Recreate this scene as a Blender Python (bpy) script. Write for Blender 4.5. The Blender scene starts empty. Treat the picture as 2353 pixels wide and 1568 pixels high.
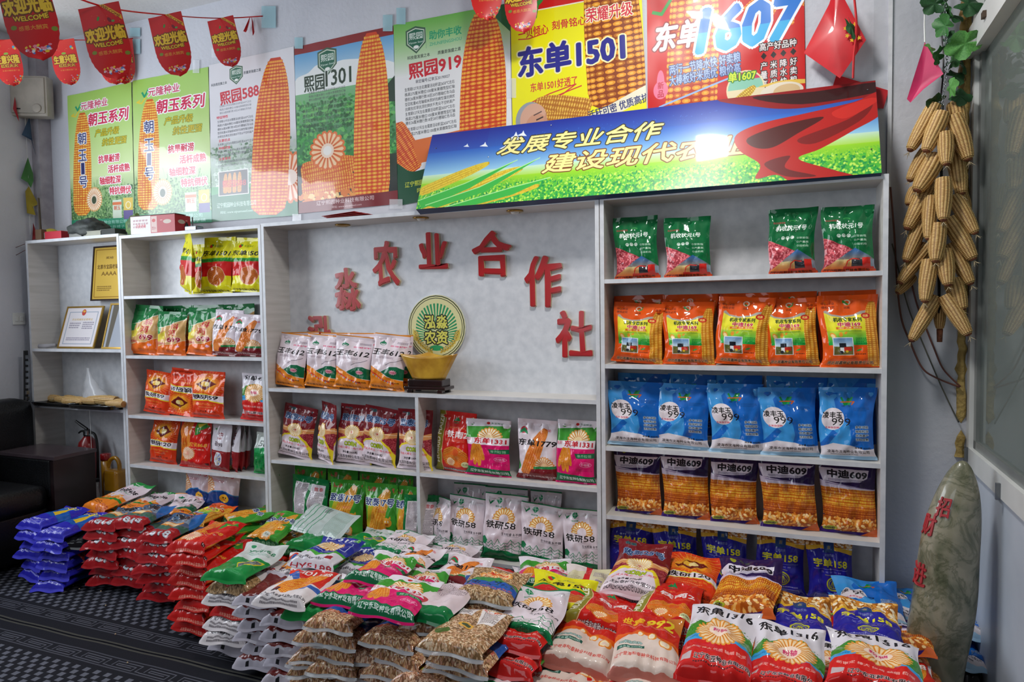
import bpy, bmesh, math, random
import numpy as np
from mathutils import Vector, Matrix, noise

# ------------------------------------------------------------------ camera, world, lights, exposure
SC = bpy.context.scene
COL = SC.collection
CAM = Vector((.7935, -3.143, 1.5525))
FPX = 1518.7
YAW, PITCH, ROLL = [math.radians(a) for a in (-21.814, -2.4255, -.774)]
_f = Vector((math.sin(YAW) * math.cos(PITCH), math.cos(YAW) * math.cos(PITCH), math.sin(PITCH)))
_r = Vector((math.cos(YAW), -math.sin(YAW), 0))
_u = _r.cross(_f)
_c, _s = math.cos(ROLL), math.sin(ROLL)
RT, UP, FW = _c * _r + _s * _u, -_s * _r + _c * _u, _f
cd = bpy.data.cameras.new('camera'); co = bpy.data.objects.new('camera', cd); COL.objects.link(co)
cd.sensor_width = 36; cd.lens = FPX / 2353 * 36; cd.clip_start = .05
mw = Matrix((RT, UP, -FW)).transposed().to_4x4(); mw.translation = CAM
co.matrix_world = mw
SC.camera = co
w = bpy.data.worlds.new('world'); SC.world = w; w.use_nodes = True
w.node_tree.nodes['Background'].inputs[0].default_value = (.75, .85, 1, 1)
w.node_tree.nodes['Background'].inputs[1].default_value = .6
SC.view_settings.view_transform = 'Standard'; SC.view_settings.look = 'None'
SC.view_settings.exposure = 0.17; SC.view_settings.gamma = 1; SC.view_settings.use_curve_mapping = False

def area(name, loc, aim, sx, sy, power, col):
    l = bpy.data.lights.new(name, 'AREA'); l.shape = 'RECTANGLE'; l.size = sx; l.size_y = sy
    l.energy = power; l.color = col
    o = bpy.data.objects.new(name, l); COL.objects.link(o); o.location = loc
    o.rotation_euler = (Vector(aim) - Vector(loc)).to_track_quat('-Z', 'Y').to_euler()
    return o
area('window_daylight_left', (-4.27, -1.95, 2.35), (0, -1.95, 2.55), 2.7, 1.5, 78, (.86, .93, 1))
area('window_daylight_front', (-1.3, -5.62, 2.0), (-1.3, 0, 2.0), 1.7, 1.5, 13, (.88, .94, 1))
area('ceiling_lamp_light', (.3, -1.2, 3.53), (.3, -1.2, 0), .34, .34, 36, (1, .98, .95))
area('ceiling_lamp_light', (.42, -.60, 3.53), (.42, -.60, 0), .18, .18, 7, (1, .98, .95))

# ------------------------------------------------------------------ pixel helpers (authoring aid: a ray meets a real plane)
def ray(x, y): return RT * ((x - 1176.5) / FPX) + UP * (-(y - 784) / FPX) + FW
def atY(x, y, Y): d = ray(x, y); return CAM + d * ((Y - CAM.y) / d.y)
def atZ(x, y, Z): d = ray(x, y); return CAM + d * ((Z - CAM.z) / d.z)
def atX(x, y, X): d = ray(x, y); return CAM + d * ((X - CAM.x) / d.x)
def depth(p): return (Vector(p) - CAM).dot(FW)

# ------------------------------------------------------------------ object helpers
def tag(o, label=None, cat=None, group=None, kind=None):
    if label: o['label'] = label
    if cat: o['category'] = cat
    if group: o['group'] = group
    if kind: o['kind'] = kind
    return o
def empty(name, loc=(0, 0, 0), rot=None, label=None, cat=None, group=None):
    o = bpy.data.objects.new(name, None); COL.objects.link(o); o.location = loc; o.empty_display_size = .05
    if rot is not None: o.rotation_euler = rot
    return tag(o, label, cat, group)
def obj(name, me, parent=None, loc=None, rot=None):
    o = bpy.data.objects.new(name, me); COL.objects.link(o)
    if parent is not None: o.parent = parent
    if loc is not None: o.location = loc
    if rot is not None: o.rotation_euler = rot
    return o
def mesh(name, V, F, mat=None, smooth=False, uv=None):
    me = bpy.data.meshes.new(name); me.from_pydata([tuple(v) for v in V], [], F)
    if uv is not None:
        l = me.uv_layers.new(name='UVMap')
        idx = np.zeros(len(me.loops), np.int32); me.loops.foreach_get('vertex_index', idx)
        l.data.foreach_set('uv', np.asarray(uv, np.float32)[idx].ravel())
    if mat: me.materials.append(mat)
    if smooth: me.polygons.foreach_set('use_smooth', [True] * len(me.polygons))
    me.update(); return me
class MB:
    """collects simple solids in one mesh"""
    def __init__(s): s.V = []; s.F = []
    def add(s, V, F): n = len(s.V); s.V += [tuple(v) for v in V]; s.F += [tuple(i + n for i in f) for f in F]; return s
    def box(s, a, b, bev=0):
        x0, y0, z0 = a; x1, y1, z1 = b
        if bev <= 0:
            return s.add([(x0,y0,z0),(x1,y0,z0),(x1,y1,z0),(x0,y1,z0),(x0,y0,z1),(x1,y0,z1),(x1,y1,z1),(x0,y1,z1)],
                         [(3,2,1,0),(4,5,6,7),(0,1,5,4),(1,2,6,5),(2,3,7,6),(3,0,4,7)])
        bm = bmesh.new(); bmesh.ops.create_cube(bm, size=1)
        for v in bm.verts: v.co = Vector(((x0+x1)/2 + v.co.x*(x1-x0), (y0+y1)/2 + v.co.y*(y1-y0), (z0+z1)/2 + v.co.z*(z1-z0)))
        bmesh.ops.bevel(bm, geom=bm.edges[:], offset=bev, segments=2, affect='EDGES', profile=.6)
        bm.verts.index_update()
        s.add([v.co for v in bm.verts], [[v.index for v in f.verts] for f in bm.faces]); bm.free(); return s
    def tube(s, pts, r, n=8, cap=True):
        pts = [Vector(p) for p in pts]; rs = r if isinstance(r, (list, tuple)) else [r] * len(pts)
        V = []; F = []; ref = Vector((0, 0, 1))
        for i, p in enumerate(pts):
            d = (pts[min(i+1, len(pts)-1)] - pts[max(i-1, 0)]).normalized()
            if abs(d.dot(ref)) > .95: ref = Vector((1, 0, 0)) if abs(d.x) < .9 else Vector((0, 1, 0))
            a = d.cross(ref).normalized(); b = d.cross(a)
            for k in range(n):
                t = 2 * math.pi * k / n; V.append(p + (a * math.cos(t) + b * math.sin(t)) * rs[i])
        for i in range(len(pts) - 1):
            for k in range(n): F.append((i*n+k, i*n+(k+1) % n, (i+1)*n+(k+1) % n, (i+1)*n+k))
        if cap: F.append(tuple(range(n))[::-1]); F.append(tuple(range((len(pts)-1)*n, len(pts)*n)))
        return s.add(V, F)
    def lathe(s, prof, n=24, o=(0, 0, 0)):
        V = []; F = []
        for r, z in prof:
            for k in range(n):
                t = 2*math.pi*k/n; V.append((o[0]+r*math.cos(t), o[1]+r*math.sin(t), o[2]+z))
        for i in range(len(prof)-1):
            for k in range(n): F.append((i*n+k, i*n+(k+1) % n, (i+1)*n+(k+1) % n, (i+1)*n+k))
        F.append(tuple(range(n))[::-1]); F.append(tuple(range((len(prof)-1)*n, len(prof)*n)))
        return s.add(V, F)
    def prism(s, pts, z0, z1):
        n = len(pts)
        return s.add([(x, y, z0) for x, y in pts] + [(x, y, z1) for x, y in pts],
                     [tuple(range(n))[::-1], tuple(range(n, 2*n))] + [(i, (i+1) % n, n+(i+1) % n, n+i) for i in range(n)])
    def mesh(s, name, mat, smooth=False): return mesh(name, s.V, s.F, mat, smooth)
    def build(s, name, mat, parent=None, smooth=False, loc=None, rot=None):
        return obj(name, s.mesh(name, mat, smooth), parent, loc, rot)

# ------------------------------------------------------------------ materials
def newmat(name):
    m = bpy.data.materials.new(name); m.use_nodes = True
    nt = m.node_tree; return m, nt, nt.nodes['Principled BSDF']
def s2l(c):
    if isinstance(c, str): c = [int(c[i:i+2], 16) / 255 for i in (0, 2, 4)]
    return tuple((v/12.92 if v <= .04045 else ((v+.055)/1.055)**2.4) for v in c)
def paint(name, c, rough=.5, metal=0, var=.12, scale=8, bump=0, bscale=60, coat=0, c2=None, stretch=None, spec=None):
    """plain colour broken up by two scales of noise"""
    m, nt, b = newmat(name); N = nt.nodes; L = nt.links
    col = s2l(c); dark = s2l(c2) if c2 else tuple(v*(1-var*2.2) for v in col)
    tc = N.new('ShaderNodeTexCoord'); mp = N.new('ShaderNodeMapping'); L.new(tc.outputs['Object'], mp.inputs[0])
    if stretch: mp.inputs['Scale'].default_value = stretch
    n = N.new('ShaderNodeTexNoise'); n.inputs['Scale'].default_value = scale; n.inputs['Detail'].default_value = 6
    L.new(mp.outputs[0], n.inputs['Vector'])
    r = N.new('ShaderNodeValToRGB'); r.color_ramp.elements[0].position = .32; r.color_ramp.elements[1].position = .62
    r.color_ramp.elements[0].color = (*dark, 1); r.color_ramp.elements[1].color = (*col, 1)
    L.new(n.outputs['Fac'], r.inputs[0]); L.new(r.outputs[0], b.inputs['Base Color'])
    b.inputs['Roughness'].default_value = rough; b.inputs['Metallic'].default_value = metal
    if spec is not None: b.inputs['Specular IOR Level'].default_value = spec
    if coat: b.inputs['Coat Weight'].default_value = coat; b.inputs['Coat Roughness'].default_value = .06
    if bump:
        n2 = N.new('ShaderNodeTexNoise'); n2.inputs['Scale'].default_value = bscale; n2.inputs['Detail'].default_value = 3
        L.new(mp.outputs[0], n2.inputs['Vector'])
        bp = N.new('ShaderNodeBump'); bp.inputs['Strength'].default_value = bump; bp.inputs['Distance'].default_value = .01
        L.new(n2.outputs['Fac'], bp.inputs['Height']); L.new(bp.outputs[0], b.inputs['Normal'])
    return m
def printed(name, img, rough=.35, coat=.6, crinkle=.35, cscale=14, crough=.07, interp='Linear', spec=.5):
    """a drawn print on film or paper; crinkle = fine relief of the film"""
    m, nt, b = newmat(name); N = nt.nodes; L = nt.links
    t = N.new('ShaderNodeTexImage'); t.image = img; t.interpolation = interp; L.new(t.outputs[0], b.inputs['Base Color'])
    b.inputs['Roughness'].default_value = rough; b.inputs['Coat Weight'].default_value = coat
    b.inputs['Coat Roughness'].default_value = crough; b.inputs['Specular IOR Level'].default_value = spec
    if crinkle:
        tc = N.new('ShaderNodeTexCoord'); oi = N.new('ShaderNodeObjectInfo'); ad = N.new('ShaderNodeVectorMath')
        ml = N.new('ShaderNodeMath'); ml.operation = 'MULTIPLY'; ml.inputs[1].default_value = 37
        L.new(oi.outputs['Random'], ml.inputs[0]); L.new(tc.outputs['Object'], ad.inputs[0]); L.new(ml.outputs[0], ad.inputs[1])
        n = N.new('ShaderNodeTexNoise'); n.noise_type = 'RIDGED_MULTIFRACTAL'; n.inputs['Scale'].default_value = cscale
        n.inputs['Detail'].default_value = 2.5; n.inputs['Distortion'].default_value = .6
        L.new(ad.outputs[0], n.inputs['Vector'])
        bp = N.new('ShaderNodeBump'); bp.inputs['Strength'].default_value = crinkle; bp.inputs['Distance'].default_value = .012
        L.new(n.outputs['Fac'], bp.inputs['Height']); L.new(bp.outputs[0], b.inputs['Normal']); L.new(bp.outputs[0], b.inputs['Coat Normal'])
    return m

# ------------------------------------------------------------------ drawing of flat prints (own vector shapes filled into a generated image)
_G = {}
def glyphs(s, off):
    k = (s, round(off, 4))
    if k in _G: return _G[k]
    c = bpy.data.curves.new('t', 'FONT'); c.body = s; c.offset = off; c.resolution_u = 2
    o = bpy.data.objects.new('t', c); me = o.to_mesh()
    n = len(me.vertices); co_ = np.zeros(n*3, np.float32); me.vertices.foreach_get('co', co_); co_ = co_.reshape(-1, 3)[:, :2]
    me.calc_loop_triangles(); T = np.zeros(len(me.loop_triangles)*3, np.int32); me.loop_triangles.foreach_get('vertices', T); T = T.reshape(-1, 3)
    P = co_[T]; a = (P[:,1,0]-P[:,0,0])*(P[:,2,1]-P[:,0,1])-(P[:,1,1]-P[:,0,1])*(P[:,2,0]-P[:,0,0])
    P[a < 0] = P[a < 0][:, ::-1]
    Ed = np.concatenate([np.concatenate([P[:, i], P[:, (i+1) % 3]], 1) for i in range(3)])
    bb = (co_[:,0].min(), co_[:,1].min(), co_[:,0].max(), co_[:,1].max()) if n else (0, 0, 1, 1)
    o.to_mesh_clear(); bpy.data.objects.remove(o); bpy.data.curves.remove(c)
    _G[k] = (Ed, bb); return _G[k]
def hexc(c): return np.array([int(c[i:i+2], 16)/255 for i in (0, 2, 4)]) if isinstance(c, str) else np.array(c, float)
class Art:
    def __init__(s, W=100, H=150, px=320, bg='ffffff', seed=1):
        s.W, s.H = W, H; s.k = px / W; s.w = px; s.h = int(round(H * s.k)); s.a = np.ones((s.h, s.w, 3)) * hexc(bg)
        s.clip = None; s.r = np.random.RandomState(seed)
    def cover(s, E):
        E = E * s.k; w, h = s.w, s.h; S = 3
        bx0 = max(0, int(math.floor(min(E[:,0].min(), E[:,2].min())))); bx1 = min(w, int(math.ceil(max(E[:,0].max(), E[:,2].max()))) + 1)
        by0 = max(0, int(math.floor(min(E[:,1].min(), E[:,3].min())))); by1 = min(h, int(math.ceil(max(E[:,1].max(), E[:,3].max()))) + 1)
        if bx1 <= bx0 or by1 <= by0: return None
        x0, y0, x1, y1 = E[:,0]-bx0, E[:,1]-by0, E[:,2]-bx0, E[:,3]-by0; BW, BH = (bx1-bx0)*S, (by1-by0)*S
        lo, hi = np.minimum(y0, y1), np.maximum(y0, y1)
        j0 = np.clip(np.ceil(lo*S-.5), 0, BH).astype(int); j1 = np.clip(np.ceil(hi*S-.5), 0, BH).astype(int)
        n = j1 - j0; ok = n > 0
        if not ok.any(): return None
        x0, y0, x1, y1, j0, n = x0[ok], y0[ok], x1[ok], y1[ok], j0[ok], n[ok]
        idx = np.repeat(np.arange(len(n)), n); row = np.arange(n.sum()) - np.repeat(np.cumsum(n)-n, n) + j0[idx]
        yy = (row+.5)/S; xx = x0[idx] + (yy-y0[idx])*(x1[idx]-x0[idx])/(y1[idx]-y0[idx])
        ix = np.clip(np.ceil(xx*S-.5), 0, BW).astype(int); sg = np.where(y1 > y0, 1, -1)[idx]
        acc = np.bincount(row*(BW+1)+ix, weights=sg, minlength=BH*(BW+1)).reshape(BH, BW+1)
        m = np.abs(np.cumsum(acc, 1)[:, :BW]) > .5
        return bx0, by0, bx1, by1, m.reshape(by1-by0, S, bx1-bx0, S).mean((1, 3))
    def fill(s, E, col, al=1):
        r = s.cover(np.asarray(E, float))
        if r is None: return
        x0, y0, x1, y1, c = r; c = c*al
        if s.clip is not None: c = c*s.clip[y0:y1, x0:x1]
        c = c[..., None]; s.a[y0:y1, x0:x1] = s.a[y0:y1, x0:x1]*(1-c) + hexc(col)*c
    @staticmethod
    def edges(P): P = np.asarray(P, float); return np.concatenate([P, np.roll(P, -1, 0)], 1)
    def poly(s, P, col, al=1): s.fill(s.edges(P), col, al)
    def rect(s, x0, y0, x1, y1, col, al=1): s.poly([(x0,y0),(x1,y0),(x1,y1),(x0,y1)], col, al)
    @staticmethod
    def ellp(cx, cy, rx, ry, rot=0, n=28):
        t = np.arange(n)*2*math.pi/n; c, q = math.cos(rot), math.sin(rot); X, Y = rx*np.cos(t), ry*np.sin(t)
        return np.stack([cx+X*c-Y*q, cy+X*q+Y*c], 1)
    def ell(s, cx, cy, rx, ry, col, rot=0, al=1): s.poly(s.ellp(cx, cy, rx, ry, rot), col, al)
    def ring(s, cx, cy, rx, ry, t, col):
        s.fill(np.concatenate([s.edges(s.ellp(cx, cy, rx, ry)), s.edges(s.ellp(cx, cy, rx-t, ry-t)[::-1])]), col)
    def line(s, pts, t, col):
        E = []
        for (a, b), (c, d) in zip(pts[:-1], pts[1:]):
            l = math.hypot(c-a, d-b) or 1; nx, ny = -(d-b)/l*t/2, (c-a)/l*t/2; ex, ey = (c-a)/l*t/4, (d-b)/l*t/4
            E.append(s.edges([(a+nx-ex, b+ny-ey), (c+nx+ex, d+ny+ey), (c-nx+ex, d-ny+ey), (a-nx-ex, b-ny-ey)]))
        s.fill(np.concatenate(E), col)
    def setclip(s, P):
        if P is None: s.clip = None; return
        s.clip = np.zeros((s.h, s.w)); r = s.cover(s.edges(P)); s.clip[r[1]:r[3], r[0]:r[2]] = r[4]
    def grad(s, x0, y0, x1, y1, c0, c1, al=1, horiz=False):
        X0, Y0, X1, Y1 = [int(round(v*s.k)) for v in (x0, y0, x1, y1)]; X0, Y0, X1, Y1 = max(X0,0), max(Y0,0), min(X1,s.w), min(Y1,s.h)
        if horiz: t = np.linspace(0, 1, X1-X0)[None, :, None]
        else: t = np.linspace(0, 1, Y1-Y0)[:, None, None]
        g = hexc(c0)*(1-t)+hexc(c1)*t; m = np.ones((Y1-Y0, X1-X0, 1))*al
        if s.clip is not None: m = m*s.clip[Y0:Y1, X0:X1, None]
        s.a[Y0:Y1, X0:X1] = s.a[Y0:Y1, X0:X1]*(1-m)+g*m
    def text(s, t, cx, cy, w, h, col, out=None, ow=.8, bold=.02, shear=0, rot=0, arc=0):
        E, bb = glyphs(t, 0); bw, bh = max(bb[2]-bb[0], .01), max(bb[3]-bb[1], .01)
        if w is None: w = h*bw/bh
        if h is None: h = w*bh/bw
        mx, my = (bb[0]+bb[2])/2, (bb[1]+bb[3])/2; c, q = math.cos(rot), math.sin(rot)
        def tr(Ed):
            P = Ed.reshape(-1, 2).copy(); X = (P[:,0]-mx)/bw*w; Y = -(P[:,1]-my)/bh*h; X = X - Y*shear
            if arc: Y = Y + arc*(2*X/w)**2
            return np.stack([cx+X*c-Y*q, cy+X*q+Y*c], 1).reshape(-1, 4)
        def fat(P, d, n=8):
            if d*s.k < .12: return P
            return np.concatenate([P]+[P+np.tile([d*math.cos(q*2*math.pi/n), d*math.sin(q*2*math.pi/n)], 2) for q in range(n)])
        P = tr(E); b = bold*.75*min(h/bh, w/bw*1.2)
        if out is not None: s.fill(fat(P, b+ow, 12), out)
        s.fill(fat(P, b), col)
    def fine(s, x0, y0, x1, y1, rows, col, al=.8):
        E = []; dy = (y1-y0)/rows; r = s.r
        for i in range(rows):
            x = x0; y = y0+dy*i
            while x < x1-(r.rand()*.25*(x1-x0) if i % 3 == 2 else 0):
                l = dy*(.45+.4*r.rand()); E.append(s.edges([(x, y+dy*.15*r.rand()), (x+l, y), (x+l*.9, y+dy*.62), (x, y+dy*.6)])); x += l+dy*.18
        if E: s.fill(np.concatenate(E), col, al)
    def cob(s, x0, y0, x1, y1, wd, base='d8501c', kern='f0a428', light='ffd860', nc=8, nr=26, cut=.93, husk=None):
        dx, dy = x1-x0, y1-y0; L = math.hypot(dx, dy); ux, uy = dx/L, dy/L; px_, py_ = -uy, ux
        def prof(t): return wd/2*np.sqrt(np.clip(1-np.clip((t-.3)/.7, 0, 1)**2.6*cut, 0, 1))*np.clip(.86+t*1.2, 0, 1)*np.clip((t+.02)/.06, .55, 1)
        tt = np.linspace(0, 1, 24); pr = prof(tt)
        pts = [(x0+ux*L*t+px_*p, y0+uy*L*t+py_*p) for t, p in zip(tt, pr)] + [(x0+ux*L*t-px_*p, y0+uy*L*t-py_*p) for t, p in zip(tt[::-1], pr[::-1])]
        if husk: s.poly([(x0+(a-x0)*1.02+0, y0+(b-y0)*1.02) for a, b in pts], husk)
        s.poly(pts, base); A_, B_, C_ = [], [], []
        for i in range(nr):
            t = (i+.5)/nr*.985
            p = float(prof(np.array([t]))[0]) if False else float(prof(t))
            for j in range(nc):
                th = -math.pi/2+math.pi*(j+.5)/nc; o = math.sin(th)*p*.97; wj = math.cos(th)*p*math.pi/nc*.36+.015*wd; lj = L/nr*.375
                cx, cy = x0+ux*L*t+px_*o, y0+uy*L*t+py_*o; tt2 = np.array([.4, 1.17, 1.97, 2.74, 3.54, 4.31, 5.11, 5.88])
                ex, ey = np.cos(tt2)*lj*1.05, np.sin(tt2)*wj*1.05
                P = np.stack([cx+ux*ex+px_*ey, cy+uy*ex+py_*ey], 1)
                (A_ if s.r.rand() < .75 else B_).append(s.edges(P)); C_.append(s.edges((P-[cx, cy])*.45+[cx, cy]))
        s.fill(np.concatenate(A_), kern)
        if B_: s.fill(np.concatenate(B_), (hexc(kern)+hexc(base))/2)
        s.fill(np.concatenate(C_), light, .75)
    def ros(s, cx, cy, rx, ry=None, n=20, outer='e89028', inner='fbe6b8', core='f2b48c', rc=.38):
        ry = ry or rx; A_, B_ = [], []
        for i in range(n):
            a = 2*math.pi*i/n; wd = math.pi/n
            def q(r, b): return (cx+rx*r*math.cos(a+b), cy+ry*r*math.sin(a+b))
            A_.append(s.edges([q(rc, -wd*.6), q(.85, -wd*.98), q(.97, -wd*.6), q(1, 0), q(.97, wd*.6), q(.85, wd*.98), q(rc, wd*.6)]))
            B_.append(s.edges([q(rc, -wd*.3), q(.82, -wd*.62), q(.9, 0), q(.82, wd*.62), q(rc, wd*.3)]))
        s.ell(cx, cy, rx*.9, ry*.9, (hexc(outer)*.6+hexc('a03010')*.4)); s.fill(np.concatenate(A_), outer); s.fill(np.concatenate(B_), inner)
        s.ell(cx, cy, rx*rc, ry*rc, core)
    def grains(s, x0, y0, x1, y1, r, cols, n=None, base=None):
        if base: s.rect(x0, y0, x1, y1, base)
        n = n or int((x1-x0)*(y1-y0)/(r*r*1.5)); X = s.r.uniform(x0, x1, n); Y = s.r.uniform(y0, y1, n); R = s.r.uniform(.7, 1.2, n)*r; T = s.r.uniform(0, 3.1, n)
        m = len(cols)*3
        for i in range(m):
            E = [s.edges(s.ellp(X[j], Y[j], R[j], R[j]*.66, T[j], 7)) for j in range(i, n, m)]
            if E: s.fill(np.concatenate(E), cols[i % len(cols)])
    def wave(s, f, col, y1=None, n=30):
        y1 = s.H if y1 is None else y1
        s.poly([(s.W*i/n, f(i/n)) for i in range(n+1)]+[(s.W, y1), (0, y1)], col)
    def spk(s, x0, y0, x1, y1, n, cols, r=1.2):
        s.grains(x0, y0, x1, y1, r, cols, n)
    @staticmethod
    def smooth(P, n=6):
        P = np.asarray(P, float); N = len(P); out = []
        for i in range(N):
            a, b, c, d = P[i-1], P[i], P[(i+1) % N], P[(i+2) % N]
            for k in range(n): t = k/n; out.append(.5*((2*b)+(c-a)*t+(2*a-5*b+4*c-d)*t*t+(3*b-a-3*c+d)*t**3))
        return np.array(out)
    def image(s, name):
        h, w_ = s.h, s.w; im = bpy.data.images.new(name, w_, h, alpha=False); buf = np.ones((h, w_, 4), np.float32)
        buf[..., :3] = np.clip(s.a[::-1], 0, 1); im.pixels.foreach_set(buf.ravel()); im.update(); im.pack(); return im
# ------------------------------------------------------------------ seed-bag prints
YK = ['f2a52c', 'ffcf5a', 'e08a20', 'f9b94a']
def D_peanut(A):
    A.rect(0, 0, 100, 150, '0a6a3a'); A.setclip([(0, 72), (62, 103), (0, 150)]); A.grains(0, 70, 65, 150, 2.6, ['d8616a', 'f08a90', 'b8434f', 'e87880'], base='a03540'); A.setclip(None)
    A.setclip([(0, 150), (0, 143), (62, 98), (100, 122), (100, 150)]); A.grad(0, 98, 100, 150, '2a68b0', 'e88a2a'); A.grad(0, 124, 100, 143, 'e8d890', 'e06a20', .7)
    A.rect(55, 124, 76, 140, '26262c'); A.rect(58, 121, 72, 127, '3a3a44'); A.rect(76, 120, 92, 143, 'd02820'); A.rect(92, 122, 100, 145, '8a98a8')
    A.line([(44, 140), (47, 128), (56, 122), (70, 124)], 2.2, 'd83020'); A.rect(40, 139, 98, 145, 'c02a1a'); A.rect(0, 143, 100, 150, 'c8441c'); A.setclip(None)
    A.text('东辽兴农花生', 22, 33, 26, 4.5, 'd03848', bold=.03); A.ell(50, 30, 7, 3, '3c9a50'); A.ell(50, 31, 5, 1.5, '0a6a3a')
    A.text('机收状元1号', 48, 47, 66, 12, 'eef4ee', bold=.04, shear=.1)
    for x in (32, 42, 52): A.ring(x, 70, 4, 4, 1.6, 'dfe8df'); A.ell(x, 70.5, 1.8, 1.8, 'dfe8df')
    for i, t in enumerate(('芽势强', '产量高', '适机收')): A.ring(64, 72+i*9, 2, 2, .6, 'dfe8df'); A.text(t, 77, 72+i*9, 20, 5, 'cfe0cf')
    A.text('济宁兴旺种业科技有限公司', 45, 145.5, 86, 5, '20140c'); A.fine(18, 55, 76, 58, 1, '0a3a20')
def D_orange(A):
    A.rect(0, 0, 100, 150, 'ee5a12'); A.poly([(10, 33), (14, 31), (22, 40), (40, 44), (60, 41), (72, 34), (84, 32), (84, 105), (10, 105)], 'b8b0a4')
    A.setclip([(10, 36), (22, 44), (40, 48), (60, 45), (80, 38), (80, 105), (10, 105)]); A.grad(10, 36, 84, 75, 'fff04a', 'f2ee30'); A.grad(10, 75, 84, 105, 'c8e23a', '18a848'); A.setclip(None)
    A.rect(10, 105, 84, 132, 'ee5a12')
    A.cob(90, 148, 90, 14, 26, 'c87818', 'f0b038', 'ffe07a', nc=5, nr=32)
    A.text('中农种业', 18, 17, 22, 6, '6a2408'); A.text('侵权必究', 18, 25, 22, 6, '6a2408')
    A.ring(50, 15, 6, 6, 2.4, 'f0d8c0'); A.poly([(48, 18), (58, 8), (57, 17), (51, 21)], '3c9a40'); A.text('润嘉', 50, 26, 10, 5, '7a3010')
    A.text('机收专家系列', 48, 52, 48, 9, '10301a', bold=.035); A.text('中迪169', 50, 62, 38, 9, 'd01850', 'fff8d0', .6, bold=.05)
    A.line([(28, 70), (70, 69)], 5, 'e87820'); A.text('·绿籽 ·大棒 ·硬质优', 50, 69.6, 40, 3.4, 'fff4c0'); A.fine(30, 74, 70, 78, 2, '508a30')
    for i in range(9): A.poly([(80+8*math.cos(a)*(1 if i else 1), 44+6*math.sin(a)) for a in [j*.349 for j in range(18)]], 'c02018') if i == 0 else None
    A.ell(80, 44, 6, 4.5, 'e8402a'); A.text('优质', 80, 44, 9, 5, 'ffe880', bold=.04)
    A.ell(19, 85, 4.5, 6.5, 'f0a030', -.5); A.ell(19, 86, 3, 4.5, 'fbe0a0', -.5); A.ell(33, 83, 3.5, 5, 'f0a030', .2); A.ell(42, 80, 2, 3.5, 'f0a030', .8)
    A.rect(17, 89, 53, 126, 'dfe4e8'); A.grad(18.5, 90.5, 51.5, 108, '6a98c8', 'c8dcea'); A.rect(18.5, 108, 51.5, 125, '6a6030'); A.grains(18.5, 108, 51.5, 114, 1.2, ['486020', '7a8040'], 60)
    A.rect(28, 101, 40, 111, '20242c'); A.rect(29, 110, 36, 120, 'e8e8ea'); A.rect(36, 109, 49, 117, 'c83020'); A.ell(31, 120, 3.4, 3.4, '28282c'); A.ell(41, 118, 2.6, 2.6, 'e0b020')
    A.fine(58, 90, 76, 104, 4, '107030'); A.ell(63, 115, 5, 1.7, '3aa040', -.4); A.fine(56, 122, 74, 126, 1, '5a2008')
    A.text('河北润嘉种业有限责任公司', 48, 141, 76, 6.5, '2a2018', 'f8c090', .4, bold=.03)
def D_blue(A):
    A.rect(0, 0, 100, 150, '1668c4'); A.poly([(0, 0), (48, 0), (26, 26), (30, 46), (14, 30), (0, 20)], '4a9ade'); A.poly([(0, 18), (20, 34), (34, 60), (56, 80), (58, 104), (50, 132), (0, 132)], '3f9be2')
    A.poly([(22, 0), (70, 0), (52, 22), (46, 40), (36, 30), (30, 16)], '2f84d2'); A.poly([(0, 118), (26, 88), (34, 96), (8, 128), (0, 128)], '1668c4')
    A.poly([(0, 124), (24, 116), (56, 120), (80, 128), (100, 126), (100, 150), (0, 150)], 'e6dfe6'); A.rect(0, 142, 100, 150, 'a8d0ee')
    A.poly([(40, 20), (48, 38), (44, 38), (37, 22)], '0c8a40'); A.poly([(52, 20), (44, 36), (49, 38), (56, 22)], '0c8a40'); A.poly([(60, 20), (54, 38), (50, 36), (56, 20)], '2aa05a'); A.line([(38, 31), (62, 30), (58, 36)], 2.4, 'd0602a'); A.text('凌·玉', 48, 39, 18, 3.5, '0a3a70')
    A.ell(25, 66, 21, 23, 'f0e6ec'); A.text('凌丰玉', 24, 58, 36, 13, '14100e', bold=.03); A.text('999', 40, 72, 34, 15, '14100e', bold=.0); A.text('玉米杂交种', 24, 84, 26, 4.5, 'd03050')
    for i, t in enumerate(('多年试验', '轴细粒深', '优质高产', '活秆成熟')): A.text(t, 78, 82+i*8.5, 24, 5.5, '20242c', 'd8e8f8', .5)
    A.text('净含量 8000粒', 78, 125, 30, 4, '181414'); A.text('凌海市沈海种业有限公司', 50, 133, 78, 6.5, '181414', bold=.015); A.fine(18, 138, 66, 141, 1, '404048'); A.fine(62, 42, 90, 50, 3, '104a90')
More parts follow.
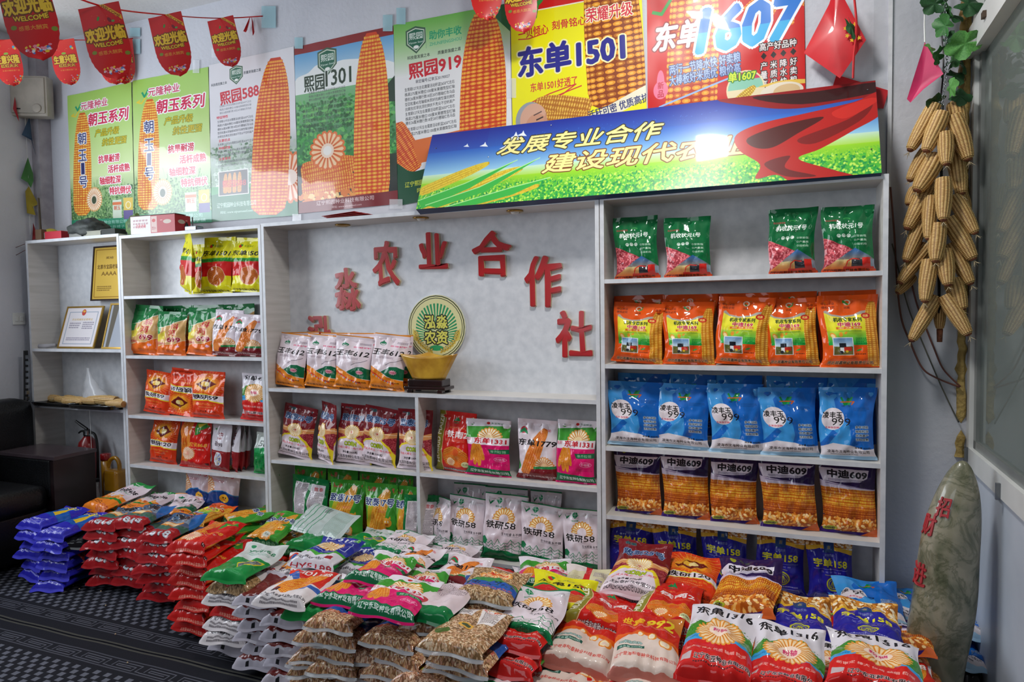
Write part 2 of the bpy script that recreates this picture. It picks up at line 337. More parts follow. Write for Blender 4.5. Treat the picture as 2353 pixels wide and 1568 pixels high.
def D_purple(A):
    A.rect(0, 0, 100, 150, '28124a'); A.ell(22, 12, 5, 5, '9aa020'); A.text('东迪', 40, 12, 16, 7, '4a6040')
    A.poly([(0, 22), (88, 22), (86, 38), (72, 46), (30, 48), (6, 47), (0, 30)], 'e4dcea'); A.poly([(0, 46), (40, 52), (100, 58), (100, 76), (0, 76)], 'dcd0e4'); A.line([(10, 51), (60, 55), (98, 58)], .8, '3a1a70')
    A.text('中迪609', 50, 32, 70, 15, '14101c', bold=.06); A.fine(16, 42, 80, 47, 2, '50486a')
    A.rect(3, 76, 100, 118, '8a2c08'); A.cob(-14, 69, 106, 70, 20, 'b84a0c', 'f0a02c', 'ffd060', 5, 40, .1); A.cob(-12, 96, 108, 97, 20, 'b84a0c', 'e88c24', 'ffc850', 5, 40, .1); A.cob(-12, 83, 108, 83, 20, 'c85a0c', 'f8c030', 'ffe878', 5, 40, .1); A.cob(-12, 107, 108, 107, 14, 'a03c0c', 'd87820', 'f0a040', 4, 40, .1)
    A.grains(0, 116, 100, 146, 3.4, ['f2a03c', 'ffc46a', 'e07c24', 'ffd898'], base='b85a14'); A.poly([(0, 140), (40, 146), (100, 140), (100, 150), (0, 150)], '3a1a70'); A.ell(16, 140, 13, 4.5, 'a8b020', -.1); A.text('5000粒', 16, 140, 18, 5, '201810', bold=.04)
    A.poly([(70, 150), (100, 132), (100, 150)], 'e06a30')
def D_bluegold(A):
    A.grains(0, 0, 100, 34, 4, ['f0b458', 'ffe0a0', 'd88a30', 'fff0d0'], base='a86418'); A.poly([(0, 34), (30, 30), (70, 33), (100, 38), (100, 50), (0, 46)], 'f0bc34'); A.poly([(0, 44), (30, 37), (70, 40), (100, 48), (100, 150), (0, 150)], '26229a')
    A.rect(38, 24, 60, 45, '20447e'); A.rect(44, 29, 54, 39, '2c5a94'); A.text('吉', 49, 34, 7, 7, 'c8b050'); A.text('沣锦农业', 49, 50, 22, 5.5, '8a98c0')
    A.text('宇单158', 50, 66, 74, 17, 'f4ea2c', bold=.045); A.line([(12, 79), (88, 79)], .7, 'a8a8e0'); P = [(50+(3.2 if i % 2 == 0 else 1.3)*math.sin(i*math.pi/5), 79-(3.2 if i % 2 == 0 else 1.3)*math.cos(i*math.pi/5)) for i in range(10)]; A.poly(P, 'd8d8f8')
    A.text('玉 米 杂 交 种', 50, 85, 44, 4, '9a98dc'); A.fine(36, 90, 64, 93, 1, 'b8b050')
    A.ring(54, 110, 16, 15, 3, 'c8c82c'); A.ring(54, 110, 11, 10, 1.4, 'c8c82c')
    for i in range(5): A.line([(54+(i-2)*1.2, 104), (54+(i-2)*5, 119)], 1.6, 'c8c82c')
    A.rect(36, 108, 72, 111, '26229a', .0); A.fine(54, 127, 84, 131, 1, 'c0c0e8'); A.line([(14, 134), (86, 134), (86, 143), (14, 143), (14, 134)], .8, 'b0b0e0'); A.fine(18, 136, 60, 142, 2, 'a0a0d8')
def D_612(A):
    A.rect(0, 0, 100, 150, 'efdfe6'); A.rect(0, 0, 100, 3, 'e8902a'); A.poly([(0, 88), (30, 100), (60, 116), (100, 122), (100, 150), (0, 150)], 'ee8a1c')
    A.poly([(38, 104), (66, 88), (84, 86), (100, 92), (100, 120), (70, 118)], '0e6a44'); P = [(76+(12 if i % 2 else 8)*math.cos(i*.2618), 102+(7 if i % 2 else 4.6)*math.sin(i*.2618)) for i in range(24)]; A.poly(P, 'e8a8b8'); A.text('优质高产', 76, 102, 17, 4, 'c02848')
    A.ell(28, 27, 10, 5, '0e7a50'); A.ell(28, 28, 7, 3, 'efdfe6'); A.poly([(28, 18), (22, 28), (34, 28)], '0e7a50'); A.fine(68, 20, 96, 26, 2, '605060'); A.text('轻简一次施肥 高产稳产', 74, 32, 46, 4, 'e03060', bold=.02); A.text('玉丰612', 50, 50, 92, 17, '14100e', bold=.03, shear=.2)
    A.fine(14, 62, 70, 68, 2, '806a78'); A.line([(52, 84), (66, 76), (80, 73), (94, 66)], 1, '3a3040'); A.line([(0, 103), (20, 110), (46, 124), (80, 132)], 3.5, 'd83a2c')
    for i in range(7): A.ell(16+i*9, 114+i*3.2, 2.2, 2.2, 'e8e0d0'); A.ell(16+i*9, 114+i*3.2, 1.3, 1.3, '5a4a6a')
    A.text('净含量:5000粒', 80, 129, 28, 4.5, '30200c'); A.text('铁岭新丰种业有限公司', 52, 143, 86, 6, '4a2c0a', bold=.02)
def D_zt25(A):
    A.rect(0, 0, 100, 150, '7a1620'); A.grains(0, 64, 100, 130, 1.5, ['a83a44', '8c2430', 'c05058'], base='8a222c'); A.poly([(0, 60), (30, 66), (70, 66), (100, 58), (100, 72), (70, 78), (30, 78), (0, 74)], 'e0985c'); A.line([(0, 67), (100, 65)], 1.5, 'f8dcb0')
    A.poly([(0, 98), (14, 86), (40, 80), (64, 82), (86, 96), (100, 116), (100, 150), (0, 150)], 'f2d82c'); A.poly([(0, 104), (14, 91), (40, 85), (62, 87), (82, 101), (94, 124), (96, 150), (0, 150)], 'ecdbe4')
    A.ros(49, 70, 25, 19, 26, 'f0c060', 'fff6dc', 'f8e8c8', .3)
    for i in range(9): A.line([(49, 70), (49+6*math.cos(i*.7), 70+5*math.sin(i*.7))], .8, 'c84030')
    A.text('致泰', 24, 12, 20, 8, '1a2a30', '4a8a90', .5); A.text('5000粒', 80, 12, 22, 6, 'b88088'); A.text('致泰25号', 50, 34, 78, 17, '223a6a', '98b4d8', 1.1, bold=.03); A.fine(20, 45, 80, 48, 1, 'b85a60')
    A.text('CORN', 50, 99, 38, 10, 'b8c820', '4a6a18', .7, bold=.05); A.text('密植大棒王 一株七两粮', 50, 110, 84, 6, 'd83848', bold=.01); A.text('净含量:5000粒', 46, 121, 46, 6, '181418', bold=.03); A.text('大连致泰种业有限公司', 50, 132, 92, 8, '181418', bold=.015); A.text('DALIANZHITAIZHONGYEYOUXIANGONGSI', 50, 141, 88, 4, '282028')
def D_tienan(A):
    A.rect(0, 0, 100, 150, 'd42018'); A.poly([(0, 0), (16, 0), (22, 60), (20, 150), (0, 150)], '8f8a2c'); A.line([(17, 0), (23, 60), (21, 150)], 1.4, 'e8d8a0')
    A.text('HUBRID MAIZE', 9, 70, 120, 10, 'f0ecd8', bold=.04, rot=-math.pi/2)
    A.poly([(48, 12), (42, 24), (54, 24)], '107a3c'); A.poly([(54, 10), (50, 22), (60, 24)], '1c8a48'); A.text('种业', 51, 28, 12, 4, '107a3c'); A.text('高产稳产 优质抗病', 58, 40, 44, 4, 'f08a40'); A.text('铁南2', 62, 56, 58, 17, 'f8ecec', bold=.04); A.fine(30, 69, 86, 75, 2, 'e87858')
    A.ell(60, 112, 36, 26, 'e87018'); A.setclip(A.ellp(60, 112, 36, 26)); A.cob(24, 104, 60, 86, 18, 'c85010', 'f0982c', 'ffc860', 6, 22); A.cob(98, 108, 62, 84, 18, 'c85010', 'f0982c', 'ffc860', 6, 22); A.cob(22, 128, 62, 110, 18, 'c85010', 'f0982c', 'ffc860', 6, 22); A.cob(100, 132, 60, 108, 18, 'c85010', 'e88820', 'ffc860', 6, 22)
    A.ros(50, 124, 12, 11, 16, 'f0a050', 'fff0d0'); A.ell(66, 100, 8, 9, 'e05a20', .3); A.setclip(None); A.ell(90, 128, 9, 7, 'd8d8a0'); A.text('优质', 90, 128, 12, 4, '606040'); A.text('铁岭市和泰种业科技有限公司', 60, 145, 74, 6, 'e8f0f0', '401818', .4)
def D_pink(A):
    A.rect(0, 0, 100, 150, 'e9e2ea'); A.ell(50, 10, 4, 3.4, 'c02020'); A.text('东亚种业', 70, 10, 28, 5, '305a40'); A.poly([(0, 22), (100, 14), (100, 50), (0, 60)], '3d9a30'); A.setclip([(0, 20), (100, 14), (100, 56), (0, 64)]); A.ros(58, 50, 30, 30, 22, 'eaa64a', 'fff4d4', 'f8dca8'); A.setclip(None)
    A.poly([(0, 50), (100, 46), (100, 66), (0, 68)], 'f2e8ee'); A.text('富友', 10, 54, 12, 8, 'e07888'); A.text('东单1331', 60, 56, 72, 14, 'c81828', bold=.045)
    A.poly([(0, 68), (100, 66), (100, 134), (0, 134)], 'e0106c')
    for a, b, c, d in ((26, 66, 10, 112), (28, 66, 22, 122), (30, 66, 34, 124), (32, 66, 44, 108)): A.cob(a, b, c, d, 13, 'd87018', 'f2a02c', 'ffd060', 4, 26)
    A.poly([(54, 78), (100, 76), (100, 88), (58, 89)], '0e6a40'); A.text('棒齐粒饱', 78, 83, 34, 7, '9ac8a0'); A.ring(82, 103, 14, 6, .9, 'f8b0d0'); A.text('升级版', 82, 103, 20, 6, 'f8c8dc'); A.fine(58, 113, 94, 120, 2, 'b01058'); A.poly([(0, 126), (100, 131), (100, 150), (0, 150)], '0e6a40'); A.text('辽宁东亚种业有限公司', 54, 138, 86, 8, 'e8f4ec', bold=.035, rot=.03); A.rect(0, 146, 100, 150, 'e0106c')
def D_1779(A):
    A.rect(0, 0, 100, 150, 'ece0e8'); A.ell(18, 28, 9, 9, 'c82838'); A.poly([(8, 30), (18, 22), (28, 30), (30, 38), (18, 32), (6, 38)], '1a8a50'); A.text('禾圣', 76, 26, 18, 6, 'd85060')
    A.cob(22, 140, 72, 22, 36, 'd05818', 'f09438', 'ffc878', 9, 44); A.text('东单1779', 52, 58, 96, 16, '1a1416', bold=.045, shear=.08)
    A.setclip([(40, 80), (100, 80), (100, 118), (40, 122)]); A.ros(72, 116, 26, 26, 22, 'e8984a', 'fdeacc', 'f4c898'); A.setclip(None); A.poly([(44, 117), (100, 112), (100, 120), (46, 124)], '2c8a48'); A.poly([(40, 123), (100, 119), (100, 150), (0, 150), (0, 138), (34, 136)], '7c1c24'); A.poly([(0, 100), (8, 118), (4, 128), (0, 128)], '3c9a50'); A.text('辽宁禾圣科技有限公司', 56, 142, 82, 6.5, 'f4e4e4')
def D_zt17(A):
    A.rect(0, 0, 100, 150, '3f9e32'); A.poly([(0, 20), (40, 60), (30, 130), (0, 150)], 'c8b828'); A.poly([(0, 10), (24, 30), (10, 90), (0, 100)], '6ab83a')
    for i in range(12): A.line([(60+i*4, 0), (100, 60+i*4)], .5, '5ab048')
    A.cob(24, 150, 72, 14, 46, 'd87818', 'f6b636', 'ffe888', 9, 44); A.cob(62, 156, 60, 92, 28, 'd87818', 'f0a830', 'ffe070', 6, 20); A.text('致泰', 22, 16, 24, 12, 'd84848', bold=.03); A.text('致泰17号', 50, 46, 88, 19, '1c2c6c', 'e6f0f4', 1.6, bold=.03)
    A.fine(48, 66, 74, 72, 2, 'e06a60'); A.ell(76, 94, 13, 12, 'f2a83a'); A.ell(72, 92, 2, 2.6, 'fff6dc'); A.ell(80, 92, 2, 2.6, 'fff6dc'); A.ell(76, 99, 5, 2.5, 'c85a18'); A.poly([(64, 86), (66, 78), (70, 84)], 'f2a83a'); A.poly([(88, 86), (86, 78), (82, 84)], 'f2a83a')
    A.ros(60, 126, 20, 16, 22, 'e88018', 'ffe0a0'); A.ell(58, 126, 11, 9, 'd8dcd4'); A.text('优良', 58, 126, 12, 6, '607060'); A.poly([(0, 138), (100, 142), (100, 150), (0, 150)], '0e5a30'); A.text('大连致泰种业', 50, 145, 80, 5, '9ac8a0')
def D_greenback(A):
    A.rect(0, 0, 100, 150, '0f7a3e'); A.rect(10, 18, 46, 132, 'e8dfe4'); A.rect(54, 18, 92, 132, 'eadfe6'); A.fine(13, 22, 43, 120, 26, '70606a'); A.fine(57, 40, 88, 128, 22, '706a72'); A.text('致泰', 76, 30, 22, 10, 'c83840')
def D_58(A):
    A.rect(0, 0, 100, 150, 'ded8de'); A.rect(0, 20, 100, 150, 'e9dbe3'); A.rect(0, 0, 100, 3, '0c7044'); A.poly([(8, 14), (13, 22), (20, 14), (22, 18), (13, 27)], '0c7a44'); A.poly([(26, 16), (31, 10), (37, 10), (42, 16), (34, 26)], '1c8a58'); A.line([(26, 16), (42, 16)], .8, 'e0f0e8'); A.line([(34, 10), (34, 26)], .8, 'e0f0e8'); A.text('铁研牌', 34, 30, 16, 4, '308058')
    A.fine(76, 12, 94, 16, 2, '90808c'); A.setclip([(0, 0), (100, 0), (100, 60), (58, 64), (40, 60), (20, 66), (0, 66)]); A.ros(52, 56, 28, 26, 20, 'e8a040', 'ffeab4', 'e9dbe3', .42); A.setclip(None); A.poly([(26, 58), (60, 62), (76, 70), (30, 76)], 'e9dbe3')
    A.text('铁研', 32, 70, 44, 17, '14120f', bold=.03); A.text("'58", 68, 69, 32, 14, '14120f', bold=.01); A.text('生长旺盛 永不倒', 74, 88, 46, 6, '28242a'); A.fine(52, 92, 92, 94, 1, '98909c')
    r = A.r
    for k in range(3):
        pts = [(0, 110+k*6)]
        for i in range(1, 13): pts.append((i*8.4, 116+k*6-(15-k*4)*(.55+.45*r.rand() if i % 2 else .15*r.rand())-(5 if 7 < i < 11 else 0)))
        A.line(pts, 1.1, '14804e')
        for i in range(1, 12, 2): A.line([pts[i], (pts[i][0]+3, pts[i][1]+8), (pts[i][0]+1, pts[i][1]+11)], .9, '2c9060')
    A.poly([(0, 102), (8, 98), (16, 106), (10, 116), (0, 116)], '14804e'); A.poly([(0, 124), (30, 128), (60, 126), (100, 132), (100, 150), (0, 150)], '0c7a46'); A.text('辽宁铁研种业科技有限公司', 50, 140, 84, 6, '0a4428')
def D_1501(A):
    A.rect(0, 0, 100, 150, 'ece41a'); A.ell(26, 24, 5, 4.5, 'd02a1c'); A.poly([(26, 18), (34, 20), (30, 26)], '1c9040'); A.text('东亚种业', 52, 24, 28, 6, '7a8a20'); A.text('东单1501', 50, 44, 88, 15, '1a160c', bold=.045, shear=.1)
    A.poly([(0, 60), (100, 56), (100, 68), (0, 74)], '2c9a38'); A.text('浓香苗齐又壮 高产稳产好', 50, 64, 76, 4.5, '0c5a1c'); A.poly([(0, 70), (100, 66), (100, 104), (0, 108)], 'dc2424'); A.fine(32, 78, 60, 80, 1, 'f08070')
    A.ell(62, 106, 28, 26, 'f0c8a0'); A.setclip(A.ellp(62, 106, 27, 25)); A.rect(30, 76, 96, 136, 'c86020'); A.cob(34, 112, 88, 88, 15, 'b04c10', 'd87c2c', 'f0a850', 5, 26); A.cob(36, 98, 90, 118, 15, 'b04c10', 'd87c2c', 'f0a850', 5, 26); A.cob(40, 128, 84, 104, 15, 'b04c10', 'd87c2c', 'f0a850', 5, 26); A.setclip(None); A.text('辽宁东亚种业有限公司', 52, 144, 84, 6, '28240c', bold=.03)
def D_699(A):
    A.rect(0, 0, 100, 150, '0e7a3c'); A.fine(14, 20, 60, 32, 3, '5ab070'); A.poly([(0, 62), (30, 56), (60, 44), (100, 22), (100, 150), (0, 150)], 'e2b070'); A.line([(0, 62), (30, 56), (60, 44), (100, 22)], 2, 'f4ecd8'); A.poly([(0, 60), (26, 58), (20, 78), (0, 84)], '2a9a4c'); A.poly([(0, 84), (20, 80), (42, 66), (34, 96), (0, 106)], 'f0dc4c')
    A.poly([(0, 124), (30, 116), (70, 112), (100, 98), (100, 150), (0, 150)], 'f0701c'); A.line([(0, 124), (30, 116), (70, 112), (100, 98)], 1.4, 'f8e4c0')
    A.text('科', 70, 52, 26, 19, 'c81c34', bold=.03); A.text('河', 62, 74, 28, 19, 'c81c34', bold=.03); A.text('699', 68, 98, 44, 15, 'a81030', 'f8e8d8', 1, bold=.05); A.text('科河种业', 20, 112, 36, 8, 'b82040', bold=.03); A.ell(82, 120, 7, 4, 'e8b0d0'); A.fine(40, 132, 80, 142, 3, '90380c')
def _dia(A, txt):
    A.rect(0, 0, 100, 150, 'e23c14'); A.setclip([(0, 0), (100, 0), (100, 84), (0, 84)]); 
    for i, c in enumerate(('e84c14', 'f07418', 'f6a024', 'fbc83c')): A.ell(50, 42, 46-i*8, 34-i*6, c)
    for i in range(36): A.line([(50+22*math.cos(i*.1745), 42+16*math.sin(i*.1745)), (50+60*math.cos(i*.1745+.03), 42+44*math.sin(i*.1745+.03))], .7, 'fbb83c')
    A.setclip(None); A.poly([(20, 44), (50, 24), (82, 40), (52, 62)], '6e1210'); A.ell(46, 42, 11, 8, 'f0b83c', .3); A.ell(55, 42, 9, 7, 'fbe49a', -.2)
    A.text('铁研种业', 50, 10, 30, 5, 'f0a040'); A.poly([(0, 74), (40, 72), (100, 78), (100, 102), (60, 94), (30, 96), (0, 98)], 'f0d42c'); A.poly([(0, 74), (100, 78), (100, 98), (60, 91), (30, 93), (0, 94)], 'efe2ea'); A.text(txt, 50, 83.5, 80, 14, '16120f', bold=.045)
    A.text('中熟稳产抗倒玉米', 50, 106, 70, 7, 'f08a30'); A.fine(30, 114, 74, 118, 1, 'f0a060'); A.text('净含量: 5000粒', 60, 128, 50, 5, '5a1008'); A.text('铁岭郁青种业科技有限公司', 50, 140, 80, 5, '6a140a'); A.poly([(0, 98), (20, 96), (12, 112), (0, 116)], 'f07020')
def D_59(A): _dia(A, '铁研59')
def D_120(A): _dia(A, '铁研120')
def D_1316(A):
    A.rect(0, 0, 100, 150, 'e2dce4'); A.poly([(0, 58), (20, 40), (40, 34), (66, 34), (100, 58), (100, 84), (0, 88)], '3f8a2a'); A.spk(0, 40, 100, 86, 300, ['2c7420', '5aa03c', '6ab050'], .9)
    A.poly([(0, 36), (36, 24), (66, 25), (100, 50), (100, 0), (0, 0)], 'e2dce4'); A.poly([(0, 74), (30, 70), (100, 86), (100, 110), (0, 110)], '3aa4e0'); A.poly([(0, 90), (30, 84), (70, 86), (100, 92), (100, 150), (0, 150)], 'd81f1c')
    A.ros(52, 62, 38, 30, 28, 'eda040', 'fbdcae', 'f6cfa6', .34); A.ell(52, 61, 16, 11, 'fbe0cc'); A.text('粉轴', 52, 60, 20, 9, 'd02868', bold=.03); A.text('5000粒', 12, 80, 18, 4, '1a60a0')
    A.text('东单1316', 50, 15, 82, 15, '1c1a1e', bold=.05); A.text('新审定 棒大 优质 轴细 粒深', 50, 105, 84, 6.5, 'f4b8b0', bold=.02); A.text('辽宁东亚种业有限公司', 60, 124, 76, 9, '281014', 'e8d0d0', .5, bold=.03); A.rect(4, 117, 18, 131, 'ccb8bc'); A.fine(22, 132, 90, 136, 1, '501018')
def D_868(A):
    A.rect(0, 0, 100, 150, 'd81c14'); A.cob(8, 150, 34, -6, 44, 'd04c10', 'f09c30', 'ffc860', 8, 46); A.poly([(54, 20), (84, 14), (96, 28), (70, 44), (54, 56)], '3c9a38'); A.poly([(60, 24), (86, 20), (70, 34)], 'f0dc48'); A.ell(66, 50, 11, 4, '2c8a30', -.4)
    A.text('宏硕868', 66, 82, 58, 12, 'f2b03a', bold=.03, shear=.15); A.text('高产大棒王', 68, 95, 42, 5, 'f0d0c0'); A.ros(34, 108, 24, 20, 24, 'f09858', 'fff0dc', 'f0a890', .25); A.rect(0, 132, 100, 150, 'c81612'); A.text('丹东登海良玉种业有限公司', 60, 146, 70, 4.5, 'f4c0a8'); A.rect(90, 132, 98, 139, '5a100c')
def D_whitered(A):
    A.rect(0, 0, 100, 150, 'dcd6de'); A.rect(0, 86, 100, 150, '8c1c20'); A.text('宏', 50, 40, 22, 22, '8a2430', bold=.03); A.text('硕898', 50, 66, 44, 14, '3a2a30', bold=.03); A.ell(52, 112, 20, 22, 'dfe0e8'); A.grains(38, 96, 66, 128, 2, ['5a68b0', '8090c8', 'c8b060'], 120); A.fine(14, 90, 80, 93, 1, 'e0a0a0'); A.ell(20, 20, 6, 4, '2c8a50')
def D_greenwhite(A):
    A.rect(0, 0, 100, 150, '0f8a40'); A.rect(0, 0, 100, 60, 'd8e2dc'); A.text('58', 40, 40, 40, 20, '103020', bold=.03); A.poly([(0, 60), (50, 52), (100, 64), (100, 76), (0, 74)], '2aa05a'); A.fine(10, 84, 90, 120, 6, '0a6a30')
def D_bluewhite(A):
    A.rect(0, 0, 100, 150, 'e4d4de'); A.ell(56, 8, 22, 16, 'e8902c'); A.ell(56, 4, 14, 10, 'f8d870'); A.text('宏育3号', 54, 34, 62, 15, 'c82838', bold=.03); A.fine(10, 52, 60, 60, 2, 'c06070'); A.setclip([(0, 40), (40, 40), (30, 130), (0, 130)]); A.ros(0, 84, 34, 40, 24, 'e8a060', 'fbe8d0'); A.setclip(None)
    A.poly([(0, 110), (30, 90), (60, 84), (100, 96), (100, 150), (0, 150)], '103a80'); A.line([(0, 110), (30, 90), (60, 84), (100, 96)], 3, '2a80c0'); A.ell(66, 108, 14, 14, 'f0b430'); A.ell(62, 106, 2.4, 3, '302010'); A.ell(70, 106, 2.4, 3, '302010'); A.ell(66, 113, 5, 2, 'c04010')
def D_928(A):
    A.rect(0, 0, 100, 150, '2c2ab4'); A.poly([(0, 60), (50, 40), (100, 62), (100, 96), (40, 84), (0, 92)], '1a5ab0'); A.poly([(10, 40), (60, 20), (90, 22), (70, 40), (30, 50)], '2c74c8'); A.poly([(36, 70), (44, 20), (56, 22), (52, 74)], 'eac02c'); A.text('MC928', 50, 22, 62, 14, 'e8dc60', bold=.02, shear=.2)
    A.text('铁岭郁青928玉米', 50, 116, 80, 7, 'd0d4f4'); A.fine(12, 124, 88, 140, 4, 'b0b4e8'); A.rect(0, 144, 100, 150, '4a4ad0')
def D_818(A):
    A.rect(0, 0, 100, 150, '52607a'); A.grad(0, 0, 100, 60, '28507e', '8898a8'); A.grains(10, 8, 70, 48, 3.6, ['20242c', '7a8088', 'b8bcc0', '3a3a40']); A.poly([(20, 10), (60, 16), (72, 40), (40, 34)], '20242a'); A.ell(40, 70, 34, 13, 'e08a30', -.15); A.ell(42, 68, 27, 8, 'fbe0b0', -.15); A.poly([(0, 84), (100, 78), (100, 104), (0, 104)], '3a6a58'); A.poly([(64, 0), (100, 0), (100, 80), (84, 60)], '2868b0')
    A.rect(0, 108, 100, 150, 'a80f18'); A.text('北科', 18, 131, 18, 9, 'd8d4d8', bold=.02); A.text('818', 60, 131, 54, 17, 'c8ccd4', '6a1018', 1.2, bold=.05); A.fine(10, 118, 90, 122, 1, 'c87078')
def D_408(A):
    A.rect(0, 0, 100, 150, 'e6d6de'); A.poly([(0, 0), (100, 0), (100, 12), (76, 20), (60, 10), (36, 22), (14, 10), (0, 20)], '2c9a48'); A.line([(20, 6), (40, 14), (70, 6)], 2, 'e6f0e0'); A.text('强硕408', 56, 48, 76, 15, '1a161a', bold=.05); A.text('HUBRID', 60, 60, 50, 6, '70a080'); A.fine(8, 34, 60, 38, 1, 'd06080')
    A.poly([(0, 92), (30, 84), (60, 90), (100, 80), (100, 150), (0, 150)], 'ef8424'); A.grains(10, 76, 92, 100, 6, ['f0943a', 'f8b860', 'e06818'], 40); A.poly([(0, 104), (100, 92), (100, 99), (0, 112)], '2c8a38'); A.fine(10, 118, 60, 128, 2, '5a2a08'); A.grains(60, 126, 100, 146, 2, ['c85a30', 'e88a60'], 140)
def D_968(A):
    A.rect(0, 0, 100, 150, 'd6dcda'); A.text('京科968', 56, 34, 66, 14, '147a50', bold=.03); A.fine(30, 46, 84, 54, 2, '7aa898'); A.ell(26, 18, 6, 5, '2c9060'); A.poly([(0, 84), (40, 70), (100, 66), (100, 150), (0, 150)], '0f8c3e'); A.poly([(44, 96), (60, 78), (96, 78), (92, 104), (60, 116)], 'd8c830'); A.poly([(48, 98), (62, 82), (92, 82), (88, 101), (60, 112)], '70787a'); A.grains(54, 84, 88, 106, 2.2, ['50585a', '909898'], 60); A.fine(8, 122, 80, 138, 5, '50b070')
def D_hd(A):
    A.rect(0, 0, 100, 150, 'e8e0e2'); A.poly([(18, 10), (96, 4), (96, 84), (80, 84), (18, 40)], 'd8281c'); A.poly([(0, 22), (18, 14), (60, 96), (100, 84), (100, 96), (60, 106)], '2c62b8'); A.poly([(0, 12), (20, 6), (22, 14), (0, 22)], 'e83818'); A.cob(34, 118, 84, 18, 40, 'e06014', 'f4a82c', 'ffd860', 9, 34); A.text('HD1188', 58, 26, 68, 15, 'f8f0ea', 'a82820', .9, bold=.03, shear=.1); A.text('先达种业', 54, 8, 30, 4, 'd03838')
    A.ell(14, 84, 8, 9, 'f09a38'); A.rect(22, 108, 34, 122, '3a2a30'); A.text('高产', 28, 114, 9, 5, 'd84048'); A.text('生产经销商:新疆昌玉种业有限公司', 54, 134, 88, 6, '242028', bold=.02); A.fine(14, 140, 84, 146, 2, '60585e')
def D_hy(A):
    A.rect(0, 0, 100, 150, 'e2e0e8'); A.poly([(0, 10), (100, 0), (100, 100), (50, 122), (0, 96)], '4aa83a'); A.poly([(0, 0), (100, 0), (100, 92), (50, 112), (0, 88)], '26349c'); A.line([(10, 44), (90, 40), (92, 84), (52, 100), (10, 84), (10, 44)], 1.4, 'c8d4f0'); A.ros(48, 66, 32, 25, 22, 'e8b060', 'fff0d0', 'f4d098'); A.text('HY5188', 52, 18, 80, 17, 'e8ecf8', bold=.035); A.text('8', 88, 18, 12, 17, '6ac050', bold=.03); A.fine(30, 32, 84, 36, 1, '8090d0')
    A.text('生产单位:新疆昌玉种业有限公司', 40, 134, 74, 6, '242028', bold=.02); A.rect(76, 122, 92, 134, 'a02028'); A.text('HY5188', 50, 146, 90, 6, 'b82838', bold=.03)
def D_992(A):
    A.rect(0, 0, 100, 150, 'e6d2c6'); A.poly([(0, 0), (100, 0), (100, 84), (74, 70), (40, 62), (0, 74)], 'e8641c'); A.poly([(0, 0), (100, 0), (100, 68), (74, 60), (40, 52), (0, 60)], 'd0281a'); A.poly([(60, 0), (100, 0), (100, 34), (84, 20)], 'cc7a28'); A.text('世宾', 26, 26, 34, 15, 'f2b820', bold=.055, shear=.1); A.text('992', 68, 25, 42, 19, 'f2d02c', bold=.05, shear=.1)
    A.fine(8, 38, 92, 41, 1, 'f0b0a0'); A.line([(20, 37), (80, 36)], .7, 'f0a050')
    for x, y, r in ((42, 62, 5), (60, 68, 7), (80, 82, 10)): A.ell(x, y, r, r*1.25, 'ee9030', -.2); A.ell(x-1, y, r*.72, r, 'fbeac0', -.2); A.ell(x-1, y+1, r*.4, r*.6, 'f0dcc8')
    A.text('玉米杂交种', 26, 84, 36, 6, 'c8e0dc', '3a6a60', .5); A.rect(6, 91, 48, 99, '14584a'); A.text('净含量:8000粒', 27, 95, 36, 5, 'b8d8c8'); A.text('辽宁登海和泰种业科技有限公司', 50, 118, 92, 8, 'd03428', bold=.02); A.poly([(0, 138), (100, 142), (100, 150), (0, 150)], 'c8786a')
def D_grainblue(A):
    A.grains(0, 0, 100, 150, 1.9, ['c09468', 'd8b088', 'a87448', 'b8846a', 'e0c4a0'], base='7a5236'); A.rect(0, 0, 100, 92, '1c4f9e'); A.spk(10, 20, 90, 80, 24, ['10366e', '2c6ab8', '1a3a30'], 6)
    A.text('铁研玉米杂交种子郁青种业', 50, 98, 90, 11, 'c84a44', bold=.02); A.rect(0, 145, 100, 150, 'b4b4b8')
def D_grainyellow(A):
    A.grains(0, 0, 100, 150, 1.9, ['c8987a', 'dcb494', 'a87452', 'c48a70', 'e4c8ac'], base='7e543c'); A.rect(0, 0, 100, 70, '12301e'); A.text('登海种业玉米良种', 50, 100, 76, 12, 'a8b428', bold=.03); A.rect(0, 145, 100, 150, 'b8b0ac')
def D_grainlabel(A):
    A.grains(0, 0, 100, 150, 1.9, ['c8a078', 'dcb894', 'a87c52', 'b88a68', 'e4ccac'], base='80603e'); A.poly([(8, 10), (46, 4), (40, 36), (14, 40)], 'e8e0e0'); A.fine(12, 12, 38, 34, 7, '50484c'); A.poly([(52, 6), (92, 14), (84, 66), (56, 60)], 'ece4e2'); A.fine(58, 14, 84, 58, 12, '605054'); A.text('玉米种子', 70, 10, 34, 6, 'd84030'); A.ell(46, 74, 12, 8, 'e8b048', -.6); A.ell(46, 74, 7, 4, '485838', -.6); A.ell(22, 106, 12, 9, '4a6428'); A.rect(0, 145, 100, 150, 'b0aaa6')
def D_1366(A):
    A.grains(0, 0, 100, 150, 1.9, ['c09a70', 'd8b48c', 'a0784c', 'b08860', 'e0c8a0'], base='7a5c3a'); A.ros(50, 38, 30, 20, 22, 'f0a040', 'ffe8c0', 'e88848'); A.text('东单1366', 50, 36, 44, 10, 'd83020', bold=.04); A.poly([(0, 70), (50, 60), (100, 72), (100, 92), (0, 92)], '3a8a48'); A.poly([(0, 84), (50, 78), (100, 86), (100, 118), (0, 118)], '2058b0'); A.spk(5, 80, 95, 100, 30, ['102c50', '1a4a30'], 3); A.text('辽宁东亚种业科技有限', 50, 113, 90, 7, 'd06058', bold=.02); A.rect(0, 145, 100, 150, 'b0aca8')
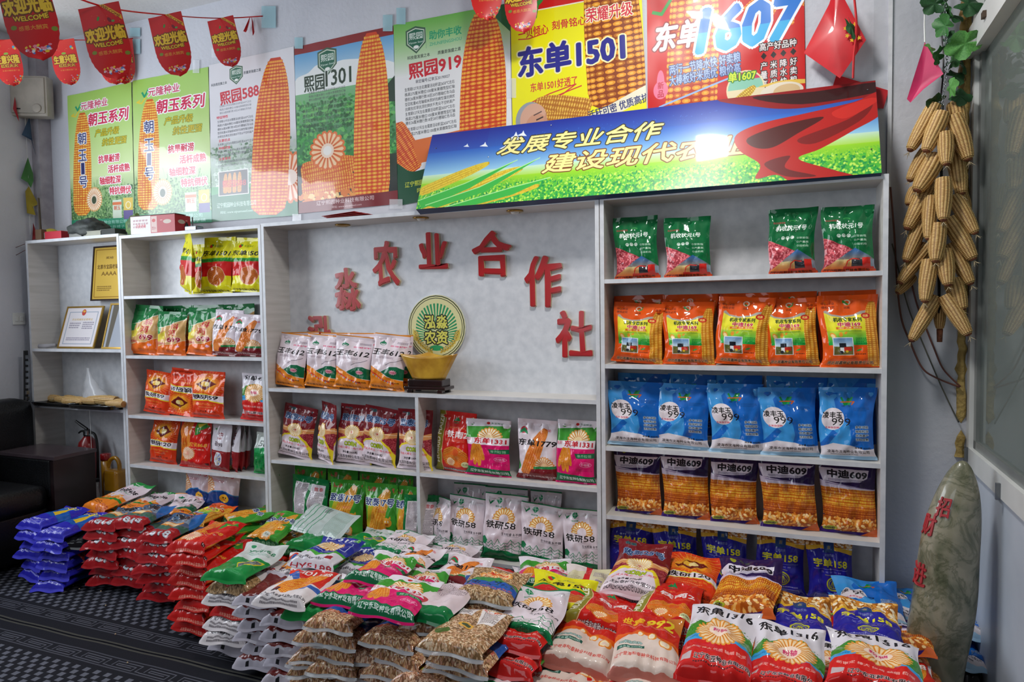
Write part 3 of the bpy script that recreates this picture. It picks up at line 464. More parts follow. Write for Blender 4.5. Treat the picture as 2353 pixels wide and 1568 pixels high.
def D_brownback(A):
    A.rect(0, 0, 100, 150, '6e1e1c'); A.poly([(0, 130), (20, 138), (80, 138), (100, 130), (100, 150), (0, 150)], 'c2bcc8'); A.rect(0, 0, 100, 16, 'c2bcc8'); A.rect(30, 141, 38, 145, '18181c')
    for i in range(4): A.line([(10, 60+i*8), (44, 60+i*8)], 1, '8c4038')
    A.ell(70, 40, 16, 12, '4a3a6a')
def D_silverback(A):
    A.rect(0, 0, 100, 150, 'b8c4c0'); A.fine(10, 12, 90, 60, 14, '7a9a8c'); A.rect(8, 74, 26, 90, '5a6662'); A.rect(8, 74, 26, 90, 'a8b2ae', .5)
    for x in (44, 56, 72, 84): A.line([(0, x+40), (40, x+36), (100, x+44)], 1.8, '1c8050')
    A.poly([(0, 138), (100, 134), (100, 150), (0, 150)], '0f7a44')
def D_pinkback(A):
    A.rect(0, 0, 100, 150, 'e4d2d8'); A.poly([(0, 120), (100, 116), (100, 150), (0, 150)], '0a7a40'); A.poly([(0, 0), (8, 0), (6, 150), (0, 150)], '0a7a40'); A.ell(26, 104, 20, 13, 'b84048'); A.grains(8, 94, 44, 114, 2, ['c85a60', 'a83840'], 100) if False else None; A.fine(40, 14, 92, 62, 12, '807078'); A.line([(64, 8), (94, 8), (94, 40), (64, 40), (64, 8)], .8, '807078'); A.fine(12, 20, 34, 50, 7, '907c84')
def D_beige(A):
    A.rect(0, 0, 100, 150, 'e0d8b0'); A.rect(40, 0, 52, 150, 'd0282c'); A.fine(8, 60, 34, 120, 16, '8a845c'); A.fine(58, 20, 90, 50, 7, '9080a0'); A.rect(66, 66, 80, 74, '9a8aa0'); A.poly([(0, 0), (40, 0), (40, 20), (0, 34)], 'e8dcd8'); A.text('玉米', 84, 110, 10, 8, '303028')
def D_black(A): A.rect(0, 0, 100, 150, '15151b'); A.ring(50, 90, 14, 14, 2, '3a3a44'); A.fine(20, 120, 80, 130, 2, '3a3a44')
def D_darkgreen(A): A.rect(0, 0, 100, 150, '2a5426'); A.poly([(0, 90), (100, 70), (100, 100), (0, 120)], '3a6a2c'); A.fine(20, 124, 80, 134, 2, '8aa878')
def D_hdside(A):
    A.grains(0, 0, 100, 150, 1.9, ['b89468', 'd0ac80', 'a07c50'], base='705638'); A.rect(0, 0, 100, 100, 'd8d0d2'); A.text('HD1188', 52, 60, 78, 22, 'a82830', bold=.04); A.ell(50, 130, 14, 12, 'b84038')
DES = dict(peanut=(D_peanut, 'green bag of pink peanut seed'), orange=(D_orange, 'orange maize seed bag'),
 blue=(D_blue, 'sky-blue seed bag with white oval'), purple=(D_purple, 'dark purple seed bag with stacked cobs'), bluegold=(D_bluegold, 'royal-blue seed bag with yellow lettering'),
 w612=(D_612, 'white and orange seed bag'), zt25=(D_zt25, 'dark red and pale pink seed bag'), tienan=(D_tienan, 'red seed bag with olive side strip'),
 pink=(D_pink, 'magenta, green and white seed bag'), w1779=(D_1779, 'white seed bag with long orange cob'), zt17=(D_zt17, 'green seed bag with big yellow cob'),
 greenback=(D_greenback, 'green seed bag with printed text panels'), w58=(D_58, 'pale seed bag with green mountain print'), y1501=(D_1501, 'yellow seed bag with red band'),
 kehe=(D_699, 'green and tan seed bag'), d59=(D_59, 'red-orange seed bag with dark diamond'), d120=(D_120, 'red-orange seed bag with glowing diamond'),
 d1316=(D_1316, 'white-topped red bag with round corn slice'), r868=(D_868, 'bright red bag with yellow cob'), whitered=(D_whitered, 'slim white bag with dark red foot'),
 greenwhite=(D_greenwhite, 'crinkled green and white seed bag'), bluewhite=(D_bluewhite, 'pink-white seed bag with navy foot'), b928=(D_928, 'violet-blue seed bag'),
 r818=(D_818, 'maroon and grey-blue seed bag'), w408=(D_408, 'white and orange bag with green leaves'), w968=(D_968, 'white and green seed bag'),
 hd=(D_hd, 'white bag with red field and cob'), hy=(D_hy, 'white and royal-blue bag with corn slice'), c992=(D_992, 'red and cream bag with yellow numerals'),
 grainblue=(D_grainblue, 'clear brown-grain bag with blue back'), grainyellow=(D_grainyellow, 'clear reddish-grain bag with yellow-green print'), grainlabel=(D_grainlabel, 'clear tan-grain bag with white labels'),
 g1366=(D_1366, 'clear grain bag with orange corn slice'), brownback=(D_brownback, 'maroon bag with pale grey ends'), silver=(D_silverback, 'silver-grey bag with green stripes'),
 pinkback=(D_pinkback, 'pale pink bag back with green foot'), beige=(D_beige, 'cream bag back with red stripe'), black=(D_black, 'black seed bag'), dgreen=(D_darkgreen, 'dull green seed bag'), hdside=(D_hdside, 'clear grain bag with white printed side'))
BIG = {'w58': 420, 'c992': 480, 'd1316': 520, 'zt25': 420, 'd120': 380, 'tienan': 400, 'bluegold': 400, 'hd': 400, 'pink': 380, 'blue': 400}
_MAT = {}; _BM = {}
CLEAR = None
def bagmat(d):
    if d not in _MAT:
        A = Art(100, 150, BIG.get(d, 300), seed=len(_MAT)+3); DES[d][0](A)
        _MAT[d] = printed('film_'+d, A.image('print_'+d), .52, .7, .6, 11, .05, spec=.12)
    return _MAT[d]
def bagmesh(d, kind, var):
    """pillow bag: front and back sheets that meet in flat sealed ends; kind 's' stands, 'f' lies flat"""
    k = (d, kind, var)
    if k in _BM: return _BM[k]
    m = bagmat(d); R = random.Random(hash((kind, var)) % 9973 if False else (ord(kind)*31+var*7)); W, H = .22, .33; NU, NV = 22, 32
    T = .088 if kind == 's' else .056; sb, st = (.045, .075) if kind == 's' else (.035, .04)
    off = Vector((var*3.7+.3, ord(kind)*1.3, 2.2)); ph = [R.uniform(0, 6) for _ in range(8)]
    def pt(i, j, side):
        u = -1+2*i/NU; v = j/NV
        gb = max(0, min(1, (v-sb)/(.09 if kind == 's' else .085))); gt = max(0, min(1, (1-st-v)/(.42 if kind == 's' else .20)))
        g = (math.sin(gb*math.pi/2)**.55)*(math.sin(gt*math.pi/2)**(1.0 if kind == 's' else .7))*(1 if kind == 's' else .88+.12*math.sin(v*math.pi))
        q = max(0, 1-abs(u)**4.0)**.58; z = T/2*q*g
        nz = noise.fractal(Vector((u*1.6, v*2.6, side*3))+off, 1, 2, 3)*.010+noise.fractal(Vector((u*4, v*6.5, side*7))+off*2, 1, 2, 2)*(.008 if kind == 's' else .005)-abs(noise.noise(Vector((u*3.2+v*2, v*4.5-u, side*2))+off*3))*(.009 if kind == 's' else .006)
        cr = (math.sin(u*9+ph[0])+.6*math.sin(u*17+ph[1]))*.0040*(math.exp(-((v-sb)/.13)**2)+math.exp(-((1-st-v)/.18)**2)*1.3)
        cr += math.sin((u*.8+v*5)*3+ph[2])*.0016*(1-g*.5)
        z += (nz*(.35+g)+cr)*q**.35*(1 if gb > 0 and gt > 0 else .25)
        x = u*W/2*(1-.085*g+.012*math.sin(v*9+ph[3])); y = v*H
        if gb <= 0 or gt <= 0: z = 0.0006+.0*z
        bend = .006*math.sin(u*4+ph[4])*(max(0, (v-.8)/.2)**1.5)+.010*math.sin(ph[5])*max(0, (v-.8)/.2)**2+.005*math.sin(u*5+ph[6])*max(0, (.1-v)/.1)
        if kind == 'f':
            bend += .026*(1-math.sin(gt*math.pi/2))
            for e_, vv in ((.10, v),):
                if vv < e_:
                    kk = (e_-vv)/e_; bend -= .026*kk**1.3*(1 if e_ == .10 else .6); y += (1 if e_ == .10 else -1)*.45*e_*H*kk**1.2
        return (x+.006*math.sin(v*5+ph[7]), y, (z if side > 0 else -z*.8)+bend)
    V = []; UV = []
    for side in (1, -1):
        for j in range(NV+1):
            for i in range(NU+1):
                V.append(pt(i, j, side)); UV.append((i/NU if side > 0 else 1-i/NU, j/NV))
    n = (NU+1)*(NV+1); body, top, bot = [], [], []
    for s_ in (0, 1):
        for j in range(NV):
            for i in range(NU):
                a = s_*n+j*(NU+1)+i; f = (a, a+1, a+NU+2, a+NU+1); f = f if s_ == 0 else f[::-1]
                v = (j+.5)/NV; (bot if v < sb else top if v > 1-st else body).append(f)
    for j in range(NV):      # side joins
        v = (j+.5)/NV; L_ = (bot if v < sb else top if v > 1-st else body)
        a = j*(NU+1); L_.append((a, a+NU+1, n+a+NU+1, n+a)); a += NU; L_.append((a, n+a, n+a+NU+1, a+NU+1))
    out = []
    for nm, F in (('seed_bag', body), ('top_seal', top), ('bottom_seal', bot)):
        used = sorted({i for f in F for i in f}); mp = {o: i for i, o in enumerate(used)}
        mt = m
        if nm != 'seed_bag' and d in ('grainblue', 'grainyellow', 'grainlabel', 'g1366'): mt = CLEARF
        out.append(mesh(nm, [V[i] for i in used], [tuple(mp[i] for i in f) for f in F], mt, True, [UV[i] for i in used]))
    _BM[k] = out; return out
NBAG = [0]
def bag(d, M, label, group, kind='f', scale=(1, 1, 1), cat='seed bag'):
    NBAG[0] += 1; b, t, q = bagmesh(d, kind, NBAG[0] % 3)
    o = obj('seed_bag', b); o.matrix_world = M @ Matrix.Diagonal((*scale, 1)); tag(o, label, cat, group)
    obj('top_seal', t, o); obj('bottom_seal', q, o); return o
# ------------------------------------------------------------------ common materials
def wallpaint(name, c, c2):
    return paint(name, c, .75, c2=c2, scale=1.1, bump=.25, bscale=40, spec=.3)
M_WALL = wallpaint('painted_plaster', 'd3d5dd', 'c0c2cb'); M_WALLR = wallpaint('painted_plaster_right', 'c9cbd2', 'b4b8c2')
M_CEIL = wallpaint('ceiling_plaster', 'dcdcdc', 'c6c6c6')
M_LAM = paint('white_laminate', 'd4d0cc', .42, c2='c6c2bd', scale=3, stretch=(1, 1, 14), bump=.05, bscale=90)
M_LAMB = paint('laminate_back', 'cbcdd3', .45, c2='c0c2ca', scale=2.2, stretch=(1, 1, 12), bump=.05, bscale=60)
M_LAMG = paint('laminate_grain_back', 'cbcdd4', .38, c2='c2c4cc', scale=3, stretch=(1.2, 1, 14), bump=.06, bscale=50)
M_EDGE = paint('edge_band', 'dfe1e6', .35, c2='cfd2d8', scale=20)
M_WHITE = paint('white_enamel', 'd8dad8', .4, var=.06, scale=4); M_GREY = paint('grey_aluminium', '9a9e9c', .35, .6, var=.08)
M_BLACK = paint('black_plastic', '17171a', .4); M_RED = paint('red_lacquer', 'b80f16', .3, var=.05, coat=.35); M_CREAM = paint('foam_side', 'd9c7a4', .6)
M_REDS = paint('red_silk', 'c8141a', .45, var=.1); M_TAPE = paint('pale_blue_tape', 'a9d6e0', .3, var=.05); M_BRASS = paint('brass', 'b08a4a', .25, .9)
M_LEATH = paint('black_leather', '0d0e11', .38, c2='08080a', bump=.3, bscale=90); M_WOOD = paint('dark_wood', '241618', .3, c2='150c0e', scale=3, stretch=(8, 1, 1))
M_WOODT = paint('brown_table_top', '4a4044', .25, c2='3a3034', scale=4); M_ROSE = paint('rosewood', '2a1210', .22, c2='180a08', coat=.6)
M_JADE = paint('yellow_jade', 'd8a838', .25, c2='a87420', scale=9, coat=.5); M_GOLD = paint('gold_frame', 'c09a4a', .3, .8, var=.1); M_STEEL = paint('steel', '8a8e92', .22, 1, var=.05)
M_CORE = paint('cob_core', '8a5438', .9, c2='5c3422', scale=60, bump=.6, bscale=160)
M_FOAM = paint('expanding_foam', 'b39a5c', .8, c2='8c743c', scale=30, bump=1, bscale=50); M_WIRE = paint('red_brown_wire', '6e4238', .5); M_ROPE = paint('rope', '5a5a50', .9)
def film(name, tint=(.9, .92, .95), alpha=.35, rough=.1, dens=.25):
    m, nt, b = newmat(name); b.inputs['Base Color'].default_value = (*tint, 1); b.inputs['Roughness'].default_value = rough
    b.inputs['Alpha'].default_value = alpha; b.inputs['Coat Weight'].default_value = 1; return m
CLEARF = film('clear_film', (.85, .88, .92), .32, .12); FILM = film('thin_plastic', (.95, .96, 1), .3, .1)
def glassmat():
    m = bpy.data.materials.new('pane_glass'); m.use_nodes = True; nt = m.node_tree; N = nt.nodes; L = nt.links; N.clear()
    o = N.new('ShaderNodeOutputMaterial'); mx = N.new('ShaderNodeMixShader'); t = N.new('ShaderNodeBsdfTransparent'); g = N.new('ShaderNodeBsdfGlossy'); f = N.new('ShaderNodeFresnel')
    t.inputs[0].default_value = (.78, .84, .8, 1); g.inputs['Roughness'].default_value = .015; g.inputs[0].default_value = (.85, .9, .86, 1); f.inputs[0].default_value = 1.6
    d = N.new('ShaderNodeBsdfDiffuse'); d.inputs[0].default_value = (.42, .46, .44, 1); m2 = N.new('ShaderNodeMixShader'); m2.inputs[0].default_value = .22
    L.new(f.outputs[0], mx.inputs[0]); L.new(t.outputs[0], mx.inputs[1]); L.new(g.outputs[0], mx.inputs[2]); L.new(mx.outputs[0], m2.inputs[1]); L.new(d.outputs[0], m2.inputs[2]); L.new(m2.outputs[0], o.inputs[0]); return m
M_GLASS = glassmat()
def struct(o): return tag(o, kind='structure')

# ------------------------------------------------------------------ room shell
XL, YB, ZC, YF = -4.334, .232, 3.605, -5.75
PD = Vector((-.0366, -.9993, 0)); PB = Vector((1.572, YB, 0)); PN = Vector((-.9993, .0366, 0))   # partition: direction towards the room, base at the wall, normal
struct(MB().box((XL-.1, YF-.1, -.1), (3.4, YB+.1, 0)).build('floor', paint('concrete_floor', '4a4a50', .6)))
struct(MB().box((XL-.1, YF-.1, ZC), (3.4, YB+.1, ZC+.1)).build('ceiling', M_CEIL))
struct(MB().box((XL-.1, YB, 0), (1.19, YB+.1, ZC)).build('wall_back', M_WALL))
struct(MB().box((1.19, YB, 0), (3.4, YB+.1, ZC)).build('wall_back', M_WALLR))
wl = MB(); wl.box((XL-.12, YF, 0), (XL, YB, 1.55)); wl.box((XL-.12, YF, 3.15), (XL, YB, ZC)); wl.box((XL-.12, -.55, 1.55), (XL, YB, 3.15)); wl.box((XL-.12, YF, 1.55), (XL, -3.35, 3.15))
struct(wl.build('wall_left', M_WALL))
wf = MB(); wf.box((XL, YF-.12, 0), (3.3, YF, 1.2)); wf.box((XL, YF-.12, 2.8), (3.3, YF, ZC)); wf.box((XL, YF-.12, 1.2), (-2.2, YF, 2.8)); wf.box((-.4, YF-.12, 1.2), (3.3, YF, 2.8))
struct(wf.build('wall_front', wallpaint('front_wall_paint', '77777a', '66666a')))
struct(MB().box((3.3, YF, 0), (3.4, YB, ZC)).build('wall_right', paint('far_room_wall', '5a655f', .8)))
def winframe(name, a, b, axis):
    m = MB(); x0, y0, z0 = a; x1, y1, z1 = b; t = .05
    m.box(a, (x1, y1, z0+t)); m.box((x0, y0, z1-t), b)
    if axis == 'y':
        for k in range(4): y = y0+(y1-y0-t)*k/3; m.box((x0, y, z0), (x1, y+t, z1))
    else:
        for k in range(5): x = x0+(x1-x0-t)*k/4; m.box((x, y0, z0), (x+t, y1, z1))
    return struct(m.build(name, M_WHITE))
winframe('window_1', (XL-.1, -3.35, 1.55), (XL-.03, -.55, 3.15), 'y'); winframe('window_2', (-2.2, YF-.1, 1.2), (-.4, YF-.03, 2.8), 'x')
struct(MB().box((XL, YB-.09, 1.0), (XL+.085, YB, ZC)).build('trim_1', paint('corner_duct', 'b0acb2', .7, c2='938f96')))
t_ = atY(2045, 100, YB); struct(MB().box((t_.x-.008, YB-.012, 1.95), (t_.x+.008, YB, ZC)).build('trim_2', M_EDGE))
# ceiling lamp (outside the frame, seen in reflections)
lp = empty('ceiling_lamp', (.3, -1.2, ZC), label='square white ceiling lamp above the middle of the room', cat='lamp')
MB().box((-.2, -.2, -.06), (.2, .2, 0), .01).build('lamp_housing', M_WHITE, lp)
lp = empty('ceiling_lamp', (.42, -.60, ZC), label='smaller square white ceiling lamp nearer the shelves', cat='lamp'); MB().box((-.16, -.16, -.06), (.16, .16, 0), .01).build('lamp_housing', M_WHITE, lp)

# partition on the right
def pp(s, z, n=0): p = PB+PD*s+PN*n; return (p.x, p.y, z)
def pbox(m, s0, s1, z0, z1, n0, n1):
    c = [pp(s0, z0, n0), pp(s1, z0, n0), pp(s1, z0, n1), pp(s0, z0, n1), pp(s0, z1, n0), pp(s1, z1, n0), pp(s1, z1, n1), pp(s0, z1, n1)]
    m.add(c, [(0,1,2,3),(7,6,5,4),(0,4,5,1),(1,5,6,2),(2,6,7,3),(3,7,4,0)]); return m
ZR = .95
pr = MB(); pbox(pr, 0, 2.3, 0, ZR-.085, -.03, .0); pw = struct(pr.build('wall_partition', paint('white_panel', 'c3cbd6', .5, c2='adb6c2', scale=2)))
m = MB(); pbox(m, -.0, 2.3, ZR-.085, ZR, -.04, .012); r1 = m.build('window_rail', M_WHITE, pw)
wn = MB(); pbox(wn, 0, .05, ZR, ZC, -.04, .012); pbox(wn, 1.55, 1.6, ZR, ZC, -.04, .012)
wn3 = struct(wn.build('window_3', M_WHITE)); 
m = MB(); pbox(m, .0, 2.3, 2.60, 2.72, -.05, .03); m.build('top_rail', M_WHITE, wn3)
m = MB(); pbox(m, .05, .09, ZR, 2.6, -.03, -.005); pbox(m, .05, 1.55, ZR, ZR+.035, -.03, -.005); m.build('inner_frame', M_GREY, wn3)
m = MB(); pbox(m, .06, 1.56, ZR+.02, 2.6, -.022, -.018); g = m.build('pane', M_GLASS, wn3)
m = MB(); pbox(m, .05, 1.55, 2.72, ZC, -.022, -.018); m.build('pane', M_GLASS, wn3)
for s, z in ((.3, 2.665), (.05, 2.63)):
    m = MB(); pbox(m, s, s+.03, z-.012, z+.012, .03, .042); m.build('hinge', paint('rust_metal', '5a4a3e', .6, .5), wn3)
for s, z in ((.03, .93), (.55, .9)):
    m = MB(); pbox(m, s, s+.014, z-.04, z+.02, .012, .026); m.build('latch', M_STEEL, pw)
bl = empty('window_blind', (0, 0, 0), label='grey venetian blind hanging behind the glass partition on the right', cat='blind')
sl = MB(); sl.add([pp(.42, 0, -.10), pp(1.5, 0, -.10), pp(1.5, .012, -.13), pp(.42, .012, -.13), pp(.42, .0015, -.10), pp(1.5, .0015, -.10), pp(1.5, .0135, -.13), pp(.42, .0135, -.13)], [(3,2,1,0),(4,5,6,7),(0,1,5,4),(1,2,6,5),(2,3,7,6),(3,0,4,7)])
slm = sl.mesh('slat', paint('blind_slat', 'aab2ae', .4))
for i in range(40): obj('slat', slm, bl, (0, 0, .98+i*.024))
m = MB(); pbox(m, .42, 1.5, 1.95, 1.99, -.14, -.09); m.build('head_rail', M_WHITE, bl)
# yellow foam bead in the corner seam
V, F = [], []; nf = 90
for i in range(nf+1):
    z = .90+i*.0295; g0 = .004 if 1.0 < z < 1.06 else 1
    for k in range(7):
        a = math.pi*k/6; r = (.013+.010*noise.noise(Vector((z*23, k*.5, 1)))+.006*noise.noise(Vector((z*60, k, 4))))*g0; V.append((1.541+r*math.cos(a)*(1 if k < 4 else 1.4), YB-.001-abs(r*math.sin(a))*1.1, z))
for i in range(nf):
    for k in range(6): F.append((i*7+k, i*7+k+1, (i+1)*7+k+1, (i+1)*7+k))
tag(obj('sealing_foam', mesh('sealing_foam', V, F, M_FOAM, True)), 'rough yellow foam bead running down the corner seam', 'sealant')

# ------------------------------------------------------------------ carpets
A = Art(19.8, 120, 260, '16171f', 5); ck = 3.3
def keyband(y0, f):
    yy = lambda v: y0+f*v
    for a, b in ((.2, 1.0), (9.0, 9.8)): A.rect(0, min(yy(a), yy(b)), 19.8, max(yy(a), yy(b)), '484952')
    for t in (0,):
        A.line([(0, yy(2.2)), (15, yy(2.2)), (15, yy(5.6)), (4, yy(5.6))], .55, '555660'); A.line([(4, yy(5.6)), (4, yy(4.2)), (13, yy(4.2))], .5, '555660')
        A.line([(2, yy(3.4)), (2, yy(7.4)), (17.4, yy(7.4)), (17.4, yy(2.4))], .55, '555660'); A.line([(17.4, yy(2.4)), (19.8, yy(2.4))], .5, '555660')
for r_ in range(31):
    for c_ in range(6):
        if (r_+c_) % 2 == 0: A.poly([(c_*ck+.25, r_*ck+.35), (c_*ck+ck-.1, r_*ck+.35), (c_*ck+ck-.25, r_*ck+ck-.35), (c_*ck+.1, r_*ck+ck-.35)], '5e606b')
A.rect(0, 102, 19.8, 120, '16171f'); keyband(104.5, .82); A.rect(0, 118.6, 19.8, 119.6, '45443f')
A.a += A.r.uniform(-.03, .03, A.a.shape[:2])[..., None]
cim = A.image('print_carpet'); CM = printed('carpet_pile', cim, .9, 0, 0, spec=.2)
def carpet(y_seam, s, x0, x1, ln, label):
    V = []; UV = []; F = []; nx = 60; ny = 14
    for j in range(ny+1):
        for i in range(nx+1):
            x = x0+(x1-x0)*i/nx; t = j/ny; y = y_seam+s*ln*t
            V.append((x, y+(.006*math.sin(x*3) if j == 0 else 0), .006+.004*max(0, 1-t*12)*math.sin(x*7+1)**2)); UV.append((x/.198, t*ln/1.2))
    F = [(j*(nx+1)+i, j*(nx+1)+i+1, (j+1)*(nx+1)+i+1, (j+1)*(nx+1)+i) for j in range(ny) for i in range(nx)]
    if s < 0: F = [f[::-1] for f in F]
    me = mesh('carpet', V, F, CM, True, UV); return tag(obj('carpet', me), label, 'carpet', 'dark patterned carpets')
# v=0 is the image bottom (border side)
carpet(-1.0, 1, XL+.01, 1.5, 1.2, 'dark checked carpet with key-pattern border under the bag piles')
carpet(-1.004, -1, XL+.01, 1.45, 2.4, 'dark checked carpet nearest the viewer at lower left')
rr = random.Random(8); m = MB()
for x, y in ((-2.2, -.93), (-2.55, -.72), (-1.62, -.78), (-2.9, -.62), (-2.98, -.6), (-1.9, -1.1), (-2.75, -.6)):
    m.lathe([(.001, 0), (.004, .002), (.003, .005), (.001, .007)], 7, (x, y, .008))
tag(m.build('spilled_seeds', paint('seed', 'c8b090', .7)), 'few pale seeds spilled on the dark carpet', 'seeds', kind='stuff')

# ------------------------------------------------------------------ shelving units
def panel(name, a, b, parent, mat=None, label=None):
    m = MB().box(a, b); me = m.mesh(name, mat or M_LAM); me.materials.append(M_EDGE); me.polygons[2].material_index = 1
    return obj(name, me, parent)
T = .02; D = .222
def unit(x0, x1, top, shelves, label, back=M_LAMB, div=None, plinth=None, gx=0):
    u = empty('shelving_unit', ((x0+x1)/2, D/2, 0), label=label, cat='shelving unit', group=None); ox, oy = (x0+x1)/2, D/2
    P = lambda n, a, b, m=None: panel(n, (a[0]-ox, a[1]-oy, a[2]), (b[0]-ox, b[1]-oy, b[2]), u, m)
    P('side_panel', (x0, 0, 0), (x0+T, D, top-T)); P('side_panel', (x1-T, 0, 0), (x1, D, top-T)); P('top_panel', (x0, 0, top-T), (x1, D, top))
    P('back_panel', (x0+T, D-.008, .0), (x1-T, D, top-T), back)
    for z in shelves: P('shelf', (x0+T, .002, z-T), (x1-T, D-.008, z))
    if div:
        P('divider', (div-T/2, .003, shelves[-1]), (div+T/2, D-.008, shelves[0]-T)) if False else None
    if plinth: P('plinth', (x0+T, .015, 0), (x1-T, .03, plinth))
    return u, P
unit(-4.225, -3.279, 2.118, [1.342, .934], 'leftmost white shelving unit holding framed certificates and corn trays')
unit(-3.275, -2.079, 2.102, [1.70, 1.303, .902, .568, .30], 'second white shelving unit from the left, five shelves of mixed seed bags', plinth=.28)
cu, CP = unit(-2.075, -.004, 2.108, [1.119, .237], 'wide central white shelving unit with red letters on its back board', M_LAMG, plinth=.217)
xm = -1.033
CP('divider', (xm-T/2, .003, .237), (xm+T/2, D-.008, 1.119-T)); CP('shelf', (-2.055, .004, .682-T), (xm-T/2, D-.008, .682)); CP('shelf', (xm+T/2, .004, .682-T), (-.024, D-.008, .682))
unit(0, 1.224, 2.108, [1.709, 1.297, .894, .555, .244], 'right-hand white shelving unit with five full shelves of seed bags', plinth=.224)
# recessed spotlights under the central top panel
for i, (px, py) in enumerate(((790, 517), (967, 500), (1183, 484))):
    p = atZ(px, py, 2.088); y = min(max(p.y, .06), .14)
    s = empty('spotlight', (p.x, y, 2.088), label=['leftmost small brass spotlight under the central unit top', 'middle small spotlight with white bulb under the central unit top', 'rightmost small spotlight with white bulb under the central unit top'][i], cat='spotlight', group='recessed shelf spotlights')
    MB().lathe([(.02, -.001), (.044, -.001), (.046, -.006), (.036, -.010), (.028, -.008), (.022, -.001)], 28).build('ring', M_BRASS, s, True)
    MB().lathe([(.002, -.02 if i else -.012), (.016, -.018 if i else -.01), (.024, -.008), (.024, -.001)], 24).build('bulb', M_WHITE if i else M_BRASS, s, True)

# ------------------------------------------------------------------ posters
def sheet(name, corners, im, label, cat, nx=24, ny=32, amp=.0025, y=None, mat=None, rip=1, group=None, seed=0):
    TL, TR, BR, BL = [Vector(c) for c in corners]; n = (TR-TL).cross(BL-TL).normalized(); V = []; UV = []
    if n.y > 0: n = -n
    w_, h_ = (TR-TL).length, (BL-TL).length
    o0 = (TL+TR+BR+BL)/4
    for j in range(ny+1):
        for i in range(nx+1):
            u, v = i/nx, j/ny; p = (TL*(1-u)+TR*u)*(1-v)+(BL*(1-u)+BR*u)*v
            d = amp*(1+noise.noise(Vector((u*w_*5*rip+seed, v*h_*4*rip, seed*1.7)))*1.6+.7*noise.noise(Vector((u*w_*14+seed, v*h_*9, 4))))
            V.append(p+n*max(.0004, d)-o0); UV.append((u, 1-v))
    nf = len(V); V += [v-n*.0004 for v in V]; UV += UV
    F = [(j*(nx+1)+i, (j+1)*(nx+1)+i, (j+1)*(nx+1)+i+1, j*(nx+1)+i+1) for j in range(ny) for i in range(nx)]
    F2 = [tuple(k+nf for k in f[::-1]) for f in F]
    me = mesh(name, V, F+F2, mat or printed('print_on_'+name, im, .32, .8, .06, 3, .05), True, UV); o = obj(name, me, None, o0)
    return tag(o, label, cat, group)
def wq(*px): return [atY(x, y, YB-.003) for x, y in px]

def P_chaoyu(A):
    A.grad(0, 0, 100, 130, 'a2cf5c', 'dcecb4'); A.grad(0, 120, 100, 180, 'cfe3a8', '4f8048'); A.spk(0, 135, 100, 182, 900, ['3a6e34', '5f9450', '2c5a30', '88b070', '9cc07c'], 1.6)
    for i in range(150): x = A.r.uniform(0, 100); y = A.r.uniform(135, 180); A.line([(x, y), (x+A.r.uniform(-5, 5), y-A.r.uniform(6, 16))], .6, ['7aa860', '4a8040', 'a8c890'][i % 3])
    A.rect(0, 180, 100, 195, '169a70'); A.text('朝阳元隆种业有限公司', 58, 185, 60, 5, 'b8e8d8'); A.text('喀左县城子镇', 72, 191.5, 40, 4, 'b8e8d8')
    A.line([(10, 28), (6, 30), (12, 32), (18, 24)], 2, 'e8d040'); A.line([(13, 18), (16, 24), (22, 14)], 2.4, '18a070')
    A.text('元隆种业', 42, 19, 42, 11, 'd03860', 'ffffff', 1, rot=0, bold=.02); A.text('朝玉系列', 63, 40, 62, 17, 'd42050', 'ffffff', 1.3, bold=.03, shear=.1); A.text('产品升级', 61, 60, 37, 10, 'd8c010', '6a7810', .5, shear=.2); A.text('抗性更强', 72, 74, 37, 10, 'd8c010', '6a7810', .5, shear=.2)
    for t, x, y in (('抗旱耐涝', 63, 97), ('活杆成熟', 78, 112), ('轴细粒深', 64, 127), ('特抗倒伏', 79, 142)): A.text(t, x, y, 33, 10.5, 'd82a4c', 'ffffff', 1, bold=.04)
    A.cob(18, 174, 23, 28, 29, 'd86018', 'f4b838', 'ffe488', 10, 44); A.ros(38, 152, 13, 18, 26, 'eab070', 'fff2e0', 'f0d8c0', .42); A.ell(38, 153, 3.6, 5.5, '3a4a30')
    for t, y in (('朝', 64), ('玉', 88), ('1', 107), ('号', 126)): A.text(t, 21, y, 5 if t == '1' else 12.5, 16, '20286c', 'f0f4ff', 1.1, bold=.01)
    A.rect(67, 155, 81, 180, 'd8e4d0'); A.text('朝玉', 74, 166, 10, 6, 'd05838'); A.rect(67, 158, 81, 162, 'e07848'); A.rect(84, 153, 98, 170, 'e0c040'); A.rect(84, 170, 98, 182, '584890'); A.ring(91, 163, 4, 5, 1, 'f4f0d8')
def badge(A, x, y, s):
    for k, c in ((1, '3a6048'), (.86, 'd8e0d0'), (.78, '14644a')): A.poly([(x-9*s*k, y-9*s*k), (x, y-12*s*k), (x+9*s*k, y-9*s*k), (x+9*s*k, y+4*s*k), (x, y+13*s*k), (x-9*s*k, y+4*s*k)], c)
    A.text('熙园', x, y-3*s, 12*s, 6*s, 'e4ece4'); A.text('Xiyuan Seed', x, y+3*s, 13*s, 2.2*s, 'e4ece4'); A.ell(x, y+7*s, 2.4*s, 1.6*s, 'f0f4f0')
def fineCH(A, x0, x1, ys, col, h=3.4):
    S = ['生育期127天左右需要活动积温2650℃左右', '株高275厘米穗位100厘米果穗筒型红轴', '穗长26厘米穗行数18至20行穗轴红色马齿', '型百粒重45克轴细米质好抗病性强抗倒伏', '抗螟虫抗旱抗涝抗倒伏不秃尖不空秆高产']
    for i, y in enumerate(ys): A.text(S[i % 5], (x0+x1)/2, y, x1-x0, h, col, bold=.005)
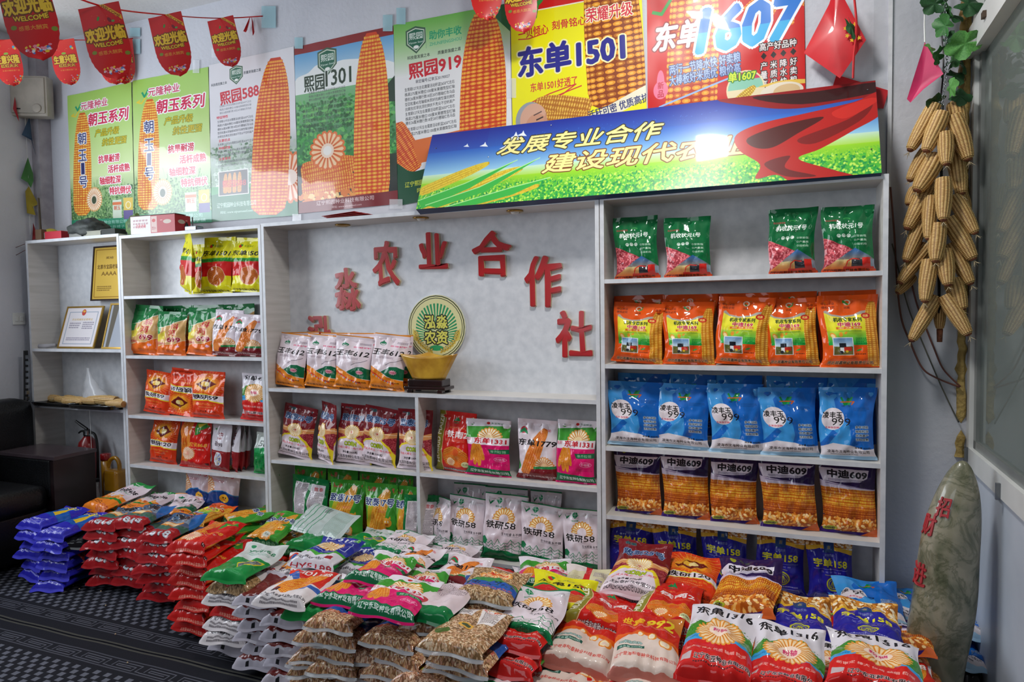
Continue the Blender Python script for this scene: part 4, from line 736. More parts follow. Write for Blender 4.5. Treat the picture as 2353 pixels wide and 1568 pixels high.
def P_588(A):
    A.rect(0, 0, 100, 190, 'e6e4ea'); A.grad(0, 88, 100, 146, 'e6e4ea', '6a8a6c'); A.spk(0, 100, 100, 150, 500, ['7a9a7a', '5a7c5c', '98b098', 'b8c8b8'], 2)
    A.rect(0, 148, 60, 162, '3a9a58'); A.poly([(0, 158), (100, 146), (100, 190), (0, 190)], '0f6e44'); badge(A, 33, 18, .9); A.text('科技是发展之本', 12, 25, 19, 3.4, '4a5058'); A.text('质量是强盛之道', 52, 18, 20, 3.4, '4a5058')
    A.text('熙园588', 36, 42, 46, 15, 'd41c34', bold=.03, rot=-.06); fineCH(A, 12, 50, (52, 56, 60), '70707c', 2.6); fineCH(A, 9, 52, (70, 74.5, 79, 83.5, 88), '34343c', 3); A.text('主要优点', 17, 93, 14, 3.4, 'd41c34'); fineCH(A, 9, 52, (97.5, 106, 110.5, 119, 123.5), '34343c', 3); A.text('种植密度', 17, 102, 14, 3.4, 'd41c34'); A.text('注意事项', 17, 115, 14, 3.4, 'd41c34'); A.text('特征特性', 15, 65, 14, 3.4, 'd41c34')
    A.rect(9, 130, 45, 160, 'e8e8e8'); A.rect(10, 131, 44, 159, '4a4044')
    for x in (17, 22, 28, 34): A.cob(x, 157, x+1, 133, 5, 'c07020', 'e8a038', 'f8d070', 4, 20)
    A.text('熙园588', 28, 146, 28, 8, 'd02838', bold=.02)
    A.setclip([(80, 0), (100, 0), (100, 190), (80, 190)]); A.ros(92, 146, 26, 30, 20, 'e87838', 'fbd8c0', 'f6e0d4', .3); A.setclip(None)
    A.cob(66, 187, 79, 8, 42, 'd03a14', 'f0902a', 'ffcc58', 11, 46); A.text('辽宁熙园种业科技有限公司', 30, 171, 46, 6, 'dce8e0', bold=.01); A.text('网址: www.xiyuanseed.com', 30, 180, 38, 4, 'c8dcd0')
def P_1301(A):
    A.grad(0, 0, 100, 46, '4a9ad8', 'e8eef0'); A.rect(0, 0, 100, 8, '8c1a20'); A.poly(A.smooth([(0, 34), (14, 28), (24, 22), (34, 30), (50, 22), (100, 34), (100, 60), (0, 60)]), 'eef2f2'); A.grad(0, 48, 100, 140, '7aba80', '14602c'); A.spk(0, 56, 100, 140, 1100, ['2c8a3c', '4aa850', '1c6a2c', '6abc60'], 2.2); A.poly([(88, 58), (100, 46), (100, 70), (86, 68)], '1c3a28')
    A.grad(0, 118, 100, 158, '2a3a2c', '121412', .95); badge(A, 34, 20, 1.1); A.text('熙园', 20, 39, 21, 15, '16321c', 'e8f0ec', .7, bold=.03); A.text('1301', 45, 37, 26, 15, '16321c', 'e8f0ec', .7, bold=.02); fineCH(A, 14, 52, (48, 51.5, 55), '4a4a50', 2.6)
    fineCH(A, 7, 57, (60, 65, 70, 75, 80, 85), '1c2c20', 3.4)
    A.cob(4, 128, 64, 122, 24, 'd8501c', 'f0a030', 'ffd468', 8, 26); A.cob(4, 142, 66, 138, 20, 'd8501c', 'f0a030', 'ffd468', 7, 26); A.grains(0, 148, 60, 158, 3, ['f0a040', 'ffd890', 'e88030'], 90); A.ros(32, 107, 19, 20, 18, 'e8742c', 'fbd4a8', 'f4dcc8', .36); A.ell(32, 107, 4.4, 4.6, 'f4f0ea')
    A.cob(75, 161, 79, 2, 35, 'dc4416', 'f4a42e', 'ffd85e', 10, 44); A.poly([(0, 155), (100, 153), (100, 166), (0, 166)], '7c1a22'); A.text('辽宁熙园种业科技有限公司', 48, 157.5, 58, 4.4, 'e8dcdc', bold=.01); A.text('网址: www.xiyuanfeed.com', 50, 163, 30, 2.8, 'd8c8c8')
def P_919(A):
    A.grad(0, 0, 100, 50, '6ab84a', 'eeeef0'); A.rect(0, 50, 100, 165, 'ececee'); A.poly([(80, 0), (100, 0), (100, 26)], '0f6a40'); badge(A, 20, 17, 1.0); A.line([(29, 8), (29, 27)], .5, '90b890'); A.text('助你丰收', 46, 16, 28, 8, '20a070', bold=.03); A.text('ZHUNIFENGSHOU', 46, 24, 28, 3, '50b088')
    A.text('科技是发展之本', 22, 33, 20, 3.4, '28302c', bold=.01); A.text('质量是强盛之道', 49, 33, 20, 3.4, '28302c', bold=.01); A.text('熙园919', 36, 45, 46, 14, 'd01c30', bold=.035, rot=-.04); A.text('审定编号:辽审玉20190027', 34, 56, 30, 3.4, '686870'); fineCH(A, 9, 53, (62, 66.5, 71, 75.5, 80, 84.5, 89, 93), '24262a', 3.4); fineCH(A, 11, 54, (99, 103.5), '24262a', 3.4)
    A.cob(-6, 94, 18, 138, 26, 'c83818', 'f08a2c', 'ffc060', 8, 26); A.poly([(14, 110), (60, 108), (60, 130), (20, 132)], 'e07030'); A.poly(A.smooth([(-5, 128), (12, 138), (26, 138), (60, 134), (105, 130), (105, 170), (-5, 170)]), '0c4e30'); A.text('辽宁熙园种业', 20, 150, 26, 5, 'd8d840', bold=.02); A.text('网址', 24, 157, 12, 4, 'd8d840')
    A.cob(75, 150, 79, 2, 39, 'd03814', 'f0982c', 'ffcc50', 10, 40)
def P_1501(A):
    A.rect(0, 0, 100, 150, 'f2ec16'); A.rect(0, 0, 100, 31, 'd81c1c'); A.line([(0, 31), (100, 30)], 1, 'f8f0e0'); A.ell(15, 31, 5, 5, 'd02020'); A.line([(10, 38), (14, 41), (20, 36), (22, 26)], 2.4, '2c9a40'); A.ell(21, 26, 6, 2, '2c9a40', -.5)
    A.text('一贝倾心', 18, 47, 24, 8, 'd02838', rot=-.03); A.line([(6, 51), (14, 52), (26, 50)], .8, 'd02838'); A.text('刻骨铭心', 46, 45, 26, 7, 'd02838'); A.cob(80, 118, 76, -20, 42, '8a3c10', 'e89a2c', 'ffc85c', 8, 30); A.text('荣耀升级', 76, 42, 34, 11, 'd83848', 'f8f4d8', .7, bold=.02)
    A.text('东单1501', 46, 70, 80, 23, '2a2a8c', 'f8f4b8', 1.2, bold=.05, rot=0); A.text('东单1501好透了', 33, 91, 36, 7, 'd03840'); A.line([(14, 103), (30, 98), (50, 94), (40, 100), (30, 102), (54, 96)], .9, 'd03840')
    A.cob(60, 116, 18, 103, 17, 'b06a24', 'e0a83c', 'f8d878', 6, 22); A.cob(60, 126, 20, 116, 16, 'b06a24', 'e0a83c', 'f8d878', 6, 22)
    A.ell(14, 116, 11.5, 14, '9aa0a8'); A.ell(16.5, 116, 10.5, 12.5, 'd8a890'); A.ell(19, 121, 8.5, 9, 'd0987c'); A.line([(17, 113), (23, 111)], .9, '5a4440'); A.line([(19, 117), (24, 115.5)], 1.1, '3a2c2c'); A.poly([(26, 112), (28, 120), (24, 121)], 'cc9478')
    A.poly([(56, 122), (100, 104), (100, 114), (60, 132)], 'ece6cc'); A.text('活秆可密 优质高抗', 80, 117, 44, 7, '20286c', bold=.02, rot=-.16)
def P_1607(A):
    A.rect(0, 0, 100, 110, 'cc1414'); A.cob(28, 124, 34, -20, 34, 'b8340c', 'f09a2a', 'ffc850', 8, 36); A.ell(8, 28, 6, 6, 'c02020'); A.line([(4, 34), (10, 36), (16, 28)], 2.2, '2c9a40')
    for a in range(9): A.cob(88, 30, 88+26*math.cos(a*.7), 34+22*math.sin(a*.7), 7, 'd86a18', 'f0a040', 'f8c068', 4, 14)
    A.text('东单', 21, 51, 31, 17, 'eeeaf0', '8a1010', .8, bold=.05, shear=.2); A.text('1607', 66, 51, 60, 27, '2c7cd8', 'f4f8ff', 1.6, bold=.05, shear=.2); A.setclip([(0, 52), (100, 52), (100, 66), (0, 66)]); A.text('1607', 66, 51, 60, 27, '38b0e8', None, bold=.05, shear=.2); A.setclip(None)
    A.text('高产好品种', 84, 67, 22, 5, 'f4eeee', '200808', .5)
    for i, t in enumerate(('产量高', '米质优', '降水快', '好卖粮')):
        x = 75.5+i*5.9; A.poly([(x, 70.5), (x+1.8, 72.8), (x, 75), (x-1.8, 72.8)], '18080a')
        for k, ch in enumerate(t): A.text(ch, x, 79+k*5.8, 4, 4.8, 'f4eeee', '200808', .5)
    A.text('两行一节降水快 好卖粮', 38, 72, 46, 6.5, 'a8c0e8', '284080', .5, rot=-.05); A.text('大棒板好米质优 粮价高', 38, 79, 46, 6.5, 'a8c0e8', '284080', .5, rot=-.05); A.line([(8, 96), (30, 90), (64, 81)], 1.2, '98b8e8')
    A.ell(9, 80, 2.6, 8, 'e87898'); A.ell(9, 85, 5, 6, 'e87898'); A.text('新', 9, 82, 4, 4.6, 'c02038'); A.text('品', 9, 87.5, 4, 4.6, 'c02038')
    A.ell(64, 92, 12, 12, 'e8d8b0'); A.setclip(A.ellp(64, 92, 11, 11)); A.rect(50, 80, 80, 86, 'd02858'); A.rect(50, 86, 80, 92, '8ac8b0'); A.cob(56, 102, 70, 91, 6, 'b88a20', 'e8c840', 'f8e880', 4, 14); A.setclip(None); A.text('单1607', 62, 83.5, 17, 6, 'd8e838', '308030', .6, bold=.04)
    A.poly(A.smooth([(72, 92), (86, 90), (104, 92), (104, 94), (86, 93)]), 'e8c050'); A.ell(86, 97, 13, 6, 'e8dcc8'); A.ell(89, 97, 8, 4.4, 'd8b888')
def mkposter(fn, W, H, px, corners, label, seed, **k):
    A = Art(W, H, px, seed=seed); fn(A); return sheet('poster', corners, A.image('poster_print_%d' % seed), label, 'poster', seed=seed, **k)
mkposter(P_chaoyu, 100, 195, 420, wq((156, 221), (303, 189), (310, 525), (166, 530)), 'leftmost light green poster with one cob and red slogans', 1)
mkposter(P_chaoyu, 100, 195, 420, wq((305, 186), (479, 154), (488, 511), (311, 520)), 'second light green poster from the left, beside the white one', 2)
mkposter(P_588, 100, 190, 560, wq((481, 150), (676, 107), (686, 495), (487, 510)), 'white poster with a tall orange cob and green foot', 3)
mkposter(P_1301, 100, 166, 640, wq((677, 109), (904, 59), (915, 469), (687, 491)), 'poster with blue sky, green field and dark red borders', 4)
mkposter(P_919, 100, 168, 640, wq((905, 58), (1171, 7), (1179, 425), (915, 473)), 'white poster with green top and red numerals beside the yellow poster', 5)
mkposter(P_1501, 100, 150, 700, wq((1172, -55), (1470, -110), (1490, 330), (1180, 380)), 'yellow poster with navy lettering and a bald man', 6)
mkposter(P_1607, 100, 110, 760, wq((1486, -90), (1846, -150), (1851, 250), (1489, 300)), 'red poster with large blue numerals', 7, rip=1.3, amp=.003)

# long banner board leaning on the wall
A = Art(250, 46, 1700, seed=9)
A.grad(0, 0, 250, 26, '1c2c94', '4a9ae0'); A.grad(0, 12, 250, 28, '2c62c0', 'a8dcf0'); A.grad(0, 26, 250, 33, 'c8e8d0', 'a8dc30'); A.grad(0, 31, 250, 46, '9cd828', '2ca84c')
A.spk(0, 35, 250, 46, 3800, ['2ca84c', '52c03c', '1c9048', '98dc40', 'c8f060'], .8); A.spk(0, 33, 250, 38, 900, ['70c838', 'a0dc38'], .5); A.grad(0, 0, 40, 12, '20208c', '2848b0', .5)
A.cob(0, 36, 44, 22, 6, 'c8a020', 'f0d838', 'fff080', 6, 60, .95); A.cob(4, 46, 66, 27, 8, 'c8a020', 'f4dc38', 'fff48a', 6, 70, .95); A.cob(30, 46, 78, 38, 5, 'c8a020', 'f0d838', 'fff080', 5, 60, .95)
for a in ([(0, 41), (30, 33), (62, 22), (34, 36), (4, 46)], [(6, 44), (40, 36), (76, 22), (44, 39), (14, 46)], [(20, 46), (60, 38), (84, 34), (62, 42), (40, 46)]): A.poly(a, '3cb848'); A.line([a[0], a[1], a[2]], .5, 'b8f0a0')
for x, y, s in ((26, 10, 1), (38, 11, 1.4), (57, 9, 2.6), (62, 7, 1.6), (52, 14, 1.6)): A.poly([(x-2*s, y), (x, y-.8*s), (x+.4*s, y-1.8*s), (x+1*s, y-.6*s), (x+2.2*s, y+.6*s), (x, y+.3*s)], 'eef4f8')
A.text('发展专业合作', 97, 13, 96, 10, 'f4ec9a', '3a3018', .55, bold=.035, shear=.35, rot=0); A.text('建设现代农业', 135, 26, 110, 10.5, 'f4ec9a', '7a4020', .55, bold=.035, shear=.35)
SM = A.smooth; A.poly(SM([(176, -1), (251, -1), (252, 7), (236, 9), (214, 10), (196, 7)]), '8c1418'); A.poly(SM([(192, 1), (222, 2), (252, 1), (252, 6), (216, 8)]), '341012'); A.poly(SM([(184, 21), (196, 16), (218, 13), (240, 10), (252, 6), (252, 17), (238, 25), (224, 32), (214, 36), (230, 43), (238, 47), (214, 48), (204, 43), (194, 44), (196, 37), (186, 29)]), 'b41c18')
A.poly(SM([(190, 23), (206, 18), (226, 16), (214, 23), (202, 29), (193, 28)]), '4c1010'); A.poly(SM([(214, 26), (236, 19), (248, 12), (242, 20), (222, 29)]), '7c1414'); A.poly(SM([(198, 37), (210, 34), (208, 40), (222, 45), (208, 44)]), '6a1012'); A.poly(SM([(230, 14), (246, 9), (250, 11), (236, 18)]), 'cc2a22')
A.spk(60, 6, 180, 10, 60, ['3c6cc8'], .3)
BL_, BR_ = Vector((-.985, -.045, 2.109)), Vector((1.195, -.02, 2.109)); TLp, TRp = atY(978, 308, .165), atY(2020, 190, .17)
up = ((TLp-BL_)+(TRp-BR_))/2; ex = (BR_-BL_).normalized(); up = up-ex*up.dot(ex); hgt = up.length; up.normalize(); nn = ex.cross(up)
if nn.y > 0: nn = -nn
bo = BL_; L_ = (BR_-BL_).length; bn = empty('banner_board', tuple(bo), label='long blue sky and cornfield banner board leaning above the shelves', cat='banner')
th = .05
def bp_(a, h, d): return ex*a+up*h-nn*d
V = [bp_(0, 0, 0), bp_(L_, 0, 0), bp_(L_, hgt, 0), bp_(0, hgt, 0), bp_(0, 0, th), bp_(L_, 0, th), bp_(L_, hgt, th), bp_(0, hgt, th)]
obj('frame', mesh('frame', V, [(4,5,1,0),(5,6,2,1),(6,7,3,2),(7,4,0,3),(7,6,5,4)], paint('blue_metal_edge', '1e3560', .35)), bn)
nx, ny = 48, 10; V, UV, F = [], [], []
for j in range(ny+1):
    for i in range(nx+1): V.append(bp_(L_*i/nx, hgt*j/ny, -.001-.0016*math.sin(math.pi*j/ny)*(1+noise.noise(Vector((i*.3, j*.3, 1)))))); UV.append((i/nx, j/ny))
for j in range(ny):
    for i in range(nx): a = j*(nx+1)+i; F.append((a, a+1, a+nx+2, a+nx+1))
obj('printed_face', mesh('printed_face', V, F, printed('banner_film', A.image('banner_print'), .3, .9, .03, 3, .04), True, UV), bn)
for u_, v_ in ((.02, .8), (.985, .9), (.985, .25), (.53, .3), (.32, .93), (.4, .5), (.17, .6)):
    p = bp_(L_*u_, hgt*v_, -.002); m = MB().lathe([(.004, 0), (.003, .003), (.001, .004)], 10); o = m.build('rivet', M_STEEL, bn); o.location = p; o.rotation_euler = nn.to_track_quat('Z', 'Y').to_euler()

# pale tape strips
for k, (x0, y0, x1, y1, lb) in enumerate(((601, 14, 634, 64, 'large pale blue tape square holding the upper flag string'), (298, 64, 322, 84, 'pale blue tape above the end of the lower flag string'), (303, 90, 322, 124, 'pale blue tape below the end of the lower flag string'), (880, 34, 902, 72, 'pale blue tape strip above the blue sky poster'), (911, 18, 932, 56, 'pale blue tape strip left of the green topped poster'), (677, 86, 696, 112, 'pale tape at the top left corner of the blue sky poster'), (486, 110, 508, 132, 'pale tape above the white poster corner'), (443, 138, 458, 168, 'pale tape above the second green poster'), (672, 492, 692, 520, 'pale tape below the corner between two posters'), (895, 458, 925, 480, 'pale tape at the lower left corner of the green topped poster'), (1165, 180, 1186, 225, 'faint tape joining the yellow poster and its left neighbour'))):
    c = [atY(x, y, YB-.009) for x, y in ((x0, y0), (x1, y0), (x1, y1), (x0, y1))]
    sheet('tape_strip', c, None, lb, 'tape', 4, 4, .0005, mat=film('tape_film_%d' % k, (.45, .72, .8), .6, .2) if k < 6 else FILM, seed=k, group='tape strips on the wall')

# ------------------------------------------------------------------ red letters on the central back board
def letter(ch, px, py, w, h, rot, label, dist=0):
    c = bpy.data.curves.new('t', 'FONT'); c.body = ch; c.extrude = .5; c.resolution_u = 3
    o = bpy.data.objects.new('t', c); me = o.to_mesh(); V = [v.co.copy() for v in me.vertices]; F = [tuple(p.vertices) for p in me.polygons]; N_ = [p.normal.z for p in me.polygons]; o.to_mesh_clear(); bpy.data.objects.remove(o)
    x0, x1 = min(v.x for v in V), max(v.x for v in V); y0, y1 = min(v.y for v in V), max(v.y for v in V); p = atY(px, py, .19); d = depth(p); W = w/FPX*d; H = h/FPX*d; cr, sr = math.cos(rot), math.sin(rot); O = []
    for v in V:
        x = ((v.x-x0)/(x1-x0)-.5)*W; z = ((v.y-y0)/(y1-y0)-.5)*H
        x += .006*noise.noise(Vector((x*16, z*16, 3)))*2; z += x*.22*dist+.006*noise.noise(Vector((x*14, z*14, 9)))*2
        O.append((x*cr-z*sr, -v.z*.018*1, x*sr+z*cr))
    n0 = len(O); O0, F0, N0 = list(O), list(F), list(N_)
    for q in range(8):
        dx, dz = .0085*math.cos(q*math.pi/4+.4), .0065*math.sin(q*math.pi/4+.4); b0 = len(O); O += [(x+dx, y+.0006*(q+1), z+dz) for x, y, z in O0]; F += [tuple(i+b0 for i in f) for f in F0]; N_ += N0
    me = mesh('sign_letter', O, F, M_RED); me.materials.append(M_CREAM)
    for q, nz in zip(me.polygons, N_):
        if nz < .5: q.material_index = 1
    tag(obj('sign_letter', me, None, (p.x, .204, p.z)), label, 'letter', 'red letters on the central back board')
for a in (('泓', 735, 762, 66, 72, .1, 'partly hidden red letter just above the white and orange bags'), ('淼', 795, 665, 66, 92, .05, 'dense red letter, second from the lower left of the arc'), ('农', 885, 606, 66, 98, .0, 'red letter third along the arc from the left'), ('业', 993, 577, 72, 78, 0, 'red letter fourth along the arc, left of the peaked one'),
          ('合', 1128, 583, 92, 98, 0, 'peaked red letter at the top of the arc'), ('作', 1247, 646, 84, 112, 0, 'red letter second from the right of the arc'), ('社', 1318, 768, 82, 104, 0, 'lowest red letter at the right end of the arc')): letter(*a)

# round sign, ingot
A = Art(100, 100, 520, 'e4dfa4', 6); A.ring(50, 50, 49, 49, 1.4, '1c241c'); A.ring(50, 50, 45.5, 45.5, 1, '1c241c')
E_ = []
for i in range(30):
    a = math.pi*(1.08+i*.0282*1.0*1.06) if False else math.radians(-200+i*7.6); E_.append(Art.edges([(50+8*math.cos(a-.02), 62+8*math.sin(a-.02)), (50+50*math.cos(a-.035), 62+50*math.sin(a-.035)), (50+50*math.cos(a+.035), 62+50*math.sin(a+.035)), (50+8*math.cos(a+.02), 62+8*math.sin(a+.02))]))
A.setclip(A.ellp(50, 50, 36, 37)); A.fill(np.concatenate(E_), '18945c'); A.ell(50, 96, 22, 18, '30a868'); A.setclip(None)
for s in (-1, 1):
    A.poly([(50+s*42, 52), (50+s*30, 62), (50+s*34, 72), (50+s*41, 70)], 'd8c868')
    for i in range(9): a = math.radians(90+s*(-14-i*8)); x, y = 50+39*math.cos(a)*1, 50+39*math.sin(a); A.ell(x, y, 3.6, 1.8, 'd0b040', a+1.1*s); A.ell(x-3*math.cos(a), y-3*math.sin(a), 3.4, 1.6, '4a4020', a-.6*s); A.ell(x-3*math.cos(a), y-3*math.sin(a), 2.6, 1.1, 'e0c860', a-.6*s)
for t, x, y in (('泓', 39, 42), ('淼', 60, 42), ('农', 39, 66), ('资', 60, 66)): A.text(t, x, y, 19, 20, 'dcd860', '1a2018', 1.8, bold=.04)
pc = atY(1003, 752, .2); dd = depth(pc); RS = 74/FPX*dd
sg = empty('round_sign', (pc.x, .205, pc.z), label='round cream and green sign fixed to the central back board', cat='sign')
ti = 0; n = 64; zc = 0
def dsk(r, y): return [(r*math.cos(2*math.pi*i/n), y, zc+r*math.sin(2*math.pi*i/n)) for i in range(n)]
rim = MB().add(dsk(RS, -.008)+dsk(RS, .008), [tuple((i, (i+1) % n, n+(i+1) % n, n+i)) for i in range(n)]+[tuple(range(n, 2*n))[::-1]]); o = rim.build('rim', M_WHITE, sg); o.rotation_euler.x = ti
V = dsk(RS, -.0085); UV = [(.5+.5*math.cos(2*math.pi*i/n), .5+.5*math.sin(2*math.pi*i/n)) for i in range(n)]
o = obj('sign_face', mesh('sign_face', V, [tuple(range(n))], printed('sign_face', A.image('round_sign_print'), .35, .3, 0), False, UV), sg); o.rotation_euler.x = ti
pi = atY(985, 850, .075); di = depth(pi); sI = 152/FPX*di/2   # half width of the ingot
ig = empty('gold_ingot_ornament', (pi.x, .075, 1.119+.078), label='yellow stone ingot ornament on a dark carved stand before the round sign', cat='ornament')
V, F = [], []; nr, nc = 18, 40
for j in range(nr+1):
    t = j/nr;  
    for i in range(nc):
        a = 2*math.pi*i/nc; e = abs(math.cos(a))**2.2
        if t <= .75: k = t/.75; rx = sI*(.56+.36*k+.08*e*k); ry = .045+.014*k; zz = .125*k+.018*e*k
        else: k = (t-.75)/.25; rx = sI*(1.0-.0*k)*(1-k)*(.92+.08*e)+.001; ry = .059*(1-k)+.001; zz = .125+.018*e*(1-k)-.016*math.sin(k*math.pi*.5)*(1-k)*2+.022*k*k
        V.append((rx*math.cos(a), ry*math.sin(a), zz))
for j in range(nr):
    for i in range(nc): F.append((j*nc+i, j*nc+(i+1) % nc, (j+1)*nc+(i+1) % nc, (j+1)*nc+i))
F.append(tuple(range(nc))[::-1]); F.append(tuple(range(nr*nc, nr*nc+nc)))
obj('ingot', mesh('ingot', V, F, M_JADE, True), ig)
stn = tag(empty('stand', (pi.x, .075, 1.119)), 'dark carved rosewood stand under the yellow ingot', 'stand')
s_ = .085*1.15; MB().box((-s_*1.1, -.05, .034), (s_*1.1, .055, .076), .008).build('stand_top', M_ROSE, stn); MB().box((-s_*1.3, -.055, .018), (s_*1.3, .06, .036), .005).build('apron', M_ROSE, stn)
for sx in (-1, 1):
    for sy in (-1, 1): MB().box((sx*s_*.95-.016, sy*.045-.01, 0), (sx*s_*.95+.016, sy*.045+.01, .02), .004).build('leg', M_ROSE, stn)
# ------------------------------------------------------------------ corn cobs
def cobmesh(var):
    R = random.Random(var+50); nk, nr, s = 14, 32, 3; L, r0 = .2, .0255; V, C, F = [], [], []; nc = nk*s; nl = nr*s
    kv = [[R.random() for _ in range(nk)] for _ in range(nr+1)]
    for j in range(nl+1):
        t = j/nl; pr = (1-.42*max(0, (t-.35)/.65)**2.2)*(.90+.10*min(1, t*6))
        if t > .97: pr *= .82
        for i in range(nc):
            fi, fj = (i % s)/s, (j % s)/s; k = (math.sin(math.pi*fi)**.6 if i % s else 0)*(math.sin(math.pi*fj)**.5 if j % s else 0)
            a = 2*math.pi*(i/nc)+.12*math.sin(t*3+var); q = kv[min(j//s, nr)][i//s]
            r = r0*pr*(1+.17*k+(q-.5)*.05*k); V.append((r*math.cos(a), r*math.sin(a), -L*t))
            w_ = k if i % s else 0; base, hi = (.34, .19, .06), (.93-.10*q, .72-.14*q, .36-.08*q); w_ = min(1, w_*1.15+(.25 if (i % s) else 0)); cr = max(0, k-.8)*1.3
            C.append(tuple(base[m_]*(1-w_)+hi[m_]*w_+(.9-hi[m_])*cr*.5 for m_ in range(3)))
    for j in range(nl):
        for i in range(nc): F.append((j*nc+(i+1) % nc, j*nc+i, (j+1)*nc+i, (j+1)*nc+(i+1) % nc))
    F.append(tuple(range(nc))); F.append(tuple(range(nl*nc, nl*nc+nc))[::-1])
    me = mesh('corn_cob', V, F, M_COB, True); ca = me.color_attributes.new('kernel', 'FLOAT_COLOR', 'POINT'); ca.data.foreach_set('color', np.array([(*c, 1) for c in C], np.float32).ravel()); return me
M_COB, nt, b = newmat('dry_kernels'); at_ = nt.nodes.new('ShaderNodeAttribute'); at_.attribute_name = 'kernel'; gm = nt.nodes.new('ShaderNodeGamma'); gm.inputs[1].default_value = 1.35
nt.links.new(at_.outputs[0], gm.inputs[0]); nt.links.new(gm.outputs[0], b.inputs['Base Color']); b.inputs['Roughness'].default_value = .42
COBS = [cobmesh(i) for i in range(3)]
rr = random.Random(2); m = MB().lathe([(.0125, .0), (.012, -.004), (.009, -.008), (.003, -.009)], 14); CORE = m.mesh('cob_end', M_CORE, True)
m = MB()
for i in range(5): a = i*1.3; m.tube([(0, 0, 0), (.006*math.cos(a), .006*math.sin(a), -.012), (.014*math.cos(a), .014*math.sin(a), -.02-.006*(i % 2))], [.0012, .001, .0004], 5)
SILK = m.mesh('husk_scrap', paint('husk', 'b8a888', .9))
def put_cob(p0, p1, wid, label, group, i=0, silk=True):
    p0, p1 = Vector(p0), Vector(p1); d = p1-p0; L = d.length; q = (-d).to_track_quat('Z', 'X'); s = wid/.055
    o = obj('corn_cob', COBS[i % 3]); o.matrix_world = Matrix.Translation(p0) @ q.to_matrix().to_4x4() @ Matrix.Rotation(i*1.7, 4, 'Z') @ Matrix.Diagonal((s, s, L/.2, 1))
    tag(o, label, 'corn cob', group); e = obj('cob_end', CORE, o); e.location = (0, 0, -.198)
    if silk: h = obj('husk_scrap', SILK, o); h.location = (0, 0, -.21)
    return o
HC = [(735,445,630,635,72,.10),(765,480,698,640,78,.05),(815,438,850,540,72,.13),(815,492,876,675,80,.06),(777,565,784,696,68,.02),(695,640,628,765,62,.11),(745,662,660,808,88,.06),(815,640,848,820,74,.09),(650,800,622,868,52,.15),(715,775,618,968,78,.10),(771,757,771,932,72,.01),(714,833,707,1012,62,.05),(815,830,905,987,68,.07),(840,800,875,895,50,.14),(684,925,612,1105,66,.10),(793,925,896,1097,78,.07),(747,950,738,1107,76,.03),(703,1040,588,1197,68,.11),(640,1170,576,1242,52,.15),(768,1060,792,1208,76,.04),(712,1103,692,1277,72,.04),(797,1035,886,1202,70,.09),(806,1185,850,1312,78,.07),(738,1258,636,1442,68,.07),(775,1253,876,1417,72,.05)]
WH = ['topmost outer left', 'upper front left', 'topmost right, half hidden', 'long upper right', 'short upper front middle', 'slim left, below the topmost pair', 'thick left', 'right of the upper centre', 'half hidden, far left at a third of the height', 'long dark left', 'upright front middle', 'slim upright, left of the front middle one', 'right, pointing outwards at mid height', 'half hidden, right at mid height', 'left at mid height', 'thick right, below mid height', 'front middle, below the upright one', 'lower left, pointing outwards', 'half hidden, lowest far left', 'lower front middle', 'lower upright left', 'lower right, pointing outwards', 'lower right, steep', 'bottom left, long', 'bottom right, long']
for i, (x0, y0, x1, y1, w_, yy) in enumerate(HC):
    a, b_ = atY(1750+x0/1.844, y0/1.844, yy+.03), atY(1750+x1/1.844, y1/1.844, yy-.005); wd = w_/1.844/FPX*depth(a)
    put_cob(a, b_, wd*.86, 'corn cob of the hanging bunch, '+WH[i], 'corn cobs of the hanging bunch', i)
a, b_ = atY(1750+755/1.844, 1300/1.844, .13), atY(1750+755/1.844, 1395/1.844, .12); put_cob(a, b_, .045, 'stubby half-shelled corn cob at the very bottom middle of the hanging bunch', 'corn cobs of the hanging bunch', 4, False)
m = MB().tube([b_, b_-Vector((0, 0, .055))], [.012, .010], 10); tag(m.build('bare_corn_core', M_CORE, smooth=True), 'bare brown corn core at the foot of the hanging bunch', 'corn core')
# chain, strand wire
def curve3(pts, n=24):
    pts = [Vector(p) for p in pts]; out = []
    P = [pts[0]]+pts+[pts[-1]]
    for i in range(1, len(P)-2):
        for k in range(n):
            t = k/n; a, b_, c, d = P[i-1:i+3]; out.append(.5*((2*b_)+(c-a)*t+(2*a-5*b_+4*c-d)*t*t+(3*b_-a-3*c+d)*t**3))
    out.append(pts[-1]); return out
cp = curve3([atY(2172, -30, .12), atY(2172, 60, .11), atY(2176, 130, .10), atY(2172, 180, .09), atY(2165, 245, .085)], 12)
ch = empty('hanging_chain', tuple(cp[0]), label='grey metal chain holding the corn bunch', cat='chain'); tor = []
V, F = [], []
for i in range(14):
    a = 2*math.pi*i/14; cx, cy = .0042*math.cos(a), .0085*math.sin(a)
    for k in range(5): b2 = 2*math.pi*k/5; V.append((cx*(1+.32*math.cos(b2)), .0014*math.sin(b2), cy*(1+.16*math.cos(b2))))
for i in range(14):
    for k in range(5): F.append((i*5+k, i*5+(k+1) % 5, ((i+1) % 14)*5+(k+1) % 5, ((i+1) % 14)*5+k))
LK = mesh('link', V, F, M_STEEL, True); tot = 0; last = cp[0]; k = 0
for p, q in zip(cp[:-1], cp[1:]):
    seg = (q-p).length; st = 0
    while tot < seg:
        pos = p+(q-p)*(tot/seg); o = obj('link', LK, ch); o.location = pos-cp[0]; o.rotation_euler = (0, 0, k % 2*math.pi/2); k += 1; tot += .0135
    tot -= seg
m = MB().tube(curve3([atY(2165, 245, .085), atY(2163, 400, .10), atY(2158, 560, .10), atY(2158, 720, .11)], 8), .006, 6); tag(m.build('binding_cord', M_BLACK), 'black cord binding the hanging corn cobs together', 'cord')
